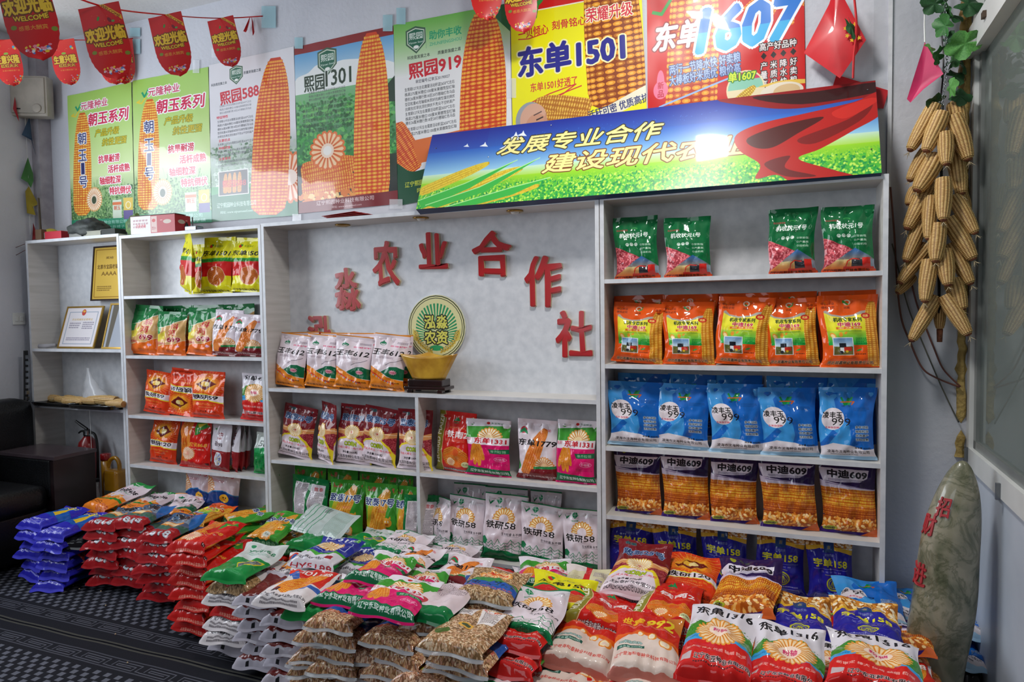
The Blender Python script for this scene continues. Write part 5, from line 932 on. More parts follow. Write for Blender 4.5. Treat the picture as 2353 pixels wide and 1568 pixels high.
# vine leaves
LM = []
for g_, c1, c2 in ((0, '3f7d3a', '2c5f2e'), (1, '2f5f33', '1f4426'), (2, '5d9b4a', '3f7d38')): LM.append(paint('leaf_green_%d' % g_, c1, .5, c2=c2, scale=30))
def leafmesh(name, mat, lobes=5, seed=0):
    R = random.Random(seed); V = [(0, 0, 0)]; F = []; n = 40; rings = 4
    for k in range(1, rings+1):
        for i in range(n):
            a = 2*math.pi*i/n; r = (.62+.22*abs(math.cos(a*lobes/2))+.10*math.cos(a))*(.05 if False else 1)
            if abs(a-math.pi) < .22: r *= .35+abs(a-math.pi)*2.6
            r *= (1+.04*(i % 2))*k/rings*.5; x, y = r*math.cos(a), r*math.sin(a); V.append((x, y, -.35*x*x-.25*abs(y)+.06*math.sin(a*lobes)*k/rings+.02*R.random()))
    for i in range(n): F.append((0, 1+i, 1+(i+1) % n))
    for k in range(rings-1):
        for i in range(n): F.append((1+k*n+i, 1+(k+1)*n+i, 1+(k+1)*n+(i+1) % n, 1+k*n+(i+1) % n))
    return mesh(name, V, F, mat, True)
LFM = [leafmesh('leaf', LM[i], 5, i) for i in range(3)]
vn = empty('artificial_vine', tuple(atY(2168, -20, .16)), label='green leafy artificial vine hanging with the chain above the corn', cat='vine'); vo = vn.location.copy()
MB().tube([p-vo for p in curve3([atY(2166, -30, .17), atY(2163, 60, .18), atY(2168, 150, .17), atY(2160, 240, .16)], 10)], .0035, 6).build('stem', M_BLACK, vn)
rr = random.Random(12)
for (x, y, yy, s, r0, mi) in ((2218, 100, .07, .125, (1.1, .2, 2.9), 2), (2148, 8, .12, .10, (1.2, -.3, 3.3), 1), (2225, 8, .12, .115, (1.2, .3, .2), 1), (2180, 20, .13, .08, (.9, .5, 1.2), 0), (2172, 60, .10, .10, (1.3, -.7, 2.3), 0), (2188, 35, .15, .09, (.8, .2, .4), 1), (2155, 125, .10, .085, (1.2, .4, 4), 0), (2140, 118, .12, .075, (1.1, -.4, 2), 2), (2175, 95, .12, .085, (1.5, .2, 5), 1), (2184, 200, .08, .085, (1.5, .9, 4.9), 2), (2205, 220, .12, .09, (1.2, .2, .2), 1), (2150, 235, .12, .09, (1.0, .1, 3.7), 1), (2215, 150, .14, .08, (1.2, .5, 1), 1), (2190, 140, .14, .08, (1.2, -.5, 5.5), 0), (2168, 160, .14, .07, (1.2, .3, 4.4), 1), (2195, 175, .15, .09, (1.1, -.2, .6), 1)):
    o = obj('leaf', LFM[mi], vn); o.location = atY(x, y, yy)-vo; o.scale = (s*1.25, s*1.1, s); o.rotation_euler = r0
# light bamboo/gourd string behind, pink pennant, small scraps
m = MB(); gx = 2212
for i in range(14):
    p = atY(2216-i*.6, -10+i*17, .20); m.lathe([(.002, -.026), (.010+.004*(i % 3), -.015), (.013, 0), (.009, .014), (.003, .026)], 10, tuple(p))
tag(m.build('gourd_string', paint('ochre_gourd', '8f7030', .6, c2='6a5020'), smooth=True), 'string of small ochre gourds in the corner behind the vine', 'gourd string')
def tri_flag(name, pts, mat, label, group, thick=.0008, cat='pennant', bulge=.012):
    P = [Vector(p) for p in pts]; c = sum(P, Vector())/len(P); V = []; F = []; n = 6
    nrm = (P[1]-P[0]).cross(P[2]-P[0]).normalized(); V.append(c+nrm*bulge); k = len(P)
    for p, q in zip(P, P[1:]+P[:1]):
        for i in range(n): V.append(p+(q-p)*i/n)
    tot_ = k*n; V += [(V[1+i]+c)/2+nrm*bulge*.8 for i in range(tot_)]
    for i in range(tot_): j = (i+1) % tot_; F.append((1+i, 1+j, 1+tot_+j, 1+tot_+i)); F.append((1+tot_+i, 1+tot_+j, 0))
    n0 = len(V); V += [v-nrm*thick for v in V]; F += [tuple(a+n0 for a in f[::-1]) for f in F]
    return tag(obj(name, mesh(name, [v-c for v in V], F, mat, True), None, c), label, cat, group)
M_PINK = paint('pink_paper', 'd02a64', .5); M_PINK2 = paint('pink_paper_shade', 'c05a7c', .5)
tri_flag('pennant', [atY(2125, 97, .12), atY(2168, 170, .10), atY(2122, 205, .12), atY(2092, 236, .13), atY(2084, 228, .13)], M_PINK, 'pink paper pennant hanging left of the vine', None)
m = MB().tube([atY(2125, 10, .13), atY(2124, 60, .13), atY(2125, 97, .12)], .003, 6); tag(m.build('white_string', M_WHITE), 'white string the pink pennant hangs from', 'string')
# wires and rope on the right wall
def wire(name, pts, r, mat, label, Y=.2):
    m = MB().tube(curve3([atY(x, y, (Y if len(t) == 0 else t[0])) for x, y, *t in pts], 8), r, 6); tag(m.build(name, mat, smooth=True), label, 'wire')
wire('wire', [(2046, 430), (2055, 540), (2062, 660), (2072, 735), (2090, 783), (2118, 844), (2150, 868), (2205, 890)], .0042, M_WIRE, 'left red-brown wire drooping down the wall to the corner')
wire('wire', [(2092, 640), (2107, 700), (2130, 760), (2146, 800), (2168, 849), (2207, 889)], .0038, M_WIRE, 'right red-brown wire below the corn bunch')
wire('rope', [(2050, 560), (2085, 700), (2118, 783), (2163, 888), (2203, 971)], .003, M_ROPE, 'thin grey rope slanting down to the corner foam')
wire('thin_wire', [(0, 578, .0), (30, 571, .0), (57, 561, .0)], .002, M_WIRE, 'upper thin red wire left of the shelves')
wire('thin_wire', [(0, 591, .0), (30, 589, .0), (58, 575, .0)], .002, M_WIRE, 'lower thin red wire left of the shelves')
# standing jade stone
def stone():
    V, F = [], []; nr, nc = 48, 44; H = .985; base = Vector((1.345, -.28, 0))
    def pos(t, a):
        wdt = .104*(1-max(0, (t-.30)/.70)**3.0)**.55*(.88+.12*min(1, t*3))+.001; cx = .105*t**1.4*(1-.15*t); k = 1+.09*noise.noise(Vector((math.cos(a)*1.1, math.sin(a)*1.1, t*3.2)))
        return Vector((base.x+cx+wdt*k*math.cos(a), base.y+wdt*.8*k*math.sin(a), H*(1-(1-t)**1.0*1.0)))
    for j in range(nr+1):
        t = 1-(1-j/nr)**1.5
        for i in range(nc): V.append(pos(t, 2*math.pi*i/nc))
    for j in range(nr):
        for i in range(nc): F.append((j*nc+i, j*nc+(i+1) % nc, (j+1)*nc+(i+1) % nc, (j+1)*nc+i))
    F.append(tuple(range(nc))[::-1]); F.append(tuple(range(nr*nc, nr*nc+nc)))
    m, nt, b = newmat('veined_stone'); N = nt.nodes; L = nt.links; tc = N.new('ShaderNodeTexCoord')
    n1 = N.new('ShaderNodeTexNoise'); n1.inputs['Scale'].default_value = 6; n1.inputs['Detail'].default_value = 9; n1.inputs['Distortion'].default_value = .8
    n2 = N.new('ShaderNodeTexNoise'); n2.inputs['Scale'].default_value = 7; n2.inputs['Detail'].default_value = 8; n2.inputs['Distortion'].default_value = 1.5; n2.inputs['Roughness'].default_value = .65
    r1 = N.new('ShaderNodeValToRGB'); e = r1.color_ramp.elements; e[0].position = .33; e[0].color = (*s2l('4c5538'), 1); e[1].position = .60; e[1].color = (*s2l('9a947e'), 1); x = e.new(.46); x.color = (*s2l('807e68'), 1)
    r2 = N.new('ShaderNodeValToRGB'); e = r2.color_ramp.elements; e[0].position = .44; e[0].color = (1, 1, 1, 1); e[1].position = .56; e[1].color = (1, 1, 1, 1); x = e.new(.5); x.color = (.3, .36, .24, 1)
    mx = N.new('ShaderNodeMixRGB'); mx.blend_type = 'MULTIPLY'; mx.inputs[0].default_value = .7
    L.new(tc.outputs['Object'], n1.inputs[0]); L.new(tc.outputs['Object'], n2.inputs[0]); L.new(n1.outputs[0], r1.inputs[0]); L.new(n2.outputs[0], r2.inputs[0]); L.new(r1.outputs[0], mx.inputs[1]); L.new(r2.outputs[0], mx.inputs[2]); L.new(mx.outputs[0], b.inputs['Base Color'])
    b.inputs['Roughness'].default_value = .35; b.inputs['Coat Weight'].default_value = .7; b.inputs['Coat Roughness'].default_value = .06
    o = obj('standing_stone', mesh('standing_stone', V, F, m, True)); tag(o, 'tall rounded grey-green veined stone standing by the partition', 'stone')
    MR2 = paint('red_paint', 'b8343a', .5)
    for ch_, tz, aa, sz in (('招', .83, 232, .075), ('财', .755, 205, .085), ('进', .56, 200, .095), ('宝', .27, 205, .085)):
        c = bpy.data.curves.new('t', 'FONT'); c.body = ch_; c.extrude = .05; oo = bpy.data.objects.new('t', c); me0 = oo.to_mesh(); VV = [v.co.copy() for v in me0.vertices]; FF = [tuple(p.vertices) for p in me0.polygons]; oo.to_mesh_clear(); bpy.data.objects.remove(oo)
        a0 = math.radians(aa); out = []
        for v in VV:
            a = a0+(v.x-.5)*sz*.8/.095; t = tz+(v.y-.38)*sz/H; p = pos(t, a); c0 = pos(t, 0)*.5+pos(t, math.pi)*.5; nr_ = (p-c0); nr_.z = 0; nr_.normalize(); out.append(p+nr_*(.0015+v.z*.05))
        O2, F2 = list(out), list(FF)
        for q in range(4):
            b0 = len(O2); O2 += [v+Vector((0, 0, .0022*math.sin(q*1.571)))+Vector((-.3, .9, 0))*(.0022*math.cos(q*1.571)) for v in out]; F2 += [tuple(i+b0 for i in f) for f in FF]
        obj('red_letter', mesh('red_letter', O2, F2, MR2), o)
stone()

# ------------------------------------------------------------------ flags and bunting
def D_flag1(A):
    A.rect(0, 0, 100, 190, 'c8161a'); A.poly([(50, 0), (62, 0), (98, 34), (98, 46)], 'e0ac28'); A.text('WELCOME', 75, 20, 52, 7, '7a2410', rot=.76, bold=.03)
    A.ell(42, 34, 3, 6, '3a8a30', .4); A.ell(68, 42, 4, 7, '7a1a2a', -.4); A.ell(76, 46, 4, 3, '5a9a50')
    A.text('欢迎光临', 50, 74, 92, 34, 'e8c030', '6a3a08', 3, bold=.06); A.text('WELCOME', 52, 102, 66, 10, 'e8c030', '6a3a08', 1.5, bold=.05, arc=-3)
    A.text('感恩大酬宾', 52, 122, 54, 10, 'd8a038', bold=.01); A.ell(16, 118, 6, 5, '7a8a30'); A.ell(90, 128, 6, 5, '7a8a30'); A.spk(28, 158, 76, 176, 40, ['d8d8e8', 'e88aa0', '5a78c0', 'b82030', 'e8c040'], 4)
    A.spk(5, 10, 95, 60, 10, ['e8c040'], .8)
def D_flag2(A):
    A.rect(0, 0, 100, 190, 'e01c18'); A.grad(0, 0, 100, 60, 'e8382c', 'e01c18'); A.spk(10, 10, 90, 50, 14, ['f0d048', 'f8e8a0'], 1); A.ell(82, 34, 5, 6, '48a8c8'); A.ell(86, 40, 4, 5, 'e8c040'); A.ell(20, 38, 5, 4, 'e8a0b0'); A.ell(50, 58, 9, 5, '90b840')
    A.text('生意兴隆', 50, 82, 86, 34, 'ecc83c', '8a2a0c', 3, bold=.06); A.text('红红火火', 54, 108, 60, 14, 'ecc83c', '8a2a0c', 2, bold=.03); A.text('生意兴隆财源广进', 56, 128, 60, 6, 'e89838'); A.spk(55, 150, 98, 182, 26, ['48a8c8', 'e8c040', '68b850', 'e87890'], 3); A.spk(20, 165, 90, 186, 16, ['68281c', 'e8c040'], 2.5)
FLM = []
for i, fn in enumerate((D_flag1, D_flag2)):
    A = Art(100, 190, 300, seed=i+20); fn(A); FLM.append(printed('flag_paper_%d' % i, A.image('flag_print_%d' % i), .45, .3, .1, 4, .2))
def flagmesh(mat, name):
    W, H = .166, .30; V, UV, F = [], [], []; nx, ny = 14, 26
    for s in (1, -1):
        for j in range(ny+1):
            v = j/ny; yy = -H*v; hw = 1.0
            if v > .56: hw = math.sqrt(max(.0005, 1-((v-.56)/.44)**2))*.98+.02*(j % 2)
            for i in range(nx+1):
                u = -1+2*i/nx; V.append((u*hw*W/2, yy, .008*math.sin(u*1.5+v*3)+s*.0003)); UV.append((.5+u*hw*.5, 1-v))
    n = (nx+1)*(ny+1)
    for j in range(ny):
        for i in range(nx): a = j*(nx+1)+i; F.append((a, a+nx+1, a+nx+2, a+1)); F.append((n+a, n+a+1, n+a+nx+2, n+a+nx+1))
    return mesh(name, V, F, mat, True, UV)
FM = [flagmesh(FLM[0], 'flag'), flagmesh(FLM[1], 'flag')]
def flag(px, py, wpx, kind, label, group, roll=0, yaw=0, Yf=None):
    dy = ray(px, py); dep = FPX*.166/wpx if Yf is None else None; p = CAM+dy*dep if dep else atY(px, py, Yf)
    p = Vector(p); p.y = min(p.y, YB-.03)
    o = obj('bunting_flag', FM[kind]); toc = (CAM-p); a = math.atan2(toc.x, -toc.y)*.55+yaw
    o.matrix_world = Matrix.Translation(p) @ Matrix.Rotation(a, 4, 'Z') @ Matrix.Rotation(math.pi/2, 4, 'X') @ Matrix.Rotation(roll, 4, 'Z') @ Matrix.Scale(1, 4)
    tag(o, label, 'flag', group); return p
A1 = atY(604, 37, YB-.01); G1, G2 = 'red bunting flags on the upper string', 'red bunting flags on the lower string'
p4 = flag(506, 42, 62, 0, 'rightmost red bunting flag of the upper string, above the white poster', G1, .2); p3 = flag(378, 34, 78, 0, 'red bunting flag of the upper string above the second green poster', G1, .2)
p2 = flag(226, 12, 94, 0, 'long red bunting flag overlapping the lower flag string', G1, .2); p1 = flag(42, -66, 112, 0, 'large red bunting flag at the top left edge', G1, .2)
m = MB().tube(curve3([A1, p4, p3, p2, p1, p1+(p1-p2)*.8], 8), .0035, 6); tag(m.build('bunting_string', M_REDS), 'upper red bunting ribbon taped to the wall', 'ribbon')
pe = atY(575, 37, YB-.02)
tri_flag('ribbon_bow', [pe, pe+Vector((-.03, -.01, -.10)), pe+Vector((-.05, -.01, -.09))], M_REDS, 'red ribbon bow tail on the upper flag string', None, cat='ribbon')
tri_flag('ribbon_bow', [pe+Vector((.01, 0, 0)), pe+Vector((.035, -.01, -.12)), pe+Vector((.025, -.01, -.13))], M_REDS, 'straight red ribbon tail beside the bow', None, cat='ribbon')
A2 = atY(306, 88, YB-.01)
q3 = flag(276, 91, 50, 1, 'red bunting flag at the wall end of the lower string', G2, .05, Yf=.17); q2 = flag(246, 92, 50, 1, 'red bunting flag partly behind the long upper flag', G2, .15, Yf=.1); q1 = flag(141, 92, 52, 1, 'red bunting flag with gold lettering at the room corner', G2, .15, Yf=-.05); q0 = flag(8, 92, 60, 1, 'red bunting flag at the left edge of the lower string', G2, .15, Yf=-.25)
m = MB().tube(curve3([A2, q3, q2, q1, q0, q0+(q0-q1)*.5], 8), .003, 6); tag(m.build('bunting_string', M_REDS), 'lower red bunting ribbon near the room corner', 'ribbon')
q5 = flag(1117, -90, 58, 1, 'red bunting flag tip hanging over the green topped poster', 'bunting flags above the posters', 0, Yf=.05); q6 = flag(1190, -62, 56, 0, 'red bunting flag tip hanging over the yellow poster corner', 'bunting flags above the posters', .08, Yf=.06)
m = MB().tube(curve3([q5+Vector((-1.2, .1, .15)), q5, q6, q6+Vector((1.2, .1, .15))], 8), .003, 6); tag(m.build('bunting_string', M_REDS), 'red bunting ribbon above the posters', 'ribbon')
# two red star flags
M_FLAG = paint('flag_red', 'cc1220', .4, coat=.4); M_STAR = paint('flag_star', 'f0c020', .5)
o = tri_flag('star_flag', [atY(1921, -40, .12), atY(1990, 92, .10), atY(1930, 180, .12), atY(1847, 122, .16), atY(1905, 10, .14)], M_FLAG, 'upper red flag with yellow stars right of the red poster', 'red star flags', cat='flag', bulge=-.015)
def star(p, r, par, rot=0):
    V = [(0, 0, 0)]+[((r if i % 2 == 0 else r*.42)*math.sin(i*math.pi/5+rot), 0, (r if i % 2 == 0 else r*.42)*math.cos(i*math.pi/5+rot)) for i in range(10)]; V += [(x, .0012, z) for x, y, z in V]
    F = [(0, 1+i, 1+(i+1) % 10) for i in range(10)]+[(1+i, 12+i, 12+(i+1) % 10, 1+(i+1) % 10) for i in range(10)]
    s = obj('star', mesh('star', V, F, M_STAR), par); s.location = Vector(p)-par.location
for x, y in ((1943, 65), (1947, 82), (1958, 92), (1974, 87), (1965, 55)): star(atY(x, y, .088), .011, o, x)
tri_flag('star_flag', [atY(1922, 172, .222), atY(2042, 208, .222), atY(2030, 250, .222), atY(1960, 245, .222), atY(1908, 215, .222)], M_FLAG, 'lower red flag partly hidden behind the blue banner', 'red star flags', cat='flag', bulge=.004)
m = MB().tube(curve3([atY(1960, -30, .09), atY(1968, 60, .085), atY(1962, 130, .09), atY(1960, 180, .1)], 8), [.005]*25, 5); tag(m.build('red_ribbon', M_REDS), 'thin red ribbon in front of the upper star flag', 'ribbon')
o = obj('dry_leaf', LFM[1]); o.location = atY(1955, 60, .07); o.scale = (.12, .05, .06); o.rotation_euler = (1.3, 1.2, .4); tag(o, 'curled dark leaf dangling in front of the star flag', 'leaf')

# ------------------------------------------------------------------ left wall things
sp = empty('wall_speaker', (-4.262, .12, 3.17), (0, 0, math.radians(28)), 'beige wall speaker box mounted in the room corner', 'speaker'); MS = paint('beige_plastic', 'bdb6aa', .5)
MB().box((-.13, -.06, -.145), (.13, .03, .145), .012).build('housing', MS, sp); MB().box((-.115, -.066, -.125), (.115, -.058, .13), .006).build('grille', MS, sp)
m = MB().lathe([(.02, 0), (.032, 0), (.03, .004), (.022, .003)], 24); o = m.build('badge_ring', MS, sp, True); o.location = (.06, -.068, -.09); o.rotation_euler = (math.pi/2, 0, 0)
MB().box((-.09, -.069, -.1), (-.05, -.064, -.092)).build('slot', M_BLACK, sp)
def cpen(pts, col, label): tri_flag('pennant', [atX(x, y, XL+.04+.0*i) for i, (x, y) in enumerate(pts)], paint('pennant_'+col, col, .7), label, 'coloured pennants down the left wall', bulge=.01)
cpen([(34, 222), (38, 262), (44, 280), (30, 250)], 'a8202c', 'dark red pennant behind the speaker'); cpen([(68, 268), (75, 330), (82, 357), (72, 322), (50, 310)], '2f4a66', 'slate blue pennant under the wall speaker')
cpen([(64, 362), (76, 400), (77, 415), (71, 432), (64, 420), (48, 410)], '3f7a3c', 'green pennant on the left wall'); cpen([(66, 428), (88, 470), (76, 475), (82, 495), (62, 490), (58, 440)], 'a8962c', 'olive yellow pennant on the left wall'); cpen([(76, 512), (88, 548), (74, 552)], '9a2c30', 'small dark red pennant just above the leftmost unit')
m = MB().tube(curve3([atX(58, 270, XL+.03), atX(63, 360, XL+.03), atX(66, 430, XL+.03), atX(70, 540, XL+.03)], 6), .0015, 5); tag(m.build('pennant_string', M_WHITE), 'thin string linking the coloured pennants', 'string')
ob = empty('wall_outlet', (XL+.001, 0, 0), label='white double switch plate on the left wall', cat='switch'); c_ = atX(42, 733, XL); ob.location = (XL, c_.y, c_.z)
MB().box((0, -.043, -.043), (.01, .043, .043), .003).build('plate', M_WHITE, ob)
for s in (-1, 1): MB().box((.009, s*.017-.011, -.018), (.014, s*.017+.011, .018), .003).build('rocker', M_WHITE, ob)
# folding rule / striped pole left of the unit
pl = empty('striped_pole', (-4.275, -.03, .35), (0, math.radians(3.5), 0), 'black and silver striped measuring pole leaning by the leftmost unit', 'pole')
MB().box((-.018, -.012, 0), (-.004, .012, .98)).build('black_bar', M_BLACK, pl)
for i in range(22): MB().box((-.004, -.01, .02+i*.043), (.012, .01, .046+i*.043)).build('silver_band', M_STEEL, pl)
# things on top of the left units
def on(px, py, y, z=2.12): p = atY(px, py, y); return Vector((p.x, y, z))
rb = empty('red_box', tuple(on(131, 541, .07, 2.118)), (0, 0, .05), 'small red and white carton on top of the leftmost unit', 'carton'); MB().box((-.10, -.045, 0), (.10, .045, .058), .003).build('carton_body', paint('red_white_card', 'c8283c', .5, c2='b82034'), rb); MB().box((-.101, -.046, .012), (-.06, .04, .05)).build('label_panel', M_WHITE, rb)
p = on(118, 530, .14, 2.118); tag(MB().lathe([(.01, .0), (.045, .02), (.05, .06), (.035, .09), (.01, .1)], 20, tuple(p)).build('yellow_ball', paint('yellow_rubber', 'c0b040', .4), smooth=True), 'yellow ball behind the red carton', 'ball')
# crumpled dark cloth bundle
V, F = [], []; nr, nc = 20, 28; pc_ = on(203, 515, .08, 2.118)
for j in range(nr+1):
    ph_ = math.pi*j/nr
    for i in range(nc):
        a = 2*math.pi*i/nc; d_ = Vector((math.sin(ph_)*math.cos(a), math.sin(ph_)*math.sin(a), math.cos(ph_))); k = 1+.22*noise.fractal(d_*2.3+Vector((4, 1, 2)), 1, 2, 4); V.append((d_.x*.165*k, d_.y*.09*k, max(0, .055+d_.z*.075*k)))
for j in range(nr):
    for i in range(nc): F.append((j*nc+i, (j+1)*nc+i, (j+1)*nc+(i+1) % nc, j*nc+(i+1) % nc))
tag(obj('cloth_bundle', mesh('cloth_bundle', V, F, paint('dark_cloth', '3e4440', .6, c2='22262a', scale=14, bump=.5, bscale=30), True), None, pc_), 'crumpled dark grey-green cloth bag on top of the units', 'cloth bag')
for k, (x, y, w_, h_, lb) in enumerate(((188, 533, .075, .035, 'thin grey book beside the red carton'), (222, 533, .10, .03, 'flat pale paper stack under the cloth bag'), (260, 537, .07, .035, 'dark pack left of the green cabbage bag'))):
    o = empty('paper_stack', tuple(on(x, y, .05, 2.118 if x < 273 else 2.104)), label=lb, cat='paper'); MB().box((-w_, -.04, 0), (w_, .05, h_), .002).build('sheets', paint('paper_%d' % k, ('8a8a84', 'a8a898', '30342e')[k], .7), o); MB().box((-w_*.99, -.041, h_), (w_*.99, .05, h_+.003)).build('cover', paint('cover_%d' % k, ('b0aca4', 'b8b8a8', '484c44')[k], .6), o)
V2 = [Vector(v)*.42 for v in V]; V2 = [(v.x, v.y*1.2, v.z*2.6) for v in V2]
tag(obj('green_sack', mesh('green_sack', V2, F, paint('mesh_green', '6a8a4c', .6, c2='32462a', scale=40), True), None, on(312, 535, .07, 2.104)), 'crumpled green plastic sack left of the tea carton', 'sack')
A = Art(100, 42, 360, 'e4e0dc', 30); A.rect(46, 0, 100, 42, 'b42430'); A.fine(6, 8, 40, 30, 3, 'b08088'); A.text('贝壳 奶枣', 24, 24, 22, 9, 'c83040', bold=.02); A.rect(47, 2, 60, 40, 'd8b8b0'); A.ell(53, 12, 4, 4, 'c83030'); A.ell(83, 16, 9, 5, 'c8b8a8'); A.ell(70, 12, 3, 1, 'e0a0a0'); A.text('芝小', 53, 30, 9, 7, 'a02030')
im_ = A.image('carton_print'); tb = empty('printed_carton', tuple(on(368, 530, .075, 2.104)), (0, 0, .06), 'white and red printed food carton on the second unit', 'carton')
V = [(-.185, -.06, 0), (.185, -.06, 0), (.185, .07, 0), (-.185, .07, 0), (-.185, -.06, .115), (.185, -.06, .115), (.185, .07, .115), (-.185, .07, .115)]
obj('carton_body', mesh('carton_body', V, [(0,1,5,4),(1,2,6,5),(2,3,7,6),(3,0,4,7),(3,2,1,0),(4,5,6,7)], printed('carton_card', im_, .5, .2, 0), False, [(0,0),(1,0),(.6,0),(.2,0),(0,1),(1,1),(.6,1),(.2,1)]), tb)
MB().box((-.19, -.062, .116), (.19, .03, .12)).build('lid', paint('brown_card', '6a4a3c', .7), tb)
tag(obj('black_bag', mesh('black_bag', [Vector(v)*.35 for v in [(x, y, z*1.6) for x, y, z in V2]], F, M_BLACK, True), None, on(425, 520, .12, 2.104)), 'small black plastic bag behind the printed carton', 'bag')
o = empty('metal_valve', tuple(on(446, 523, .06, 2.104)), label='small metal fitting with an upright pin on the second unit', cat='fitting'); MB().box((-.05, -.03, 0), (.05, .03, .03), .006).build('valve_body', M_STEEL, o); MB().tube([(-.01, 0, .03), (-.012, 0, .09)], .004, 8).build('pin', M_STEEL, o)
p = on(95, 545, .02, 2.118); o = empty('wooden_mallet', tuple(p), label='thin wooden stick in a brown block at the left corner', cat='tool'); MB().box((-.035, -.02, 0), (.03, .02, .075), .005).build('block', paint('brown_block', '6a5038', .7), o); MB().tube([(-.005, 0, .07), (-.015, 0, .3)], .008, 8).build('stick', paint('old_wood', '4a4034', .8), o)
for k in range(3): 
    c = [on(752, 491, .02+.02*k, 2.112+k*.004), on(848-10*k, 491, .02+.02*k, 2.112+k*.004)]; L0 = c[0]; L1 = c[1]
    m = MB().add([(L0.x, .005, 2.112+k*.006), (L1.x, .0, 2.118+k*.009), (L1.x+.01, .13, 2.118+k*.009), (L0.x+.02, .12, 2.112+k*.006)]+[(L0.x, .005, 2.1108+k*.006), (L1.x, .0, 2.1168+k*.009), (L1.x+.01, .13, 2.1168+k*.009), (L0.x+.02, .12, 2.1108+k*.006)], [(0,1,2,3),(7,6,5,4),(0,4,5,1),(1,5,6,2),(2,6,7,3),(3,7,4,0)])
    tag(m.build('red_card', M_REDS), ['lowest', 'middle', 'topmost'][k]+' dark red card of the small pile on the central unit', 'card', 'red cards on top of the central unit')

# plaque, certificates, paper, trays
def board(name, corners, th, fr, im, frame, label, cat, glass=False, rough=.3):
    TL, TR, BR, BL = [Vector(c) for c in corners]; ex_ = (BR-BL); w_ = ex_.length; ex_.normalize(); uy = (TL-BL); h_ = uy.length; uy = (uy-ex_*uy.dot(ex_)).normalized(); nz = ex_.cross(uy)
    R_ = Matrix((ex_, uy, nz)).transposed().to_4x4(); R_.translation = BL; e_ = empty(name, label=label, cat=cat); e_.matrix_world = R_
    m = MB(); m.box((0, 0, -th), (w_, fr, 0)); m.box((0, h_-fr, -th), (w_, h_, 0)); m.box((0, fr, -th), (fr, h_-fr, 0)); m.box((w_-fr, fr, -th), (w_, h_-fr, 0)); m.box((0, 0, -th), (w_, h_, -th+.002)); m.build('frame', frame, e_)
    obj('sheet', mesh('sheet', [(fr, fr, -.004), (w_-fr, fr, -.004), (w_-fr, h_-fr, -.004), (fr, h_-fr, -.004)], [(0, 1, 2, 3)], im, False, [(0, 0), (1, 0), (1, 1), (0, 1)]), e_); return e_
A = Art(100, 150, 260, 'e8c050', 40); A.ring(50, 75, 1, 1, .1, 'd8ac38'); A.line([(6, 6), (94, 6), (94, 144), (6, 144), (6, 6)], 2.4, 'a87c20'); A.text('奖给', 50, 30, 24, 7, '6a4c10'); A.text('北票市宝国老镇农业', 54, 56, 84, 13, '5a3c08', bold=.02); A.text('AAAA', 50, 76, 48, 11, '7a5614'); A.fine(14, 112, 60, 128, 3, '7a5a18')
gp = printed('gold_plate', A.image('plaque_print'), .24, .5, 0); gp.node_tree.nodes['Principled BSDF'].inputs['Metallic'].default_value = .2
board('gold_plaque', [atY(203, 569, .19), atY(285, 558, .19), atY(285, 690, .15), atY(207, 692, .15)], .012, .012, gp, M_ROSE, 'gold award plaque in a dark frame on the leftmost unit back', 'plaque')
A = Art(100, 110, 300, 'e8e2e6', 41); A.line([(9, 12), (91, 12), (91, 102), (9, 102), (9, 12)], 2.5, 'a8b0c0'); A.ell(50, 13, 6, 9, 'c84030'); A.ell(50, 10, 4, 3, 'e8b838'); A.text('农业机械安全使用证', 50, 33, 60, 6, 'c8a048', bold=.01); A.fine(16, 42, 46, 60, 3, '80788c'); A.fine(54, 40, 84, 62, 4, '80788c'); A.fine(16, 84, 84, 94, 2, '78708a')
cz = 1.344
def zfix(p, z): p = Vector(p); p.z = z; return p
board('framed_certificate', [atY(145, 706, .15), atY(224, 705, .15), zfix(atY(214, 800, .06), cz), zfix(atY(130, 800, .06), cz)], .012, .012, printed('cert_paper', A.image('cert_print'), .5, .6, 0), M_GOLD, 'gold-framed certificate with red emblem on the leftmost unit', 'certificate')
A = Art(100, 110, 120, 'b0b6c2', 42); A.poly([(20, 0), (100, 30), (100, 0)], 'c8ccd6'); A.poly([(8, 0), (30, 0), (20, 110), (8, 110)], '6a6458')  # glass reflections painted into the sheet colour: pale wedge, dark slanting strip
board('framed_certificate', [atY(228, 704, .13), atY(300, 703, .13), zfix(atY(300, 802, .05), cz), zfix(atY(232, 802, .05), cz)], .012, .012, printed('cert_reflection', A.image('cert_reflection_print'), .12, 1, .2, 6), M_GOLD, 'half-hidden gold frame with pale painted reflections behind the unit side', 'certificate')
m = MB().tube([atY(74, 796, .05)+Vector((0, 0, .0)), atY(100, 797, .06), atY(128, 794, .07)], [.016, .017, .012], 10); o = m.build('rolled_paper', paint('grey_paper', 'b0aeb4', .7), smooth=True); tag(o, 'rolled grey newspaper left of the certificate', 'paper roll'); o.location.z = .002
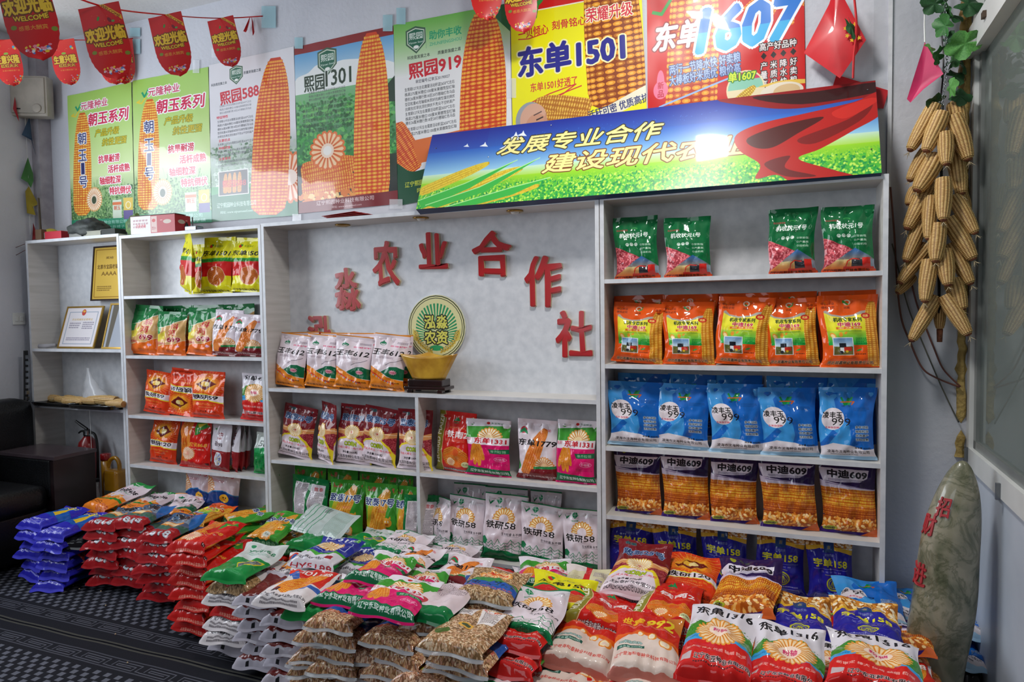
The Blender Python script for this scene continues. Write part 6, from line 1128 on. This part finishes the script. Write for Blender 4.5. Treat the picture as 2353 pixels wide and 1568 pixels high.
def tray(cx, cy, w_, d_, z, label):
    e_ = empty('steel_tray', (cx, cy, z), label=label, cat='tray', group='steel corn trays on the leftmost unit'); h_ = .028; V, F = [], []; n = 32
    for (kx, kz) in ((.0, .001), (.86, .001), (.95, .006), (1, h_), (1.04, h_+.001), (1.04, h_-.002), (1.0, h_-.003), (.93, .0), (0, 0)):
        for i in range(n):
            a = 2*math.pi*i/n; c, s = math.cos(a), math.sin(a); ex2 = abs(c)**.35*(1 if c > 0 else -1); ey2 = abs(s)**.35*(1 if s > 0 else -1); V.append((ex2*w_/2*max(kx, .01), ey2*d_/2*max(kx, .01), kz))
    for j in range(8):
        for i in range(n): F.append((j*n+i, j*n+(i+1) % n, (j+1)*n+(i+1) % n, (j+1)*n+i))
    obj('tray_pan', mesh('tray_pan', V, F, M_STEEL, True), e_)
tray(-3.98, .07, .46, .24, .935, 'left steel tray of cobs, rim under its neighbour'); tray(-3.55, .05, .46, .26, .937, 'right steel tray of cobs, nearer the room')
for i, (x0, y0, x1, y1, w_, yy, lb) in enumerate(((112, 917, 142, 916, .05, .12, 'leftmost short cob in the left tray'), (192, 912, 128, 921, .055, .07, 'cob with brown end in the left tray'), (148, 918, 190, 921, .05, .03, 'yellow cob at the front of the left tray'), (222, 918, 176, 922, .045, .04, 'small cob between the two trays'), (268, 912, 202, 923, .062, .05, 'thickest cob with husk end in the right tray'), (288, 915, 262, 925, .05, .03, 'cob at the right end of the right tray'), (284, 922, 244, 926, .045, -.02, 'slim cob at the front of the right tray'), (150, 911, 176, 910, .05, .14, 'cob at the back of the left tray'), (232, 909, 268, 908, .05, .15, 'cob at the back of the right tray'))):
    a, b_ = atY(x0, y0, yy), atY(x1, y1, yy); a.z = b_.z = .94+w_*.55+(.012 if x0 > 200 else 0); put_cob(a, b_, w_, lb, 'corn cobs lying in trays', i)
V = []; F = []; n = 16
base_, tip_ = atY(208, 912, .09), atY(202, 846, .12)
for j in range(13):
    t = j/12; p = base_.lerp(tip_, t)
    for i in range(n): a = 2*math.pi*i/n; r_ = (.075*(1-t)**1.6+.012)*(1+.35*noise.noise(Vector((math.cos(a)*2, math.sin(a)*2, t*5)))); V.append((p.x+r_*math.cos(a)*1.3+.05*(1-t)**2, p.y+r_*math.sin(a)*.6, p.z))
for j in range(12):
    for i in range(n): F.append((j*n+i, j*n+(i+1) % n, (j+1)*n+(i+1) % n, (j+1)*n+i))
tag(obj('clear_bag', mesh('clear_bag', V, F, FILM, True)), 'clear plastic bag standing up among the tray cobs', 'plastic bag')
m = MB().tube(curve3([atY(206, 935, -.005), atY(208, 990, -.01), atY(213, 1075, -.02), atY(216, 1120, -.03)], 6), .0014, 5); tag(m.build('hanging_string', M_WHITE), 'thin white string hanging from the corn tray', 'string')
# fire extinguisher
fe = empty('fire_extinguisher', (-3.80, .10, .45), label='red fire extinguisher behind the dark chair arm', cat='fire extinguisher'); MR = paint('extinguisher_red', '8e1418', .3, coat=.6)
MB().lathe([(.06, -.44), (.065, -.42), (.065, .18), (.055, .22), (.03, .25), (.024, .26)], 28).build('cylinder', MR, fe, True)
MB().lathe([(.022, .26), (.026, .27), (.026, .3), (.016, .31)], 18).build('valve', M_STEEL, fe); MB().tube([(.0, 0, .31), (-.05, -.01, .34), (-.09, -.02, .37)], [.010, .011, .007], 8).build('lever', M_BLACK, fe); MB().tube([(.0, 0, .3), (-.05, -.01, .295), (-.075, -.01, .28)], [.008, .008, .006], 8).build('handle', M_BLACK, fe)
MB().tube(curve3([(.02, 0, .29), (.08, .0, .27), (.10, .0, .15), (.085, 0, -.1)], 8), .009, 8).build('hose', M_BLACK, fe)
# oil jug
jg = empty('oil_jug', (-3.36, .05, .0), label='yellow oil jug with red cap standing below the leftmost unit', cat='jug'); jp = atY(243, 1100, .06); jg.location = (jp.x+.04, .07, 0); MY = paint('amber_plastic', 'b8841c', .25, coat=.5, c2='a06c10')
MB().box((-.02, -.05, 0), (.11, .06, .5), .025).build('jug_body', MY, jg, True); MB().tube([(-.045, 0, .1), (-.045, 0, .56)], [.034, .03], 14).build('neck', MY, jg, True)
MB().lathe([(.033, .56), (.034, .57), (.034, .60), (.03, .605)], 18, (-.045, 0, 0)).build('cap', MR, jg, True); MB().tube(curve3([(-.03, 0, .50), (.0, 0, .56), (.05, 0, .58), (.085, 0, .55), (.09, 0, .48)], 6), .014, 8).build('handle', MY, jg, True)
MB().box((.0, -.052, .2), (.1, -.048, .36)).build('label_panel', paint('jug_label', '585c4c', .5), jg)
jb = empty('clear_bottle', (-3.5, .0, 0), label='clear glass bottle beside the oil jug', cat='bottle'); jb.location = (jp.x-.09, .06, 0)
MB().lathe([(.035, 0), (.04, .02), (.04, .3), (.015, .36), (.014, .4)], 20).build('bottle_body', FILM, jb, True); MB().lathe([(.016, .4), (.016, .42), (.01, .425)], 14).build('stopper', M_BLACK, jb)
# armchair with a broad wood-topped arm
ac = empty('armchair', (-3.95, -.6, 0), label='black leather armchair with broad wood-topped arm at the left edge', cat='armchair')
MB().box((-.37, -.55, .3), (-.13, .54, 1.0), .09).build('backrest', M_LEATH, ac, True); MB().box((-.2, -.50, .32), (.40, .26, .49), .06).build('seat_cushion', M_LEATH, ac, True)
MB().box((-.34, -.50, .04), (.38, .26, .34), .02).build('frame', M_LEATH, ac, True)
MB().box((-.12, .26, .645), (.45, .55, .67), .004).build('arm_top', M_WOODT, ac); MB().box((.40, .265, .03), (.435, .545, .645)).build('arm_side', M_WOOD, ac); MB().box((-.12, .262, .40), (.40, .30, .645), .012).build('arm_cushion', M_LEATH, ac); MB().box((-.12, .52, .03), (.40, .545, .645)).build('arm_panel', M_WOOD, ac); MB().box((-.12, .27, .03), (.40, .29, .4)).build('arm_front', M_WOOD, ac)
MB().box((-.34, -.78, .05), (.38, -.52, .62), .06).build('armrest', M_LEATH, ac, True)
for x in (-.3, .36):
    for y in (-.7, .25): MB().box((x-.02, y-.02, 0), (x+.02, y+.02, .06)).build('leg', M_WOOD, ac)
# ------------------------------------------------------------------ seed bags standing on the shelves
STOP = {'the', 'of', 'at', 'in', 'on', 'by', 'under', 'behind', 'below', 'with', 'and', 'a', 'to', 'between', 'right', 'left', 'its', 'beside', 'just'}
def fit(s, n=16):
    w_ = s.split()
    if len(w_) <= n: return s
    w_ = w_[:n]
    while w_[-1].strip(',') in STOP: w_.pop()
    return ' '.join(w_).rstrip(',')
ORD = ['first', 'second', 'third', 'fourth', 'fifth', 'sixth', 'seventh']
def sb(d, x0, x1, yb, yt, z, Y, label, group, roll=0, yaw=0, lean=6, hc=None, th=.85):
    cx = (x0+x1)/2; p = atY(cx, yb, Y); p = Vector((p.x, Y, z)); dp = depth(p); a = (cx-1176.5)/FPX
    w_ = (x1-x0)*dp/(FPX*(.9285+.371*a))/math.cos(yaw); h_ = hc or (yb-yt)*dp/FPX*1.02
    M = Matrix.Translation(p) @ Matrix.Rotation(yaw, 4, 'Z') @ Matrix.Rotation(roll, 4, 'Y') @ Matrix.Rotation(math.radians(90-lean), 4, 'X')
    if roll: M = Matrix.Translation((0, 0, abs(math.sin(roll))*w_*.35)) @ M
    return bag(d, M, label, group, 's', (w_/.215, h_/.33, th))
def desc(d): return DES[d][1]
def row(d, items, z, Y, where, group, jit=True, **k):
    R = random.Random(len(items)*7+int(z*100)); n = len(items)
    for i, it in enumerate(items):
        x0, x1, yb, yt = it[:4]; roll = it[4] if len(it) > 4 else R.uniform(-.02, .02); yaw = it[5] if len(it) > 5 else R.uniform(-.05, .09)
        pos = ('leftmost,' if i == 0 else 'rightmost,' if i == n-1 else '%s from left,' % ORD[i]) if n > 1 else ''
        sb(d, x0, x1, yb, yt, z, Y+R.uniform(-.006, .006), ('%s, %s %s' % (desc(d), pos, where)).replace(',  ', ', '), group, roll, yaw, **k)
Zs = dict(R1=1.709, R2=1.297, R3=.894, R4=.555, R5=.244, C1=1.119, C2=.682, C3=.237, S1=1.70, S2=1.303, S3=.902, S4=.568, S5=.30)
row('peanut', [(1412, 1513, 638, 497), (1525, 1632, 634, 498), (1765, 1877, 630, 481), (1886, 2007, 624, 474)], Zs['R1'], .06, 'top right shelf', 'green peanut seed bags')
row('orange', [(1415, 1528, 838, 686), (1521, 1645, 838, 680), (1648, 1785, 840, 680), (1770, 1880, 842, 686), (1880, 2015, 842, 683)], Zs['R2'], .165, 'back row, second right shelf', 'orange bags, back row', th=.55, lean=3, hc=.335)
row('orange', [(1402, 1519, 837, 702, .07), (1519, 1640, 841, 700), (1640, 1768, 842, 689, .05), (1755, 1880, 845, 692, -.02), (1882, 2022, 846, 683)], Zs['R2'], .055, 'front row, second right shelf', 'orange bags, front row')
row('blue', [(1415, 1531, 1032, 864), (1533, 1643, 1032, 868), (1643, 1755, 1034, 874), (1755, 1892, 1040, 878), (1893, 2015, 1045, 881)], Zs['R3'], .165, 'back row, third right shelf', 'sky-blue bags, back row', th=.55, lean=3, hc=.345)
row('blue', [(1396, 1520, 1033, 889, .03), (1505, 1630, 1048, 903, .03), (1628, 1755, 1050, 895), (1746, 1880, 1056, 903), (1882, 2014, 1062, 900)], Zs['R3'], .05, 'front row, third right shelf', 'sky-blue bags, front row')
row('purple', [(1412, 1519, 1167, 1018), (1519, 1629, 1180, 1022), (1631, 1743, 1187, 1030), (1746, 1877, 1207, 1040), (1882, 2013, 1218, 1048)], Zs['R4'], .08, 'fourth right shelf', 'dark purple cob bags')
row('bluegold', [(1400, 1504, 1350, 1200), (1502, 1605, 1358, 1204), (1609, 1717, 1370, 1212), (1737, 1852, 1383, 1229), (1852, 1961, 1380, 1232)], Zs['R5'], .08, 'lowest right shelf', 'royal-blue bags on the lowest shelf', hc=.31)
row('w612', [(662, 735, 890, 769), (736, 809, 892, 770), (809, 880, 896, 772), (886, 948, 898, 776)], Zs['C1'], .16, 'back row beside the ingot', 'white and orange bags, back row', th=.5, lean=3)
row('w612', [(630, 700, 893, 774, .10), (698, 776, 896, 777, .09), (766, 846, 903, 784, .09), (848, 926, 905, 779, .10)], Zs['C1'], .06, 'front row left of ingot', 'white and orange bags, front row')
row('zt25', [(640, 712, 1057, 941, .16, .05), (719, 775, 1058, 926, .05, -.5), (773, 850, 1058, 926, .06), (824, 906, 1070, 940, .12), (912, 990, 1068, 933, .02)], Zs['C2'], .065, 'central unit, left shelf', 'dark red bags of the central unit')
sb('tienan', 998, 1088, 1084, 950, Zs['C2'], .09, desc('tienan')+', alone at the left of the central right shelf', 'mixed bags of the central right shelf', .03, -.15)
sb('pink', 1068, 1170, 1088, 962, Zs['C2'], .06, desc('pink')+', beside the olive-edged bag on the central shelf', 'mixed bags of the central right shelf', .02)
sb('w1779', 1186, 1278, 1103, 969, Zs['C2'], .07, desc('w1779')+', between two magenta bags', 'mixed bags of the central right shelf', .03)
sb('pink', 1276, 1368, 1109, 967, Zs['C2'], .06, desc('pink')+', against the right divider of the central unit', 'mixed bags of the central right shelf', .01)
row('zt17', [(680, 750, 1200, 1080), (752, 822, 1205, 1084), (822, 890, 1210, 1094), (892, 948, 1216, 1098)], Zs['C3'], .165, 'dim back row, lower central shelf', 'green cob bags, back row', th=.6, lean=3, hc=.38)
sb('greenback', 665, 748, 1230, 1103, Zs['C3'], .07, desc('greenback')+', leftmost on the lower central shelf', None, .07, 0, hc=.33)
row('zt17', [(755, 835, 1222, 1099), (838, 913, 1228, 1104), (908, 958, 1222, 1110)], Zs['C3'], .065, 'front row, lower central shelf', 'green cob bags, front row', hc=.34)
sb('greenback', 930, 1000, 1220, 1121, Zs['C3'], .05, desc('greenback')+', edge-on against the middle divider', None, .02, .3, hc=.30)
row('w58', [(1045, 1120, 1240, 1132), (1118, 1215, 1250, 1137), (1218, 1290, 1260, 1159)], Zs['C3'], .165, 'back row, lower central shelf', 'pale mountain-print bags, back row', th=.55, lean=3, hc=.36)
row('w58', [(982, 1040, 1255, 1135, -.04, -.5), (1026, 1108, 1278, 1149, .06), (1108, 1202, 1285, 1138, .04), (1188, 1290, 1300, 1167, .08), (1293, 1385, 1296, 1160)], Zs['C3'], .06, 'front row, lower central shelf', 'pale mountain-print bags, front row')
row('y1501', [(442, 478, 670, 556), (525, 560, 668, 556)], Zs['S1'], .16, 'back row, top shelf, second unit', 'yellow bags, back row', th=.5, lean=3)
sb('y1501', 402, 462, 690, 558, Zs['S1'], .02, desc('y1501')+', twisted and slipping over the shelf edge', 'yellow bags, front row', .12, -.6, 2)
sb('y1501', 460, 532, 674, 547, Zs['S1'], .06, desc('y1501')+', upright in the middle of the yellow row', 'yellow bags, front row', .03)
sb('y1501', 528, 604, 671, 548, Zs['S1'], .065, desc('y1501')+', rightmost of the yellow row by the unit side', 'yellow bags, front row', .06)
row('kehe', [(345, 396, 815, 702), (398, 446, 815, 703), (446, 514, 818, 700), (516, 588, 820, 702)], Zs['S2'], .165, 'back row, second unit', 'green and tan bags, back row', th=.5, lean=3, hc=.33)
row('kehe', [(300, 362, 817, 706, .06), (362, 422, 820, 722, .04), (427, 495, 821, 715, .06)], Zs['S2'], .06, 'front row, second unit', 'green and tan bags, front row')
row('w1779', [(487, 551, 821, 717, .05), (538, 602, 822, 728, .06)], Zs['S2'], .05, 'beside green-tan ones, second unit', 'white bags with orange cob, second unit')
row('d59', [(328, 388, 949, 854, .10)], Zs['S3'], .07, 'left end, third shelf, second unit', 'red-orange diamond bags')
o = sb('d59', 384, 447, 952, 847, Zs['S3'], .07, desc('d59')+', standing upside down between two others', 'red-orange diamond bags', .07)
c = Matrix.Translation(o.matrix_world.to_translation()); H_ = .33*o.matrix_world.to_scale().y; o.matrix_world = o.matrix_world @ Matrix.Rotation(math.pi, 4, 'Z') @ Matrix.Translation((0, -.33, 0))
sb('d59', 438, 512, 955, 850, Zs['S3'], .055, desc('d59')+', rightmost of three, glare on its diamond', 'red-orange diamond bags', .03)
sb('d1316', 552, 622, 970, 865, Zs['S3'], .06, desc('d1316')+', alone on third shelf, second unit', None, .04)
sb('d120', 344, 405, 1059, 966, Zs['S4'], .09, desc('d120')+', leftmost on the fourth shelf, second unit', None, .05, hc=.30)
sb('r868', 413, 482, 1081, 970, Zs['S4'], .06, desc('r868')+', on the fourth shelf of the second unit', None, .02, hc=.34)
for i, (x0, x1, yb, yt, Y, yw) in enumerate(((480, 528, 1087, 981, .05, -.1), (522, 556, 1083, 982, .09, -.6), (541, 567, 1078, 984, .125, -.8), (553, 577, 1074, 985, .16, -.8))): sb('whitered', x0, x1, yb, yt, Zs['S4'], Y, desc('whitered')+', %s of four counted from the front' % ORD[i], 'slim white bags with dark red feet', .06, yw, hc=.30, th=.6)
sb('greenwhite', 583, 640, 1085, 992, Zs['S4'], .07, desc('greenwhite')+', half hidden by the unit side on the fourth shelf', None, .03)
row('bluewhite', [(422, 482, 1161, 1093, .10), (472, 542, 1172, 1101, .12)], Zs['S5'], .08, 'lowest shelf, second unit', 'pink-white bags with navy feet', hc=.29)

# ------------------------------------------------------------------ bags lying in the floor piles
def pilemat(bx, by, tx, ty, z, L, w=1.0, th=1.0, tilt=0):
    front = by > 1340 and bx > 1150
    if front: z -= .05; w *= 1.05
    l0 = (atZ(bx, by, z)-atZ(tx, ty, z)).length; L = max(.25, min(L, (.84 if front else .975)*l0))
    B = atZ(bx, by, z); d = ray(tx, ty); oc = CAM-B; a = d.dot(d); b_ = 2*oc.dot(d); c = oc.dot(oc)-L*L; disc = b_*b_-4*a*c
    if disc <= 0: ts = [-b_/(2*a)]
    else: ts = [(-b_-math.sqrt(disc))/(2*a), (-b_+math.sqrt(disc))/(2*a)]
    t = min(ts, key=lambda q: abs((CAM+d*q).z-z-.02)); Tp = CAM+d*t
    y = (Tp-B).normalized(); up = Vector((0, 0, 1)); zz = (up-y*up.dot(y)).normalized(); x = y.cross(zz)
    M = Matrix((x, y, zz)).transposed().to_4x4(); M.translation = B
    return M @ Matrix.Rotation(tilt, 4, 'Y'), (w, (Tp-B).length/.33, th)
NP = [0]
def pb(d, bx, by, tx, ty, z, where, group=None, L=.33, w=1.0, th=1.0, tilt=0, under=0, ud=None, dz=.055, uwhere=None):
    M, s = pilemat(bx, by, tx, ty, z, L, w, th, tilt); bag(d, M, '%s, %s' % (desc(d), where), group, 'f', s)
    ud = ud or d; R = random.Random(bx*7+by); flat = M.copy(); y = M.col[1].xyz; yaw = math.atan2(-y.x, y.y); p0 = M.translation+Vector((0, 0, 0)); cc = p0+y*(L/2)
    for i in range(under):
        zc_ = min(p0.z, cc.z)-dz*(i+1)
        if zc_ < .034: break
        Mi = Matrix.Translation((p0.x+R.uniform(-.022, .022), p0.y+R.uniform(-.018, .018), zc_)) @ Matrix.Rotation(yaw+R.uniform(-.17, .17), 4, 'Z') @ Matrix.Rotation(R.uniform(-.07, .07), 4, 'Y') @ Matrix.Rotation(R.uniform(-.03, .04), 4, 'X')
        u2 = ud[i % len(ud)] if isinstance(ud, (list, tuple)) else ud
        lb = fit('%s, %s down %s' % (desc(u2), ORD[min(i, 6)], uwhere or 'below the one '+where))
        bag(u2, Mi, lb, group or ('stacked bags '+where[:40]), 'f', (s[0], max(.9, min(1.05, s[1])), th))
pb('b928', 59, 1211, 184, 1173, .36, 'leftmost of the pile on the carpet', 'violet-blue bags of the left pile', L=.36, under=6, dz=.058)
pb('b928', 105, 1236, 232, 1185, .33, 'in front of its twin by the maroon stacks', 'violet-blue bags of the left pile, front', L=.36, under=5, dz=.058)
pb('black', 150, 1258, 205, 1200, .27, 'wedged beside the maroon stacks'); pb('r868', 140, 1290, 195, 1238, .17, 'under the black bag at the left'); pb('dgreen', 128, 1298, 180, 1268, .11, 'at carpet level left of the maroon stacks', 'dull green bags', under=1, dz=.06)
pb('w408', 202, 1172, 335, 1122, .37, 'at the back left, nearest the armchair', 'orange-footed white bags', L=.38, w=1.1, under=4); pb('w408', 290, 1180, 385, 1138, .35, 'behind the maroon stacks, right of its twin', 'orange-footed white bags, right', under=4)
pb('w612', 395, 1190, 442, 1146, .33, 'lying at the back of the left pile', L=.32, under=4); pb('orange', 432, 1200, 520, 1170, .34, 'lying flat left of the green cob bags', under=4)
pb('r818', 222, 1212, 312, 1174, .385, 'atop the first maroon stack', 'maroon bags of the first stack', under=7, dz=.052, uwhere='nearest the violet-blue bags')
pb('r818', 284, 1208, 372, 1172, .40, 'atop the second maroon stack, end sticking up', 'maroon bags of the second stack', under=7, dz=.053, uwhere='in the middle of the three maroon ones')
pb('r818', 350, 1240, 440, 1196, .39, 'atop the third maroon stack', 'maroon bags of the third stack', under=7, dz=.053, uwhere='beside the bright red stack')
pb('zt17', 512, 1200, 624, 1177, .33, 'at the back behind the bright red stack', 'green cob bags on the pile', under=3); pb('zt17', 591, 1247, 676, 1188, .36, 'slanting right of the bright red stack', 'green cob bags on the pile, front', under=3); pb('zt17', 645, 1266, 705, 1212, .30, 'lowest of the green ones on the pile', 'green cob bags on the pile, low')
pb('r868', 420, 1262, 530, 1207, .455, 'top of the bright red stack', 'bright red bags of the stack', L=.36, under=7, dz=.056, uwhere='of bright red bags')
pb('w968', 508, 1330, 618, 1268, .40, 'lying on the white-ended stack', L=.36, w=1.1, under=6, ud=['hdside', 'hd', 'r868', 'hd', 'hd', 'brownback'], dz=.056, uwhere='under the green-footed bag')
pb('hy', 711, 1298, 795, 1246, .44, 'front middle of the pile', L=.35, w=1.1); pb('hy', 800, 1325, 870, 1275, .37, 'partly hidden beneath the magenta bags'); pb('hd', 655, 1328, 715, 1290, .36, 'tucked under the royal-blue printed bag')
pb('hd', 636, 1388, 730, 1320, .40, 'above the maroon pale-ended stacks', L=.36, w=1.15); pb('w968', 690, 1418, 770, 1360, .345, 'with only its grey end showing below the red-field bag')
pb('brownback', 582, 1385, 660, 1335, .345, 'top of the left pale-ended stack', 'maroon pale-ended bags, left stack', w=1.0, under=6, dz=.054, uwhere='at the front edge of the carpet')
pb('brownback', 648, 1432, 725, 1380, .30, 'top of the right pale-ended stack', 'maroon pale-ended bags, right stack', w=1.0, under=5, dz=.056, uwhere='left of the clear grain bags')
pb('silver', 690, 1180, 800, 1225, .46, 'tilted in front of the green cob bags', L=.36, th=.7, tilt=.5); pb('greenwhite', 690, 1256, 760, 1222, .37, 'crumpled below the silver-grey bag'); pb('w968', 812, 1258, 885, 1226, .37, 'behind the royal-blue printed bag', w=1.1)
pb('w58', 880, 1278, 958, 1236, .39, 'lying at the centre back of the pile', 'mountain-print bags on the pile', w=1.15, under=2); pb('w58', 1015, 1290, 1060, 1262, .32, 'lying below the standing mountain-print row', 'mountain-print bags on the pile, right', w=1.15, under=2)
pb('w1779', 915, 1312, 985, 1270, .42, 'lying on the pile behind the magenta bag'); pb('w1779', 1020, 1345, 1085, 1296, .38, 'lying right of the magenta bags', w=1.1, under=2)
pb('pink', 842, 1333, 915, 1290, .47, 'topmost of the magenta group', 'magenta bags on the pile, top', w=1.05); pb('pink', 778, 1386, 850, 1335, .41, 'left of the magenta group', 'magenta bags on the pile, left', w=1.2); pb('pink', 865, 1412, 950, 1345, .45, 'front of the magenta group, foot strip showing', 'magenta bags on the pile, front', L=.36, w=1.3); pb('pink', 930, 1370, 985, 1325, .42, 'half hidden behind the front magenta one', 'magenta bags on the pile, back')
pb('pinkback', 965, 1422, 1035, 1352, .43, 'lying right of the magenta group', w=1.1, under=2, ud='grainblue', uwhere='below the pale pink bag back')
pb('grainblue', 751, 1442, 826, 1392, .37, 'topmost of the grain bags, left', 'brown grain bags, left', under=3, dz=.055); pb('grainblue', 722, 1474, 792, 1428, .30, 'second of the left grain bags', 'brown grain bags, left low', under=4)
pb('grainblue', 884, 1482, 962, 1422, .34, 'centre front of the grain bags', 'brown grain bags, centre', w=1.1, under=2); pb('grainblue', 712, 1528, 782, 1482, .20, 'near the carpet at the front left', 'brown grain bags, front', under=2); pb('grainyellow', 848, 1524, 930, 1470, .25, 'upper of two with yellow print', 'reddish grain bags', w=1.1, under=3); pb('grainyellow', 800, 1565, 880, 1520, .15, 'lowest at the bottom of the photo', 'reddish grain bags, low', w=1.1, under=1)
pb('grainlabel', 1030, 1500, 1112, 1412, .40, 'big and slanting in front of the mountain-print bag', L=.38, w=1.2, under=1, ud='grainblue'); pb('grainblue', 1040, 1545, 1112, 1490, .31, 'under the labelled grain bag', 'brown grain bags, right', w=1.1, under=3); pb('grainyellow', 960, 1580, 1040, 1530, .24, 'bottom edge of the photo, centre', 'reddish grain bags, centre', w=1.1, under=3)
pb('g1366', 1100, 1378, 1158, 1325, .44, 'behind the labelled grain bag', L=.36, w=1.2, under=2, ud='grainblue'); pb('grainblue', 1050, 1418, 1115, 1372, .37, 'below the corn-slice grain bag', 'brown grain bags, middle')
pb('pink', 1236, 1348, 1254, 1300, .36, 'lying just below the lower central shelf', 'magenta bag near the shelf', w=1.15, under=2); pb('y1501', 1272, 1400, 1300, 1342, .42, 'lying on the pile behind the mountain-print bag', L=.34, w=1.25, tilt=.12, under=2, ud='tienan'); pb('beige', 1325, 1372, 1362, 1322, .36, 'between the yellow bag and the dark red one', w=1.1, under=2, ud='tienan')
pb('w58', 1193, 1462, 1243, 1374, .42, 'large in the front middle of the pile', 'front mountain-print bag', L=.36, w=1.12, th=1.15)
for i, (bx, by, tx, ty, z) in enumerate(((1168, 1490, 1215, 1430, .41), (1160, 1518, 1205, 1458, .36), (1150, 1545, 1200, 1485, .31), (1140, 1575, 1195, 1510, .25))): pb('d1316', bx, by, tx, ty, z, '%s below the front mountain-print bag' % ORD[i], 'red bag feet under the mountain-print bag', w=1.1)
pb('pinkback', 1110, 1600, 1160, 1535, .26, 'at the bottom edge left of the cream bags', w=1.1)
pb('zt25', 1445, 1366, 1486, 1265, .45, 'leaning against the royal-blue bags on the pile', L=.37, w=1.1, th=1.1); pb('zt25', 1430, 1385, 1475, 1320, .39, 'just under the leaning dark red one', 'dark red bags under the leaning one', w=1.1, under=3); pb('d120', 1568, 1378, 1600, 1290, .42, 'leaning beside the dark red bag on the pile', L=.34, w=1.1, th=1.1)
pb('purple', 1700, 1410, 1730, 1305, .44, 'lying on the pile below the royal-blue row', L=.36, w=1.15, th=1.2, tilt=-.12); pb('tienan', 1515, 1438, 1548, 1352, .42, 'right one of two on the pile', L=.34, w=1.1, th=1.2, under=2); pb('tienan', 1372, 1440, 1404, 1380, .40, 'left one of two on the pile', L=.33, w=1.2, tilt=.2, th=1.2, under=2)
pb('c992', 1320, 1540, 1362, 1428, .34, 'left of two, tilted, at the front', 'red and cream bags at the front', L=.37, w=1.15, th=1.2, tilt=.15); pb('c992', 1474, 1560, 1498, 1432, .38, 'right of two at the front', 'red and cream bags at the front, right', L=.37, w=1.08, th=1.2); pb('c992', 1265, 1600, 1330, 1500, .28, 'lowest at the bottom edge', 'red and cream bag below', L=.37, w=1.15, th=1.1); pb('c992', 1480, 1640, 1520, 1545, .33, 'under the right front one', 'red and cream bag under the right one', w=1.1)
pb('kehe', 1640, 1465, 1655, 1395, .37, 'left of two peeping out behind the round-slice bags', 'green and tan bags on the pile', w=1.0, th=1.2, under=2); pb('kehe', 1722, 1475, 1728, 1400, .38, 'right of two peeping out behind the round-slice bags', 'green and tan bags on the pile, right', w=1.0, th=1.2, under=2)
pb('d1316', 1628, 1566, 1672, 1420, .50, 'leftmost of three at the front right', 'white-topped red bags at the front', L=.38, w=1.0, th=1.2); pb('d1316', 1795, 1598, 1813, 1466, .49, 'middle of three at the front right', 'white-topped red bags at the front, middle', L=.37, w=.98, th=1.2); pb('d1316', 2012, 1600, 2002, 1476, .53, 'rightmost of three beside the stone', 'white-topped red bags at the front, right', L=.36, w=1.12, th=1.2, tilt=.04); pb('d1316', 1915, 1600, 1925, 1500, .42, 'mostly hidden between two others by the stone', 'white-topped red bag, hidden', w=1.0)
pb('bluegold', 1830, 1485, 1838, 1390, .39, 'left of two lying on the pile', 'royal-blue bags on the pile', L=.34, w=1.02, th=1.2, under=2); pb('bluegold', 1992, 1485, 1983, 1405, .43, 'right of two lying on the pile', 'royal-blue bags on the pile, right', L=.33, w=1.02, th=1.2, under=2)
pb('blue', 2008, 1422, 1984, 1352, .38, 'lying at the foot of the right unit', 'sky-blue bags on the pile', L=.32, w=1.1, th=1.1, under=3); pb('blue', 2098, 1425, 2078, 1362, .33, 'half behind the stone', 'sky-blue bags on the pile, right', w=1.0, under=3); pb('blue', 2210, 1455, 2195, 1400, .28, 'peeping out right of the stone', 'sky-blue bags on the pile, far right', w=.7); pb('purple', 2075, 1490, 2060, 1440, .36, 'only its pale end showing by the stone', 'purple bag by the stone', w=1.0, under=2); pb('blue', 2225, 1530, 2205, 1480, .2, 'low bag right of the stone', 'low bag right of the stone', w=.6, under=1, ud='black')
# hidden inner layers that carry the pile
R = random.Random(77); inner = ['grainblue', 'r868', 'w58', 'w968', 'tienan', 'blue', 'd1316', 'hd']
def fill(xs, ys, top):
    for x in xs:
        for y in ys:
            z = .045; k = 0
            while z < top-.03:
                d = inner[R.randrange(len(inner))]; M = Matrix.Translation((x+R.uniform(-.01, .01), y-.165, z)) @ Matrix.Rotation(R.uniform(-.06, .06), 4, 'Z')
                bag(d, M, 'mostly hidden seed bag carrying the heap above it', 'hidden bags inside the pile', 'f', (1.2, 1, 1.5)); z += .088; k += 1
fill([-3.1, -2.8, -2.5], [-.2], .25); fill([-1.75, -1.45, -1.15, -.85, -.55, -.25], [-.25], .28); fill([-1.2, -.95, -.65, -.35], [-.58], .30)
fill([.05, .35, .65, .95, 1.2], [-.2, -.55], .30); fill([-.1, .2, .5, .8, 1.05], [-.9], .30)
